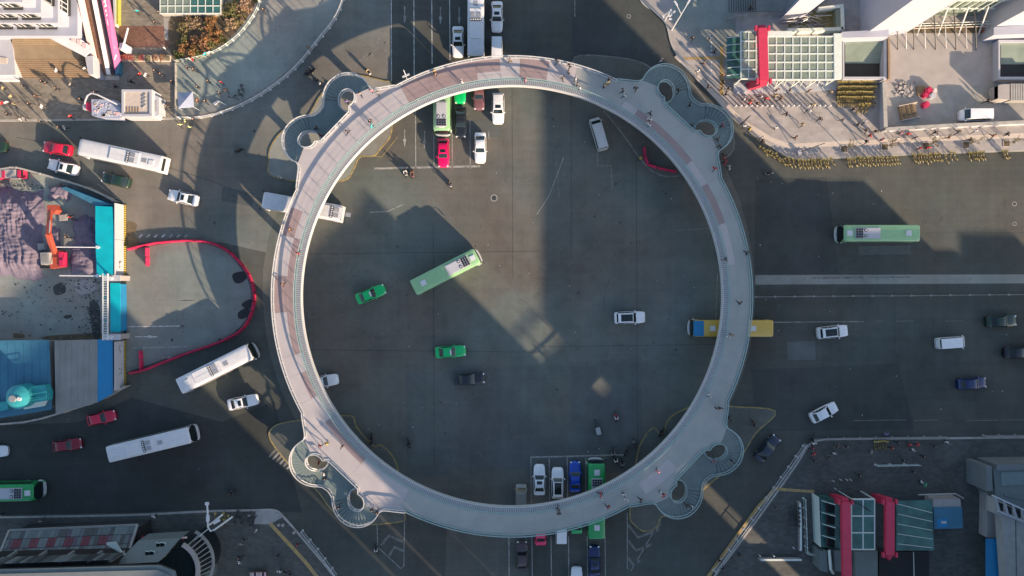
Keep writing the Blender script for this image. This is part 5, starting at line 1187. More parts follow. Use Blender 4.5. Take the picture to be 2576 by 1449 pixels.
# excavator
p = W(132, 652, 1); ex = thing('excavator', (p.x, p.y, .03), 'orange excavator with long folded arm among the dust nets', 'excavator')
def obx(name, pts, z0, z1, m): return MB().prism(WP(pts, z1), z0, z1).build(name, m, ex)
obx('track', [(100, 636), (150, 634), (150, 644), (100, 646)], .03, .75, 'black'); obx('track', [(100, 664), (150, 662), (150, 673), (100, 675)], .03, .75, 'black')
obx('undercarriage', [(112, 640), (138, 640), (138, 668), (112, 668)], .3, .95, 'dark_metal')
obx('engine_hood', [(124, 632), (154, 630), (156, 672), (126, 676)], .96, 2.0, 'orange_machine'); obx('counterweight', [(147, 634), (157, 634), (158, 670), (149, 672)], .9, 2.2, 'barrier_pink')
obx('cab', [(101, 636), (123, 635), (125, 664), (103, 666)], .96, 2.7, 'concrete'); obx('cab_window', [(104, 640), (119, 639), (121, 660), (106, 661)], 2.7, 2.74, 'grey_sheet')
for nm, path, w_, h_ in (('boom', [(138, 634, 1.9), (128, 610, 4.2), (122, 588, 5.0)], .62, .6), ('stick', [(122, 590, 5.05), (124, 560, 4.6), (127, 530, 3.4)], .5, .5)):
    MB().tube([W(x, y, z) for x, y, z in path], 0, flat=(w_, h_)).build(nm, 'orange_machine', ex)
MB().tube([W(133, 622, 2.6), W(127, 600, 4.0)], .09, 8).build('hydraulic_ram', 'grey_metal', ex); MB().tube([W(124, 585, 5.5), W(126, 555, 5.1)], .09, 8).build('hydraulic_ram', 'grey_metal', ex)
b = MB(); b.prism(WP([(118, 516), (136, 515), (142, 528), (134, 538), (119, 534)], 2.4), .9, 2.4); b.build('bucket', 'orange_machine', ex)
for x, y, l in ((158, 547, 'beside the excavator bucket'), (104, 620, 'beside the excavator cab')):
    c = W(x, y, .6); b = MB(); b.prism(WP([(x - 11, y - 8), (x + 10, y - 9), (x + 11, y + 8), (x - 9, y + 9)], .6), .03, .6); b.prism(WP([(x - 9, y - 6), (x + 8, y - 7), (x + 9, y + 6), (x - 7, y + 7)], .6), .6, .72)
    solo('concrete_block', b, 'concrete', (c.x, c.y, .03), 'pale concrete block ' + l, 'block')
# cement silo rising by the blue shed
p = W(40, 1000, 3); t = thing('cement_silo', (p.x, p.y, 0), 'cyan cement silo with round top and railed platform over the blue shed', 'silo')
q = W(40, 1000, 5.6); b = MB(); b.cyl((q.x, q.y), 1.75, 2.85, 5.2, 28); b.cyl((q.x, q.y), 1.75, 5.2, 5.7, 28, .8); b.build('tank', 'silo_teal', t, 40)
b = MB(); b.cyl((q.x - .3, q.y - .15), .5, 5.6, 6.0, 16); b.build('hatch', 'grey_metal', t, 40); b = MB(); b.cyl((q.x + .6, q.y - .2), .3, 5.5, 5.9, 12); b.build('filter', 'white_metal', t, 40)
MB().prism(WP([(60, 975), (112, 968), (120, 990), (118, 1008), (62, 1016)], 4.2), 2.85, 4.2).build('platform', 'silo_teal', t)
MB().prism(WP([(58, 1016), (116, 1006), (108, 1022), (60, 1030)], 3.4), 2.85, 3.4).build('step', 'frame_pale', t)
for i in range(6): MB().box(W(76 + i * 8, 1002 - i, 4.7), (.06, .06, 1.0)).build('rail_post', 'silo_teal', t)
MB().tube([W(72, 994, 5.2), W(116, 985, 5.2), W(117, 1002, 5.2), W(74, 1008, 5.2)], .04, 6).build('guard_rail', 'silo_teal', t)
MB().prism(WP([(-40, 1020), (20, 1008), (20, 1030), (-40, 1044)], 3.6), 2.85, 3.6).build('conveyor', 'silo_teal', t)
# rubble and puddles in the site
for pts, m in (([(135, 720), (160, 712), (165, 735), (140, 742)], 'asphalt_dark'), ([(190, 712), (230, 705), (240, 730), (200, 740)], 'concrete'), ([(70, 676), (78, 674), (80, 686), (71, 688)], 'dark_metal'), ([(225, 760), (250, 770), (252, 845), (236, 848)], 'asphalt_dark'), ([(35, 838), (60, 842), (60, 850), (36, 850)], 'earth'), ([(120, 845), (258, 838), (258, 852), (122, 855)], 'earth'), ([(160, 795), (180, 792), (178, 800), (165, 802)], 'asphalt_dark')):
    sheet('site_patch', smooth_path(pts, 4, True), .034 + .001 * random.random(), m, site)
rr = random.Random(9); mb = MB()
for _ in range(420):
    x, y = rr.choice([(rr.uniform(150, 255), rr.uniform(700, 760)), (rr.uniform(0, 255), rr.uniform(700, 850)), (rr.uniform(205, 250), rr.uniform(770, 845)), (rr.uniform(-20, 110), rr.uniform(455, 480))]); q = W(x, y); s = rr.uniform(.05, .2)
    mb.box((q.x, q.y, s * .25 + .03), (s, s * rr.uniform(.5, 1.2), s * .6), rr.uniform(0, 3), rr.randrange(2))
tag(mb.build('rubble', ['site_concrete', 'dark_metal']), 'scattered broken rubble and scrap on the site mud', None, None, 'stuff')
# ================================================================== upper left: arcade building, steps, escalators, kiosk, planting
def facade(t, cx, cy, z, h, inx, iny, m_wall, par=None):
    pass
p = W(195, 90, 6); bl = thing('white_arcade_building', (p.x, p.y, 0), 'white classical building with stepped cornices at the upper left corner', 'building')
cx, cy = p.x, p.y
def Lslab(name, d, z0, z1, m, parent):   # corner slab: d pulled back from the corner line
    return MB().prism([(cx - d, cy + d, 0), (cx - d, cy + 30, 0), (cx - 34, cy + 30, 0), (cx - 34, cy + d, 0)], z0, z1).build(name, m, parent)
Lslab('wall', .9, 0, 3.0, 'white_facade', bl); Lslab('canopy_cornice', 0, 4.9, 6.0, 'white_facade', bl); Lslab('lower_wall', .95, 3.0, 4.9, 'white_facade', bl)
z = 6.0
for fl in range(6):
    w_ = Lslab('storey_wall', 1.25, z, z + 3.7, 'white_facade', bl)
    c_ = Lslab('cornice', .55, z + 3.2, z + 3.7, 'white_facade', bl); Lslab('cornice_step', .8, z + 2.95, z + 3.2, 'white_facade', c_)
    for i in range(7):
        a = 1.6 + i * 3.2
        for ax in (0, 1):
            f = MB(); g = MB(); zc = z + 1.55
            if ax == 0:
                f.box((cx - 1.25 - a - 1.2, cy + 1.25 - .05, zc), (2.5, .14, 2.3)); g.box((cx - 1.25 - a - 1.2, cy + 1.15, zc), (2.1, .08, 1.9)); ledge = ((cx - 1.25 - a - 1.2, cy + 1.05, z + .3), (2.6, .45, .14))
                bars = [((cx - 1.25 - a - 1.2 + o_, cy + 1.1, zc), (.09, .1, 1.9)) for o_ in (-.5, .2)] + [((cx - 1.25 - a - 1.2, cy + 1.1, zc + .4), (2.1, .1, .08))]
            else:
                f.box((cx - 1.25 + .05, cy + 1.25 + a + 1.2, zc), (.14, 2.5, 2.3)); g.box((cx - 1.15, cy + 1.25 + a + 1.2, zc), (.08, 2.1, 1.9)); ledge = ((cx - 1.05, cy + 1.25 + a + 1.2, z + .3), (.45, 2.6, .14))
                bars = [((cx - 1.1, cy + 1.25 + a + 1.2 + o_, zc), (.1, .09, 1.9)) for o_ in (-.5, .2)] + [((cx - 1.1, cy + 1.25 + a + 1.2, zc + .4), (.1, 2.1, .08))]
            fo = f.build('window', 'grey_metal' if (i + fl) % 3 else 'white_metal', bl); g.build('pane', 'glass_dark', fo)
            for c1, d1 in bars: MB().box(c1, d1).build('glazing_bar', 'white_metal', fo)
            MB().box(*ledge).build('sill', 'dark_metal', fo)
    z += 3.7
# slanted entrance soffit with pink letter boxes, and plain roof at the left edge
sg = thing('entrance_sign', W(190, 128, 3), 'white slanting entrance fascia with pink letter boxes below the arcade', 'sign')
a, b, c, d = W(118, 93, 4.6), W(200, 96, 4.6), W(236, 122, 3.9), W(212, 142, 3.2)
m = MB(); P4 = [a, b, c, d]; m.add([*P4, *[q - Vector((0, 0, .25)) for q in P4]], [(3, 2, 1, 0), (4, 5, 6, 7), (0, 1, 5, 4), (1, 2, 6, 5), (2, 3, 7, 6), (3, 0, 4, 7)]); m.build('fascia', 'white_wall', sg)
for lx, ly, lz in ((184, 97, 4.66), (198, 104, 4.58), (212, 113, 4.36)):
    MB().prism([W(lx - 5, ly - 6, lz), W(lx + 5, ly - 4, lz), W(lx + 5, ly + 9, lz), W(lx - 5, ly + 7, lz)], lz - .2, lz + .02).build('letter_box', 'pale_pink', sg)
MB().prism(WP([(214, 142), (233, 140), (235, 187), (224, 188), (220, 178)], 3.0), .15, 3.0).build('end_pier', 'white_wall', sg)
rf = thing('white_annex', W(10, 160), 'plain white flat roofed annex at the left edge', 'building')
MB().prism(WP([(-60, 92), (24, 92), (33, 124), (39, 188), (-60, 190)], 1.8), .14, 1.8).build('block', 'white_wall', rf); MB().prism(WP([(-60, 188), (40, 188), (40, 202), (-60, 203)], 1.0), .14, 1.0).build('ledge', 'white_metal', rf)
MB().prism(WP([(-20, 140), (17, 146), (17, 160), (-20, 158)], 1.9), 1.8, 1.9).build('roof_hatch', 'beige', rf)
# broad stone steps
stp = thing('stone_steps', W(120, 140), 'broad brown stone steps in front of the white arcade', 'steps')
ys = [196, 190, 185, 180, 175, 170, 165, 160, 155, 150]
for i, y in enumerate(ys):
    zt = .14 + .15 * (i + 1)
    MB().prism(WP([(33, y), (236 - i * 4, y), (236 - i * 4, 100), (33, 100)], zt), zt - .15, zt - .002).build('step', 'step_stone', stp); MB().ribbon([W(33, y - .6, zt), W(236 - i * 4, y - .6, zt)], .09, zt - .002, zt + .003).build('step_nosing', 'brown_steel', stp)
for i, y in enumerate([111, 106, 101, 97, 94]):
    zt = 1.64 + .15 * (i + 1); MB().prism(WP([(30, y), (190 - i * 6, y), (190 - i * 6, 92), (30, 92)], zt), zt - .15, zt - .002).build('step', 'step_stone', stp)
# escalators
es = thing('escalator_pair', W(262, 170), 'pair of escalators with pink sign panel rising to the top edge', 'escalator')
def rampstrip(name, b0, b1, t0, t1, za, zb, m, parent, th=.3):
    A, B, C, D = W(*b0, za), W(*b1, za), W(*t1, zb), W(*t0, zb)
    mb = MB(); mb.add([A, B, C, D] + [q - Vector((0, 0, th)) for q in (A, B, C, D)], [(0, 1, 2, 3), (7, 6, 5, 4), (0, 4, 5, 1), (1, 5, 6, 2), (2, 6, 7, 3), (3, 7, 4, 0)]); return mb.build(name, m, parent)
rampstrip('truss', (236, 188), (300, 188), (184, -40), (262, -40), .1, 6.6, 'brown_steel', es, .5)
rampstrip('balustrade', (236, 187), (250, 187), (186, -45), (200, -45), 1.0, 7.6, 'pale_pink', es, .35)
rampstrip('step_run', (251, 186), (267, 186), (203, -42), (220, -42), .35, 6.9, 'brown_steel', es, .2)
rampstrip('handrail', (268, 187), (277, 187), (222, -45), (232, -45), 1.0, 7.6, 'white_metal', es, .3)
rampstrip('side_gap', (278, 184), (288, 184), (234, -42), (246, -42), .5, 7.0, 'purple_dark', es, .2)
pk = rampstrip('sign_panel', (289, 178), (301, 150), (247, -45), (266, -45), 1.3, 7.9, 'pink_sign', es, .3)
A, B, C, D = W(289, 178, 1.32), W(301, 150, 1.32), W(266, -45, 7.93), W(247, -45, 7.93)
for i in range(9):     # pale printed characters, too worn to read
    u = .08 + i * .105; o = A.lerp(D, u).lerp(B.lerp(C, u), .28); d1 = (D - A).normalized(); d2 = ((B.lerp(C, u)) - A.lerp(D, u)) * .46; L_ = .95
    g = MB()
    if i % 3 == 1:
        for s0, s1, t0, t1 in ((0, 1, 0, .3), (0, 1, .7, 1), (0, .3, .3, .7), (.7, 1, .3, .7)):
            q = [o + d1 * L_ * a1 + d2 * b1 + Vector((0, 0, .16)) for a1, b1 in ((s0, t0), (s1, t0), (s1, t1), (s0, t1))]; g.add(q, [(0, 1, 2, 3)])
    else:
        for s0, s1, t0, t1 in ((0, .35, 0, 1), (.35, .65, .35, .65), (.65, 1, 0, 1)):
            q = [o + d1 * L_ * a1 + d2 * b1 + Vector((0, 0, .16)) for a1, b1 in ((s0, t0), (s1, t0), (s1, t1), (s0, t1))]; g.add(q, [(0, 1, 2, 3)])
    g.build('printed_character', 'white_wall', pk)
MB().prism(WP([(237, 150), (249, 150), (250, 188), (240, 188)], 1.1), .15, 1.1).build('lower_end', 'arch_red', es); MB().prism(WP([(289, 156), (299, 155), (299, 184), (290, 186)], 1.2), .15, 1.2).build('lower_end', 'blue_roof', es)
MB().prism(WP([(250, 190), (300, 190), (300, 201), (250, 201)], .2), .14, .2).build('comb_plate', 'grey_metal', es)
yp = thing('yellow_banner', W(290, 20), 'tall white pylon sign with yellow edge beside the escalators', 'sign'); MB().prism(WP([(283, -30), (291, -30), (291, 64), (287, 64)], 1.1), .14, 1.1).build('pylon', 'white_metal', yp); MB().prism(WP([(291.3, -30), (297, -30), (297, 60), (291.3, 60)], 1.0), .14, 1.0).build('edge_panel', 'yellow_panel', yp)
lp = thing('flood_light', W(305, 118), 'short white floodlight arm right of the pink sign panel', 'lamp'); MB().tube([W(306, 126, 2.4), W(313, 105, 3.2), W(322, 70, 3.8)], .14, 8).build('arm', 'white_metal', lp); q = W(306, 116, 2.6); MB().box((q.x, q.y, 1.35), (.7, 1.0, 2.4)).build('body', 'white_metal', lp)
# planters along the terrace
for i, (x, m_) in enumerate([(306, 'flower_red'), (318, 'flower_red'), (332, 'flower_red'), (346, 'leaf_olive'), (358, 'flower_red'), (374, 'leaf_olive'), (393, 'leaf_rust'), (410, 'leaf_rust'), (422, 'leaf_olive')]):
    c = W(x, 146, .5); t = thing('planter_box', (c.x, c.y, .14), 'low planter box on the brick terrace edge, %s from the left' % ordw(i + 1), 'planter', 'planters on the terrace edge')
    MB().box((c.x, c.y, .34), (.72, .9, .4)).build('box', 'beige', t); mb = MB(); q = random.Random(i)
    for _ in range(160):
        v = Vector((q.uniform(-.36, .36), q.uniform(-.44, .44), q.uniform(.5, .95))) + Vector((c.x, c.y, 0)); d1 = Vector((q.uniform(-1, 1), q.uniform(-1, 1), q.uniform(-.4, .4))).normalized() * .1; d2 = d1.cross(Vector((q.uniform(-1, 1), q.uniform(-1, 1), 1))).normalized() * .06
        mb.add([v, v + d1, v + d1 + d2, v + d2], [(0, 1, 2, 3)])
    mb.build('foliage', m_, t)
# skylight over the bed
sk = thing('glass_skylight', W(480, 15), 'green glazed skylight grid at the top edge beside the planting', 'skylight')
for i in range(8):
    for j in range(3): MB().prism(WP([(404 + i * 19, -22 + j * 19), (421 + i * 19, -22 + j * 19), (421 + i * 19, -5 + j * 19), (404 + i * 19, -5 + j * 19)], 1.5), 1.42, 1.46).build('pane', 'glass_teal' if i > 3 else 'glass_green', sk)
for i in range(9): MB().ribbon([W(402.5 + i * 19, -24, 1.5), W(402.5 + i * 19, 34, 1.5)], .12, 1.38, 1.52).build('glazing_bar', 'frame_pale', sk)
for j in range(4): MB().ribbon([W(401, -23.5 + j * 19, 1.5), W(556, -23.5 + j * 19, 1.5)], .14, 1.37, 1.53).build('glazing_bar', 'frame_pale', sk)
MB().prism(WP([(402, -26), (556, -26), (556, 34), (402, 34)], 1.35), .14, 1.3).build('upstand', 'leaf_green' if False else 'concrete', sk)
# planting bed and shrubs
bed = sheet('planting_bed', smooth_path([(436, 30), (560, 34), (600, -30), (650, -30), (640, 16), (600, 76), (555, 112), (508, 134), (436, 148)], 4, True), .152, 'earth', pave_nw)
def shrub(x, y, r, h, cols, label, seed, n=900, name='shrub'):
    q = random.Random(seed); c = W(x, y, .15 + h * .6); t = thing(name, (c.x, c.y, .15), label, 'shrub', 'shrubs in the planting bed'); lv = [MB() for _ in cols]; rm = r * GSD
    lumps = [(q.uniform(-.7, .7) * rm, q.uniform(-.7, .7) * rm, q.uniform(.4, .85) * h, q.uniform(.28, .5) * rm) for _ in range(9)]
    for _ in range(n):
        lx, ly, lz, lr = q.choice(lumps); d = Vector((q.gauss(0, 1), q.gauss(0, 1), q.gauss(0, .8))).normalized() * lr * q.uniform(.5, 1.08)
        v = Vector((c.x + lx, c.y + ly, .15 + lz)) + d; v.z = max(.2, v.z); s = q.uniform(.07, .16)
        d1 = Vector((q.uniform(-1, 1), q.uniform(-1, 1), q.uniform(-.5, .5))).normalized() * s; d2 = d1.cross(Vector((q.uniform(-1, 1), q.uniform(-1, 1), q.uniform(.2, 1)))).normalized() * s * .6
        lv[q.choices(range(len(cols)), [3, 1, 1][:len(cols)])[0]].add([v - d1, v + d2, v + d1, v - d2], [(0, 1, 2, 3)])
    for k, (m_, mb) in enumerate(zip(cols, lv)): mb.build('leaves', m_, t)
    b = MB()
    for lx, ly, lz, lr in lumps: b.tube([(c.x, c.y, .15), (c.x + lx * .5, c.y + ly * .5, .15 + lz * .5), (c.x + lx, c.y + ly, .15 + lz)], [.04, .03, .015], 5)
    b.build('stems', 'bark', t)
Rr, Gg, Oo, Tt = 'leaf_rust', 'leaf_green', 'leaf_olive', 'leaf_tan'
for i, (x, y, r, h, cols, lb) in enumerate([
    (470, 122, 22, 1.1, (Rr, Oo), 'rust coloured shrub at the lower left of the planting bed'), (505, 108, 26, 1.3, (Rr, Tt), 'large rust shrub in the middle of the planting bed'), (540, 88, 22, 1.1, (Rr, Oo), 'rust shrub towards the curved rail of the bed'), (492, 64, 26, .8, (Tt, Oo), 'tan low shrub below the glass skylight'),
    (535, 60, 20, 1.2, (Rr, Gg), 'dark rust shrub right of the tan shrub'), (580, 60, 18, 1.0, (Tt, Oo), 'tan shrub near the right end of the bed'), (575, 20, 24, 1.3, (Oo, Gg), 'olive green shrub beside the skylight corner'), (615, 12, 20, 1.1, (Tt, Rr), 'tan and rust shrub at the top edge'), (600, 48, 16, 1.0, (Oo, Tt), 'olive shrub along the curved rail'),
    (450, 138, 14, .8, (Gg, Oo), 'small green shrub at the bed corner post'), (490, 132, 16, .8, (Gg, Oo), 'green shrub along the lower bed rail'), (530, 118, 14, .8, (Oo, Gg), 'olive shrub along the lower bed rail'), (455, 100, 16, .8, (Oo, Gg), 'olive shrub beside the concrete pad'), (635, -8, 14, .9, (Oo, Gg), 'olive shrub at the bed tip by the top edge'), (560, 100, 13, .8, (Oo, Gg), 'small olive shrub at the bend of the rail'), (462, 70, 15, .7, (Oo, Tt), 'low olive shrub right of the concrete pad')]):
    shrub(x, y, r, h, cols, lb, i + 40, int(22 * r + 250))
# kiosk, sign gate, canopy, L sign
k = thing('white_kiosk', W(352, 265), 'white kiosk with beige roof on the forecourt edge', 'kiosk')
MB().prism(WP([(312, 232), (376, 232), (376, 288), (312, 288)], 2.9), .14, 2.9).build('roof', 'beige', k)
for a_, b_ in (((306, 228), (382, 228)), ((306, 290), (382, 290)), ((309, 231), (309, 288)), ((379, 231), (379, 288))): MB().ribbon([W(*a_, 3.05), W(*b_, 3.05)], .35, .14, 3.08).build('parapet', 'white_wall', k)
for i in range(5): MB().box(W(320 + i * 7, 277, 2.95), (.12, .9, .08)).build('roof_slat', 'wood', k)
for i in range(4): MB().box(W(362, 240 + i * 9, 2.95), (.8, .2, .14), .8).build('roof_vent', 'grey_metal', k)
MB().prism(WP([(383, 236), (400, 244), (400, 290), (383, 296)], 2.2), .14, 2.2).build('counter_awning', 'white_wall', k); MB().prism(WP([(386, 252), (394, 254), (394, 280), (386, 280)], 2.3), 2.2, 2.25).build('counter_opening', 'grey_metal', k)
MB().prism(WP([(308, 291), (392, 291), (388, 298), (320, 298)], 1.6), .14, 1.6).build('front_skirt', 'white_wall', k)
g = thing('sign_pavilion', W(265, 275), 'low pavilion with pale mosaic roof and white hooped pole beside the kiosk', 'pavilion')
MB().prism(WP([(230, 250), (288, 251), (304, 262), (302, 298), (258, 297), (231, 290)], 1.9), .14, 1.9).build('roof', 'tent', g)
q = random.Random(4)
for i in range(26): MB().box(W(q.uniform(236, 298), q.uniform(256, 293), 1.95), (q.uniform(.15, .7), q.uniform(.1, .5), .05), q.choice((0, .5, 1.57, -.6))).build('roof_panel', q.choice(['white_wall', 'grey_metal', 'pale_pink', 'white_metal', 'beige']), g)
MB().tube([W(x, y, z) for x, y, z in ((212, 268, .3), (214, 254, 2.4), (220, 240, 3.2), (230, 234, 3.6), (245, 238, 3.6), (270, 250, 3.2), (296, 263, 2.6), (304, 272, 1.0))], .13, 8).build('hooped_pole', 'white_wall', g)
MB().prism(WP([(216, 258), (230, 258), (230, 277), (217, 276)], 1.5), .14, 1.5).build('red_panel', 'barrier_pink', g); MB().prism(WP([(208, 262), (216, 262), (216, 275), (208, 275)], 1.2), .14, 1.2).build('base', 'white_wall', g)
c = W(466, 252, 2.4); t = thing('square_canopy', (c.x, c.y, .144), 'square pale blue canopy with folded top on the apron', 'canopy')
P4 = WP([(446, 233), (484, 231), (487, 269), (449, 272)], 2.2); apx = W(466, 252, 2.75)
for i in range(4):
    a, b = P4[i], P4[(i + 1) % 4]; MB().add([a, b, apx, a - Vector((0, 0, .18)), b - Vector((0, 0, .18))], [(0, 2, 1), (0, 1, 4, 3)]).build('canopy_panel', 'tent', t)
    MB().tube([(a.x, a.y, .15), (a.x, a.y, 2.1)], .03, 6).build('pole', 'white_metal', t)
t = thing('bent_sign', W(548, 258), 'white bent sign lying on the apron edge', 'sign')
MB().prism(WP([(534, 261), (546, 251), (550, 255), (538, 265)], .5), .14, .5).build('board', 'white_wall', t); MB().ribbon(WP([(546, 251), (568, 264)], .5), .1, .14, .5).build('leg', 'white_metal', t)
MB().ribbon(WP([(444, 160), (444, 292)]), .14, .14, .5).build('low_wall', 'kerb', pave_nw)
# ================================================================== upper right: plaza, subway canopies, towers of the white block
def subway(name, label, x0, x1, y0, y1, z, nx, ny, glass, bars='frame_pale', skip=()):
    t = thing(name, W((x0 + x1) / 2, (y0 + y1) / 2), label, 'canopy'); sx, sy = (x1 - x0) / nx, (y1 - y0) / ny
    for i in range(nx):
        for j in range(ny):
            if (i, j) in skip: continue
            MB().prism(WP([(x0 + i * sx + .8, y0 + j * sy + .8), (x0 + (i + 1) * sx - .8, y0 + j * sy + .8), (x0 + (i + 1) * sx - .8, y0 + (j + 1) * sy - .8), (x0 + i * sx + .8, y0 + (j + 1) * sy - .8)], z), z - .05, z - .02).build('pane', glass, t)
    for i in range(nx + 1): MB().ribbon([W(x0 + i * sx, y0 - 1, z), W(x0 + i * sx, y1 + 1, z)], .16, z - .2, z + .05).build('glazing_bar', bars, t)
    for j in range(ny + 1): MB().ribbon([W(x0 - 1, y0 + j * sy, z), W(x1 + 1, y0 + j * sy, z)], .18, z - .22, z + .06).build('glazing_bar', bars, t)
    for i in range(0, nx + 1, 2):
        for y in (y0, y1):
            q = W(x0 + i * sx, y, z); MB().box((q.x, q.y, (z - .2) / 2 + .07), (.16, .16, z - .34)).build('post', bars, t)
    return t
cn = subway('subway_canopy', 'large greenish glass canopy grid right of the red arch', 1932, 2098, 92, 200, 4.2, 8, 5, 'glass_green')
MB().prism(WP([(2098, 84), (2118, 84), (2118, 198), (2099, 200)], 4.3), 3.9, 4.3).build('edge_roof', 'frame_pale', cn); MB().prism(WP([(1932, 78), (1993, 78), (1993, 92), (1932, 91)], 4.4), 4.1, 4.4).build('edge_roof', 'frame_pale', cn)
for i in range(8):
    a, b = W(1937 + i * 21, 201, 4.2), W(1929 + i * 21, 216, 1.2); MB().tube([a, b], .07, 6).build('brace', 'frame_pale', cn)
MB().prism(WP([(1925, 202), (2120, 201), (2122, 226), (1850, 238), (1848, 208)], .22), .14, .22).build('plinth', 'white_wall', cn)
c2 = subway('subway_canopy', 'small glass canopy grid left of the red arch', 1864, 1902, 80, 198, 4.0, 2, 5, 'glass_green')
for i in range(6): MB().tube([W(1864, 92 + i * 19, 3.9), W(1845, 93 + i * 19, 2.6), W(1828, 95 + i * 19, 2.5)], .06, 6).build('awning_rib', 'white_metal', c2)
MB().prism(WP([(1828, 92), (1862, 90), (1862, 196), (1828, 196)], 2.5), 2.42, 2.46).build('awning', 'glass_teal', c2); MB().prism(WP([(1846, 208), (1860, 206), (1882, 222), (1880, 230), (1847, 230)], .8), .14, .8).build('ramp_wall', 'white_wall', c2)
# stairs going down under the big canopy
for i in range(10): MB().prism(WP([(1940 + i * 14, 100), (1954 + i * 14, 100), (1954 + i * 14, 194), (1940 + i * 14, 194)], .3), .144, .3 - .012 * i).build('stair_tread', 'leaf_olive' if False else 'site_concrete', cn)
def arch(label, top, zt, foot_n, foot_s, wtop=25):
    t = thing('red_arch', W(top[0][0], top[0][1]), label, 'arch')
    A, B = top; P = [W(*A, zt), W(*B, zt)]
    MB().tube([P[0], P[1]], 0, flat=(wtop * GSD * .85, .7)).build('beam', 'arch_red', t)
    for (fx, fy), q in ((foot_n, P[0]), (foot_s, P[1])):
        f = W(fx, fy); MB().tube([q, Vector((q.x, q.y, zt - .5)).lerp(Vector((f.x, f.y, .3)), .5), (f.x, f.y, .1)], 0, flat=(1.1, 1.0)).build('leg', 'arch_red', t)
    for q in P:
        for s in (-1, 1): MB().box((q.x + s * .95, q.y, zt + .1), (.3, .7, .5)).build('bracket', 'arch_red', t)
    return t
arch('crimson arch beam across the glass canopies at upper right', ((1917, 72), (1921, 205)), 5.6, (1896, 110), (1884, 218))
# pit with scrap, ribbed ramp
pt = thing('glazed_pit', W(2055, 45), 'green walled pit full of scrap metal behind the glass canopy', 'pit')
for a_, b_ in (((1982, 76), (2122, 72)), ((2119, 18), (2121, 74)), ((2060, 22), (2122, 14))): MB().ribbon([W(*a_, 1.4), W(*b_, 1.4)], .5, .14, 1.4).build('rim', 'frame_pale', pt)
MB().prism(WP([(1984, 34), (2116, 22), (2116, 72), (1984, 74)], .2), .144, .19).build('floor', 'leaf_olive', pt); MB().prism(WP([(2102, 24), (2115, 22), (2115, 70), (2103, 70)], 1.2), .19, 1.2).build('inner_wall', 'glass_green', pt)
q = random.Random(12)
for i in range(70):
    x, y = q.uniform(1984, 2066), q.uniform(38, 70); a = W(x, y, q.uniform(.3, .9)); b = a + Vector((q.uniform(.6, 2.4) * q.choice((-1, 1)), q.uniform(-.7, .7), q.uniform(-.2, .25))); MB().tube([a, b], q.uniform(.02, .06), 4).build('scrap_bar', q.choice(['grey_metal', 'net', 'white_metal']), pt)
rmp = thing('ribbed_ramp', W(1860, 10), 'grey ribbed ramp at the top edge of the plaza', 'ramp'); MB().prism(WP([(1828, -30), (1990, -30), (1975, 30), (1830, 28)], .3), .144, .3).build('slab', 'concrete_apron', rmp)
for i in range(12): MB().ribbon([W(1834 + i * 6, -30, .36), W(1834 + i * 6, 27, .36)], .1, .3, .37).build('rib', 'dark_metal', rmp)
# white tower blocks whose walls lean outward in view
wb = thing('white_block_building', W(2330, 20), 'huge white walled building blocks leaving the top right edge', 'building')
def block(pts, z0, z1, m='white_wall', nm='block'): return MB().prism(WP(pts, z0), 0, z1).build(nm, m, wb)
MB().prism(WP([(1976, 36), (2034, 30), (2110, -30), (2060, -60)], 3), .14, 34).build('block', 'white_facade', wb)
blk = MB().prism(WP([(2198, 71), (2318, 58), (2318, -40), (2198, -40)], 4.5), .14, 45).build('block', 'white_facade', wb)
MB().prism(WP([(2520, 58), (2640, 52), (2640, -40), (2520, -40)], 4.5), .14, 45).build('block', 'white_facade', wb)
MB().prism(WP([(2318.5, 5), (2519.5, 2), (2519.5, -60), (2318.5, -60)], 6), .14, 30).build('glass_wall', 'glass_green', wb)
for i in range(11): MB().box(W(2322 + i * 19, 6, 6) + Vector((0, -.1, 4)), (.14, .14, 14)).build('mullion', 'frame_pale', wb)
for j in range(4): MB().box(W(2419, 6, 6) + Vector((0, -.12, -2 + j * 3)), (12.2, .16, .16)).build('transom', 'frame_pale', wb)
MB().prism(WP([(2118, 80), (2236, 74), (2236, 92), (2118, 95)], 3.2), .14, 3.2).build('terrace_roof', 'white_facade', wb); MB().prism(WP([(2500, 68), (2620, 60), (2620, 84), (2500, 88)], 3.2), .14, 3.2).build('terrace_roof', 'white_facade', wb)
# steel frame over the dug strip
sf = thing('steel_frame', W(2400, 60), 'row of thin steel posts and slanting white props over the dug strip', 'scaffold')
for i, x in enumerate((2259, 2280, 2300, 2328, 2354, 2380, 2405, 2432, 2456)): MB().tube([W(x, 125 if i % 2 == 0 else 122, .2), W(x - 2, 66, 2.2), W(x - 4 if i % 2 else x - 6, 22 if i % 2 == 0 else 62, 3.2)], .06 if i % 2 else .09, 6).build('post', 'dark_metal' if i % 2 == 0 else 'grey_metal', sf)
for x in (2307, 2360, 2411, 2461): MB().tube([W(x, 88, .3), W(x + 13, 52, 3), W(x + 26, 16, 5.5)], .1, 6).build('prop', 'white_metal', sf)
for y, m_ in ((58, 'white_metal'), (64, 'frame_pale'), (70, 'beige')): MB().tube([W(2250, y + 3, 2), W(2520, y - 5, 2)], .07, 6).build('rail', m_, sf)
for i in range(7): MB().tube([W(2466 + i * 5, 82 - i, .4), W(2482 + i * 5, 58 - i, 1.0)], .06, 6).build('bundled_bar', 'orange_machine', sf)
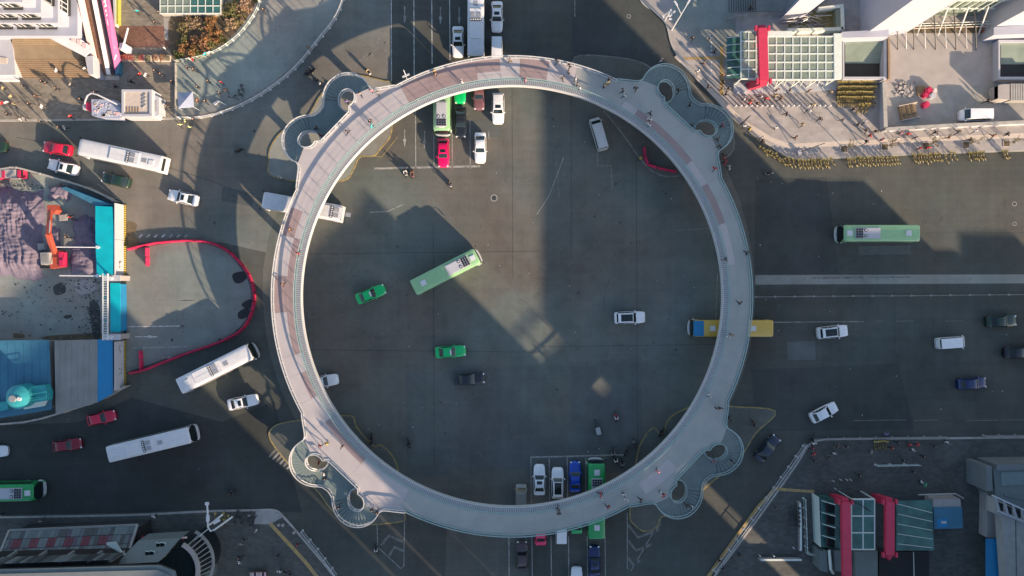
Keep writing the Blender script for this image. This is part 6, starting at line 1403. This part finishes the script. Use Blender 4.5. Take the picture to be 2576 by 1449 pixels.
# vent shafts
def shaft(x0, y0, x1, y1, label, h=1.5):
    t = thing('vent_shaft', W((x0 + x1) / 2, (y0 + y1) / 2), label, 'shaft'); w = 7
    for nm, r in (('wall', (x0, y0, x1, y0 + w)), ('wall', (x0, y1 - w, x1, y1)), ('wall', (x0, y0 + w + .1, x0 + w * .6, y1 - w - .1)), ('wall', (x1 - w, y0 + w + .1, x1, y1 - w - .1))):
        MB().prism(WP([(r[0], r[1]), (r[2], r[1]), (r[2], r[3]), (r[0], r[3])], h), .14, h).build(nm, 'white_wall', t)
    MB().prism(WP([(x0 + 3, y0 + w), (x1 - w + 1, y0 + w), (x1 - w + 1, y1 - w), (x0 + 3, y1 - w)], .3), .146, .2).build('floor', 'black', t)  # black colour paints in the dark of a deep shaft
    a, b, c_, d_ = W(x0 + 6, y0 + w, h - .2), W(x1 - w, y0 + w, h - .2), W(x1 - w, y0 + (y1 - y0) * .62, .3), W(x0 + 6, y0 + (y1 - y0) * .62, .3); MB().add([a, b, c_, d_], [(3, 2, 1, 0)]).build('chute', 'glass_green', t)
    MB().ribbon([W(x1 + 3, y0 + 4, h), W(x1 + 4, y1, h)], .25, .14, h + .25).build('side_rail', 'wood', t)
shaft(2120, 94, 2231, 200, 'open white walled shaft left of the pale yard'); shaft(2512, 100, 2640, 200, 'open white walled shaft at the right edge')
wall([(2224, 205), (2226, 260), (2228, 322)], .14, 1.5, 'white yard wall running down beside the bicycle block', 'white_wall', 'yard_wall', .45, 400)
wall([(2229, 325), (2400, 315), (2600, 306)], .14, 1.5, 'long white yard wall above the street trees', 'white_wall', 'yard_wall', .4, 400)
# yard clutter
c = W(2286, 280, .7); t = thing('pallet_crate', (c.x, c.y, .15), 'wooden slatted crate in the walled yard', 'crate', None, R(12))
for i in range(3):
    for j in range(4): MB().box((-.75 + i * .72, -.55 + j * .37, .5), (.5, .22, .12)).build('compartment', 'earth', t, None, False)
m = MB(); m.box((0, 0, .24), (2.4, 1.9, .45)); m.build('frame', 'wood', t, None, False)
for s in (-1, 1): MB().box((.2, s * 1.1, .3), (2.9, .1, .5)).build('side_rail', 'beige', t, None, False)
for i, (x, y, r, cl) in enumerate([(2336, 228, 9, 'barrier_pink'), (2328, 238, 7, 'barrier_pink'), (2345, 240, 8, 'white_wall'), (2350, 228, 6, 'pale_pink'), (2329, 263, 8, 'barrier_pink')]):
    c = W(x, y, .8); b = MB(); b.cyl((c.x, c.y), r * GSD * .95, .15, 1.0, 18, r * GSD); b.cyl((c.x, c.y), r * GSD * .6, 1.0, 1.1, 14); solo('drum', b, cl, (c.x, c.y, .15), '%s round drum in the yard, %s of the group' % ({'barrier_pink': 'crimson', 'white_wall': 'white', 'pale_pink': 'pink'}[cl], ordw(i + 1)), 'drum', 'drums in the yard', smooth=40)
c = W(2315, 226, .4); b = MB(); b.prism(WP([(2306, 217), (2328, 216), (2326, 238), (2308, 240)], .4), .15, .45); solo('crate', b, 'wood', (c.x, c.y, .15), 'brown crate behind the crimson drums', 'crate')
q = random.Random(3); b = MB()
for i in range(60):
    v = W(q.gauss(2276, 12), q.gauss(228, 9)); s = q.uniform(.1, .5); b.box((v.x, v.y, .15 + s * .3), (s, s * q.uniform(.4, 1.3), s * .6), q.uniform(0, 3), 0, Matrix.Rotation(q.uniform(-.4, .4), 3, 'X'))
tag(b.build('rubble', 'concrete_light'), 'pile of pale broken rubble in the walled yard', None, None, 'stuff')
# bollards, street trees, sign posts
for i in range(19):
    c = W(1852 + i * 13.2, 265, .9); b = MB(); b.cyl((c.x, c.y), .11, .15, .9, 10); b.cyl((c.x, c.y), .14, .9, 1.0, 10, .06); solo('bollard', b, 'white_metal', (c.x, c.y, .15), 'white bollard on the plaza, %s from the left in the row' % ordw(i + 1), 'bollard', 'bollards on the plaza', smooth=40)
for i, (x, y) in enumerate([(2122, 375), (2224, 370), (2327, 367), (2428, 365), (2530, 361)]):
    c = W(x, y); q = random.Random(i + 70); t = thing('street_sapling', (c.x, c.y, .14), 'bare staked sapling in an earth pit, %s from the left' % ordw(i + 1), 'tree', 'street saplings')
    MB().box((c.x, c.y, .16), (1.0, 1.0, .05)).build('tree_pit', 'earth', t); MB().ribbon([(c.x - .5, c.y - .5), (c.x + .5, c.y - .5), (c.x + .5, c.y + .5), (c.x - .5, c.y + .5)], .1, .14, .22, True).build('pit_edging', 'beige', t)
    b = MB(); b.tube([(c.x, c.y, .15), (c.x + .05, c.y, 1.6), (c.x, c.y + .05, 3.4)], [.07, .06, .03], 7); b.build('trunk', 'bark', t)
    b = MB(); lf = MB()
    for k_ in range(16):
        z0 = q.uniform(1.5, 3.3); a = q.uniform(0, TAU); L_ = q.uniform(.4, 1.0); e_ = Vector((c.x + L_ * math.cos(a), c.y + L_ * math.sin(a), z0 + L_ * .8)); b.tube([(c.x, c.y, z0), e_], [.025, .008], 4)
        for _ in range(14):
            v = Vector((c.x, c.y, z0)).lerp(e_, q.uniform(.4, 1.05)) + Vector((q.gauss(0, .08), q.gauss(0, .08), q.gauss(0, .08))); d1 = Vector((q.uniform(-1, 1), q.uniform(-1, 1), q.uniform(-1, 1))).normalized() * .07; d2 = d1.cross(Vector((0, .3, 1))).normalized() * .04; lf.add([v - d1, v + d2, v + d1, v - d2], [(0, 1, 2, 3)])
    b.build('branches', 'bark', t); lf.build('crown', 'leaf_olive', t)
def lamp_post(x, y, tip, h, label, name='street_lamp', m='white_metal', arms=None, head=True):
    c = W(x, y); t = thing(name, (c.x, c.y, .14), label, 'street lamp'); MB().tube([(c.x, c.y, .14), (c.x, c.y, h)], [.13, .08], 8).build('pole', m, t)
    for tx, ty, tz in (arms or [(tip[0], tip[1], h + .4)]):
        e_ = W(tx, ty, tz); MB().tube([(c.x, c.y, h), e_], .055, 6).build('arm', m, t)
        if head: d_ = (e_ - Vector((c.x, c.y, h))); MB().box(e_, (.75, .26, .12), math.atan2(d_.y, d_.x)).build('lamp_head', m, t)
    return t
lamp_post(1689, 76, (0, 0), 6.5, 'tall street lamp with slim arm beside the upper right kerb', arms=[(1733, 4, 7.2), (1700, 8, 7.0)])
tw = thing('camera_mast', W(1672, 50), 'bracket mast crowded with white cameras at the upper right kerb', 'mast'); c = W(1672, 52); MB().tube([(c.x, c.y, .1), (c.x, c.y, 4.5)], .1, 8).build('pole', 'white_metal', tw)
for i, (dx, dy) in enumerate(((8, -6), (14, -10), (-8, -4), (10, 2), (20, -16))): e_ = W(1676 + dx, 46 + dy, 4.4); MB().tube([(c.x, c.y, 4.3), e_], .04, 5).build('bracket', 'white_metal', tw); MB().box(e_, (.4, .2, .18), i).build('camera_box', 'white_metal', tw)
c = W(1878, 302, 2); t = thing('direction_sign', (c.x, c.y, .14), 'dark direction sign board standing at the plaza kerb', 'sign'); MB().tube([W(1866, 314, .2), W(1878, 302, 2.4)], .05, 6).build('post', 'grey_metal', t); a, b = W(1867, 310, 2.4), W(1886, 292, 2.4); MB().ribbon([a, b], .12, 1.2, 2.9).build('board', 'dark_metal', t)
c = W(2011, 383, .5); t = thing('white_sign_disc', (c.x, c.y, .14), 'white round topped post at the plaza kerb corner', 'post'); b = MB(); b.cyl((c.x, c.y), .42, .14, .7, 16, .3); b.build('base', 'white_wall', t, 40); MB().tube([(c.x, c.y, .7), W(2075, 360, 4.0)], .05, 6).build('pole', 'dark_metal', t)
c = W(1021, 187, 7.2); t = thing('camera_pole', (c.x, c.y, 6.0), 'white camera bracket on the outer rail of the upper ring', 'camera'); e_ = W(1021, 190, 7.3); MB().tube([W(1024, 200, 6.0), e_, W(1015, 176, 8.0)], .07, 6).build('pole', 'white_wall', t); MB().box(e_, (1.1, .22, .18), .4).build('crossarm', 'white_wall', t)
# ================================================================== lower left building and street light
bb = thing('lower_left_building', W(200, 1400), 'dark fronted building with sign lattice and curved glass corner at lower left', 'building')
def fac(name, x0, x1, y0, z0, y1, z1, m, parent=bb, th=.3, sk=0.0):
    A, B, C, D = W(x0, y0, z0), W(x1, y0 - sk, z0), W(x1, y1 - sk, z1), W(x0, y1, z1)
    mb = MB(); n_ = Vector((0, -th, -.0)); mb.add([A, B, C, D] + [q + n_ for q in (A, B, C, D)], [(3, 2, 1, 0), (4, 5, 6, 7), (0, 1, 5, 4), (1, 2, 6, 5), (2, 3, 7, 6), (3, 0, 4, 7)]); return mb.build(name, m, parent)
Yb = W(0, 1322, 4).y     # facade plane of the sign gallery
main = MB().prism([W(-60, 1412, 10), W(300, 1402, 10), W(300, 1640, 10), W(-60, 1640, 10)], .14, 13.6); main.build('main_wall', 'black', bb)
gal = MB(); a, b = W(24, 1334, 4.2), W(346, 1320, 4.2); dz = 4.2
fr = MB(); fr.tube([a, b], 0, flat=(.25, .25)); gd = Vector((0, -.8, .6)) * dz; fr.tube([a + gd, b + gd], 0, flat=(.25, .25)); fr.tube([b, b + gd], 0, flat=(.3, .3)); fr.tube([a, a + gd], 0, flat=(.3, .3)); fr.build('gallery_frame', 'concrete', bb)
q = random.Random(31); up = Vector((0, 0, 1))
for i in range(30):
    for j in range(3):
        u0, u1 = i / 30, (i + .94) / 30; z0, z1 = j * dz / 3, (j + .93) * dz / 3; up = Vector((0, -.8, .6)); P_ = [a.lerp(b, u0) + up * z0, a.lerp(b, u1) + up * z0, a.lerp(b, u1) + up * z1, a.lerp(b, u0) + up * z1]
        mt_ = 'dull_red' if (j == 1 and i in (2, 3, 6, 7, 10, 11, 14, 15, 18, 19, 22, 23)) else q.choice(['lattice', 'lattice', 'roof_grey', 'roof_slate', 'dark_metal', 'purple_dark'])
        dpt = Vector((0, -.06 - .1 * q.random(), 0)); MB().add(P_ + [v + dpt for v in P_], [(0, 1, 2, 3)[::-1], (4, 5, 6, 7), (0, 1, 5, 4), (2, 3, 7, 6)]).build('gallery_panel', mt_, bb)
MB().prism([a + Vector((0, -.5, 0)), b + Vector((0, -.5, 0)), b + Vector((0, -6, 0)), a + Vector((0, -6, 0))], .14, 4.1).build('ground_floor', 'dark_metal', bb)
for x in (20, 95, 165, 235, 290):
    A, B = W(x + 22, 1388, 8.6), W(x - 14, 1412, 12.0); MB().tube([A, B], 0, flat=(.4, .3)).build('strut', 'grey_metal', bb)
for i in range(12): A, B = W(268 + i * 5, 1378 + i * 3 - 10, 9), W(292 + i * 2, 1376 + i * 3 - 10, 9.1); MB().tube([A, B], 0, flat=(.35, .12)).build('louvre', 'frame_pale', bb)
for i in range(34):
    x0 = -10 + i * 9.1; MB().box(W(x0 + 4.5, 1410 - i * .33, 12.3), (.46, .12, 2.3)).build('glass_panel', q.choice(['lattice', 'lattice', 'roof_grey', 'dark_metal']), bb)
for z_, m_ in ((13.7, 'dark_metal'), (14.0, 'roof_slate')): MB().prism(WP([(-80, 1433 + (z_ - 13.7) * 8), (400, 1420 + (z_ - 13.7) * 8), (440, 1436 + (z_ - 13.7) * 8), (460, 1560), (-80, 1560)], z_), z_ - .25, z_).build('roof_parapet', m_, bb)
MB().prism(WP([(-80, 1446), (395, 1434), (425, 1446), (440, 1560), (-80, 1560)], 14.2), 14.0, 14.2).build('roof', 'roof_grey', bb)
up = Vector((0, 0, 1))
# slate roofed wing with skylights and red awning
sl_ = WP([(348, 1360), (455, 1353), (398, 1414), (290, 1420)], 7.5); sl_ = [sl_[0] + up * 0, sl_[1] + up * 0, W(398, 1414, 10.2), W(290, 1420, 10.2)]
MB().add(sl_ + [v - up * 3 for v in sl_], [(3, 2, 1, 0), (4, 5, 6, 7), (0, 1, 5, 4), (1, 2, 6, 5), (2, 3, 7, 6), (3, 0, 4, 7)]).build('slate_roof', 'roof_slate', bb)
for u, v in ((.62, .30), (.55, .64)):
    for k_ in (0, 1):
        c_ = sl_[0].lerp(sl_[3], v).lerp(sl_[1].lerp(sl_[2], v), u + .11 * k_); MB().box(c_ + up * .04, (.55, .75, .12), -.15).build('roof_window', 'glass_dark', bb); MB().box(c_ + up * .0, (.75, .95, .1), -.15).build('roof_window_frame', 'frame_pale', bb)
for i in range(9): A, B = W(360 + i * 13, 1352 - i * .6, 5), W(356 + i * 13, 1360 - i * .6, 6.4); MB().tube([A, B], 0, flat=(.62, .1)).build('awning_panel', 'barrier_pink' if i % 3 else 'arch_red', bb)
MB().tube([W(352, 1361, 7), W(470, 1352, 7)], 0, flat=(.2, .25)).build('awning_beam', 'pale_pink', bb)
# curved dark glass corner with pale rim
arc = []
cc = W(428, 1432, 8)
for i in range(15): d = R(62 - i * 8.5); arc.append((cc.x + 4.1 * math.cos(d), cc.y + 4.1 * math.sin(d)))
MB().prism([Vector((x, y, 0)) for x, y in arc] + [cc + Vector((-3.2, -4.5, 0)), cc + Vector((-3.6, .5, 0))], .14, 8.0).build('curved_glass_corner', 'glass_dark', bb)
MB().ribbon(arc, .5, 8.0, 8.5).build('corner_rim', 'concrete_light', bb); MB().ribbon([(cc.x + (x - cc.x) * 1.22, cc.y + (y - cc.y) * 1.22) for x, y in arc], .35, 5.0, 5.3).build('outer_rim', 'concrete', bb)
for i in range(1, 14): x, y = arc[i]; MB().tube([(x, y, 7.9), (cc.x + (x - cc.x) * 1.2, cc.y + (y - cc.y) * 1.2, 5.2)], .09, 5).build('rim_strut', 'grey_metal', bb)
MB().prism(WP([(498, 1418), (524, 1402), (528, 1412), (503, 1430)], 3), .14, 3).build('corner_pier', 'concrete_light', bb); MB().prism(WP([(506, 1428), (521, 1424), (522, 1470), (506, 1470)], 2.6), .14, 2.6).build('red_shutter', 'barrier_pink', bb); MB().prism(WP([(440, 1449), (500, 1425), (505, 1430), (505, 1480), (430, 1480)], 6), .14, 6).build('side_wall', 'roof_slate', bb)
lamp_post(523, 1333, (0, 0), 5.5, 'white street light with long bent arms on the lower left pavement', arms=[(523, 1331, 5.6)], head=False, name='street_light')
sl2 = [o for o in bpy.data.objects if o.get('label', '').startswith('white street light with long')][0]
for pth in ([(523, 1326, 5.6), (523, 1300, 6.2), (521, 1266, 6.6)], [(524, 1322, 5.5), (540, 1310, 5.6), (560, 1294, 5.6)], [(523, 1326, 5.6), (530, 1336, 5.6), (540, 1332, 5.6), (585, 1300, 5.8)]): MB().tube([W(*v) for v in pth], .13, 7).build('long_arm', 'white_metal', sl2)
MB().box(W(545, 1312, 5.7), (1.0, .4, .2), .5).build('lamp_head', 'white_metal', sl2); MB().box(W(523, 1304, 6.2), (.4, .9, .3)).build('junction_box', 'white_metal', sl2); MB().box(W(521, 1267, 6.6), (.5, .4, .3)).build('camera', 'white_metal', sl2)
for i, (x, y) in enumerate([(700, 1322), (710, 1322), (738, 1341), (626, 1297)]):
    c = W(x, y, .5); b = MB(); b.cyl((c.x, c.y), .25, .15, .35, 14); b.add([(c.x + .25 * math.cos(TAU * k / 12) * math.cos(R(e * 30)), c.y + .25 * math.sin(TAU * k / 12) * math.cos(R(e * 30)), .35 + .25 * math.sin(R(e * 30))) for e in range(3) for k in range(12)], [(e * 12 + k, e * 12 + (k + 1) % 12, e * 12 + 12 + (k + 1) % 12, e * 12 + 12 + k) for e in range(2) for k in range(12)] + [tuple(range(24, 36))])
    solo('stone_bollard', b, 'concrete_light', (c.x, c.y, .15), 'round pale stone bollard on the lower left pavement, %s listed by the kerb' % ordw(i + 1), 'bollard', 'stone bollards', smooth=60)
c = W(850, 1620); t = thing('market_barrow', W(650, 1444), 'dark barrow at the bottom edge of the lower left pavement', 'barrow'); q_ = W(650, 1446, .8); MB().box((q_.x, q_.y, .7), (2.6, 1.0, .3)).build('tray', 'brown_steel', t)
for i in range(8): MB().box((q_.x - 1.1 + i * .31, q_.y, .9), (.2, .8, .12), .1).build('goods', random.choice(['beige', 'dark_metal', 'pale_pink']), t)
for s in (-1, 1): MB().box((q_.x + s * 1.0, q_.y, .35), (.1, .8, .5)).build('leg', 'dark_metal', t)
# ================================================================== lower right: teal subway canopy, kiosk, building
sc = subway('teal_subway_canopy', 'teal glazed subway canopy between two crimson arches', 2142, 2200, 1256, 1382, 4.4, 2, 3, 'glass_teal', 'frame_pale')
MB().prism(WP([(2255, 1260), (2345, 1258), (2350, 1385), (2255, 1385)], 3.4), 3.25, 3.4).build('side_roof', 'glass_teal', sc)
for j in range(5): MB().tube([W(2258, 1268 + j * 25, 3.5), W(2345, 1290 + j * 22, 3.5)], .05, 5).build('roof_wire', 'frame_pale', sc)
for i in range(4): MB().prism(WP([(2078, 1265 + i * 29), (2100, 1270 + i * 29), (2100, 1292 + i * 29), (2078, 1287 + i * 29)], 3.0), 2.9, 3.0).build('side_pane', 'glass_dark', sc); MB().tube([W(2062, 1258 + i * 29, 2.2), W(2102, 1270 + i * 29, 3.4)], .07, 5).build('rib', 'frame_pale', sc)
MB().prism(WP([(2064, 1254), (2120, 1256), (2120, 1384), (2066, 1376)], 2.4), .14, 2.4).build('side_glazing', 'glass_teal', sc); MB().ribbon([W(2058, 1250, 2.4), W(2063, 1375, 2.4)], .12, .14, 2.6).build('edge_rail', 'frame_pale', sc)
for x0, x1 in ((2062, 2080), (2098, 2122)): MB().prism(WP([(x0, 1386), (x1, 1386), (x1 + 2, 1440), (x0 + 2, 1436)], 3), .14, 3).build('side_cabin', 'roof_slate', sc)
MB().tube([W(2086, 1384, 3.2), W(2090, 1432, 3.2), W(2096, 1442, 2.4)], .22, 7).build('downpipe', 'frame_pale', sc); MB().prism(WP([(2152, 1388), (2208, 1386), (2208, 1480), (2152, 1480)], 3.2), .14, 3.2).build('rear_roof', 'site_concrete', sc)
MB().prism(WP([(2212, 1390), (2338, 1388), (2338, 1480), (2212, 1480)], .6), .144, .5).build('stairwell', 'black', sc); MB().tube([W(2298, 1388, 1.2), W(2300, 1470, 1.2)], .06, 5).build('stair_rail', 'frame_pale', sc)
arch('crimson arch beam left of the teal glazing', ((2126, 1262), (2130, 1470)), 5.4, (2092, 1250), (2130, 1500), 24); arch('crimson arch beam right of the teal glazing', ((2237, 1262), (2237, 1395)), 5.4, (2198, 1250), (2232, 1398), 24)
c = W(2384, 1292); t = thing('blue_kiosk', (c.x, c.y, .14), 'blue roofed kiosk with white panel right of the teal canopy', 'kiosk'); MB().prism(WP([(2349, 1277), (2420, 1276), (2423, 1329), (2350, 1331)], 2.7), .14, 2.7).build('roof', 'blue_roof', t); MB().prism(WP([(2348, 1256), (2416, 1255), (2418, 1276.4), (2348, 1276.6)], 2.5), .14, 2.5).build('front_panel', 'concrete_light', t); MB().box(W(2374, 1314, 2.75), (.75, .35, .1)).build('roof_vent', 'white_wall', t); MB().prism(WP([(2357, 1306), (2383, 1305), (2384, 1326), (2358, 1327)], 2.72), 2.7, 2.71).build('roof_patch', 'blue_sheet', t)
MB().tube([W(2310, 1245, 2.4), W(2404, 1242, 2.6), W(2424, 1254, 2.2)], .12, 6).build('awning_rail', 'concrete', t)
rb2 = thing('lower_right_building', W(2540, 1300), 'grey terraced building with white balustrade and blue awning at the right edge', 'building')
MB().prism(WP([(2498, 1178), (2640, 1176), (2640, 1300), (2590, 1290), (2505, 1250)], 4.6), .14, 4.6).build('terrace', 'roof_slate', rb2)
for a_, b_ in (((2480, 1170), (2482, 1232)), ((2500, 1174), (2640, 1172))): MB().ribbon([W(*a_, 4.2), W(*b_, 4.2)], .9, .14, 4.9).build('parapet', 'roof_grey', rb2)
MB().prism(WP([(2518, 1186), (2640, 1184), (2640, 1215), (2520, 1222)], 4.7), 4.6, 4.72).build('terrace_strip', 'landing', rb2); MB().prism(WP([(2526, 1240), (2640, 1262), (2640, 1272), (2528, 1248)], 4.7), 4.6, 4.72).build('terrace_strip', 'roof_grey', rb2)
MB().prism(WP([(2500, 1252), (2640, 1322), (2640, 1500), (2534, 1500), (2520, 1300), (2498, 1290)], 5.2), 3.6, 5.2).build('white_wing', 'concrete', rb2)
MB().ribbon([W(2498, 1247, 7), W(2640, 1312, 7)], .25, 6.7, 7.0).build('balustrade_top', 'white_wall', rb2); MB().ribbon([W(2512, 1286, 5.5), W(2640, 1338, 5.5)], .3, 5.2, 5.55).build('balustrade_foot', 'white_wall', rb2)
for i in range(6): A, B = W(2504 + i * 22, 1250 + i * 10, 6.8), W(2514 + i * 22, 1286 + i * 9, 5.5); MB().tube([A, B], 0, flat=(.22, .22)).build('baluster', 'white_wall', rb2)
for i in range(6): MB().prism(WP([(2512 + i * 22, 1263 + i * 9), (2524 + i * 22, 1268 + i * 9), (2524 + i * 22, 1288 + i * 8), (2512 + i * 22, 1282 + i * 8)], 5.3), 5.2, 5.26).build('window_pane', 'glass_dark', rb2)
MB().ribbon([W(2556, 1310, 5.3), W(2558, 1480, 5.3)], .08, 5.2, 5.24).build('wall_seam', 'dark_metal', rb2)
MB().prism(WP([(2481, 1356), (2528, 1354), (2531, 1480), (2481, 1480)], 3.2), 3.0, 3.2).build('blue_awning', 'blue_sheet', rb2); MB().prism(WP([(2484, 1240), (2500, 1236), (2528, 1354), (2482, 1352)], 2.0), .14, 2.0).build('porch', 'concrete_light', rb2); MB().prism(WP([(2470, 1232), (2496, 1228), (2496, 1250), (2476, 1252)], 1.0), .14, 1.0).build('steps', 'concrete', rb2)
shrub(2480, 1306, 9, .9, (Rr, Oo), 'small orange potted shrub beside the lower right building', 99, 300, 'potted_shrub')
lamp_post(2140, 1255, (0, 0), 6.2, 'dark slim lamp post leaning over the lower right paving', m='black', arms=[(2050, 1201, 6.2)], head=False)
def rack(pts, label):
    P = [Vector((p.x, p.y, .15)) for p in WP(pts, .9)]; t = thing('slatted_barrier', P[0], label, 'barrier'); MB().tube([p + up * .85 for p in P], 0, flat=(.3, .06)).build('rail', 'frame_pale', t)
    for q in resample(P, .42): MB().box(q + up * .42, (.34, .26, .84)).build('slat', 'concrete_light', t)
rack([(2012, 1266), (2014, 1318), (2014, 1384)], 'upright pale slatted barrier left of the teal canopy'); rack([(1914, 1408), (2016, 1408)], 'horizontal pale slatted barrier at the bottom right')
for i, (x, y) in enumerate([(1911, 1398), (1946, 1398), (1996, 1378), (2096, 1210), (2115, 1207), (2130, 1207), (2140, 1207), (2101, 1230), (2101, 1250)]):
    c = W(x, y, .6); b = MB(); b.cyl((c.x, c.y), .07, .15, .8, 8); b.cyl((c.x, c.y), .1, .8, .9, 8); solo('slim_bollard', b, 'white_metal', (c.x, c.y, .15), 'slim pale bollard on the lower right paving, %s of nine' % ordw(i + 1), 'bollard', 'slim bollards')
# crimson planters at lower right, sunshades at the plaza
for i, (x, y) in enumerate([(2286, 1120), (2306, 1120)]):
    pass
c = W(1613, 396, .6); t = thing('traffic_cone', (c.x, c.y, .014), 'yellow marker cone beside the crimson barriers inside the ring', 'cone'); b = MB(); b.cyl((c.x, c.y), .3, .014, .9, 14, .06); b.build('cone', 'bike_yellow', t, 40); MB().box((c.x, c.y, .04), (.75, .75, .05)).build('base', 'black', t)
for (x, y, ang, lb) in ((1145, 271, 90, 'a'),): pass
bpy.context.view_layer.update()
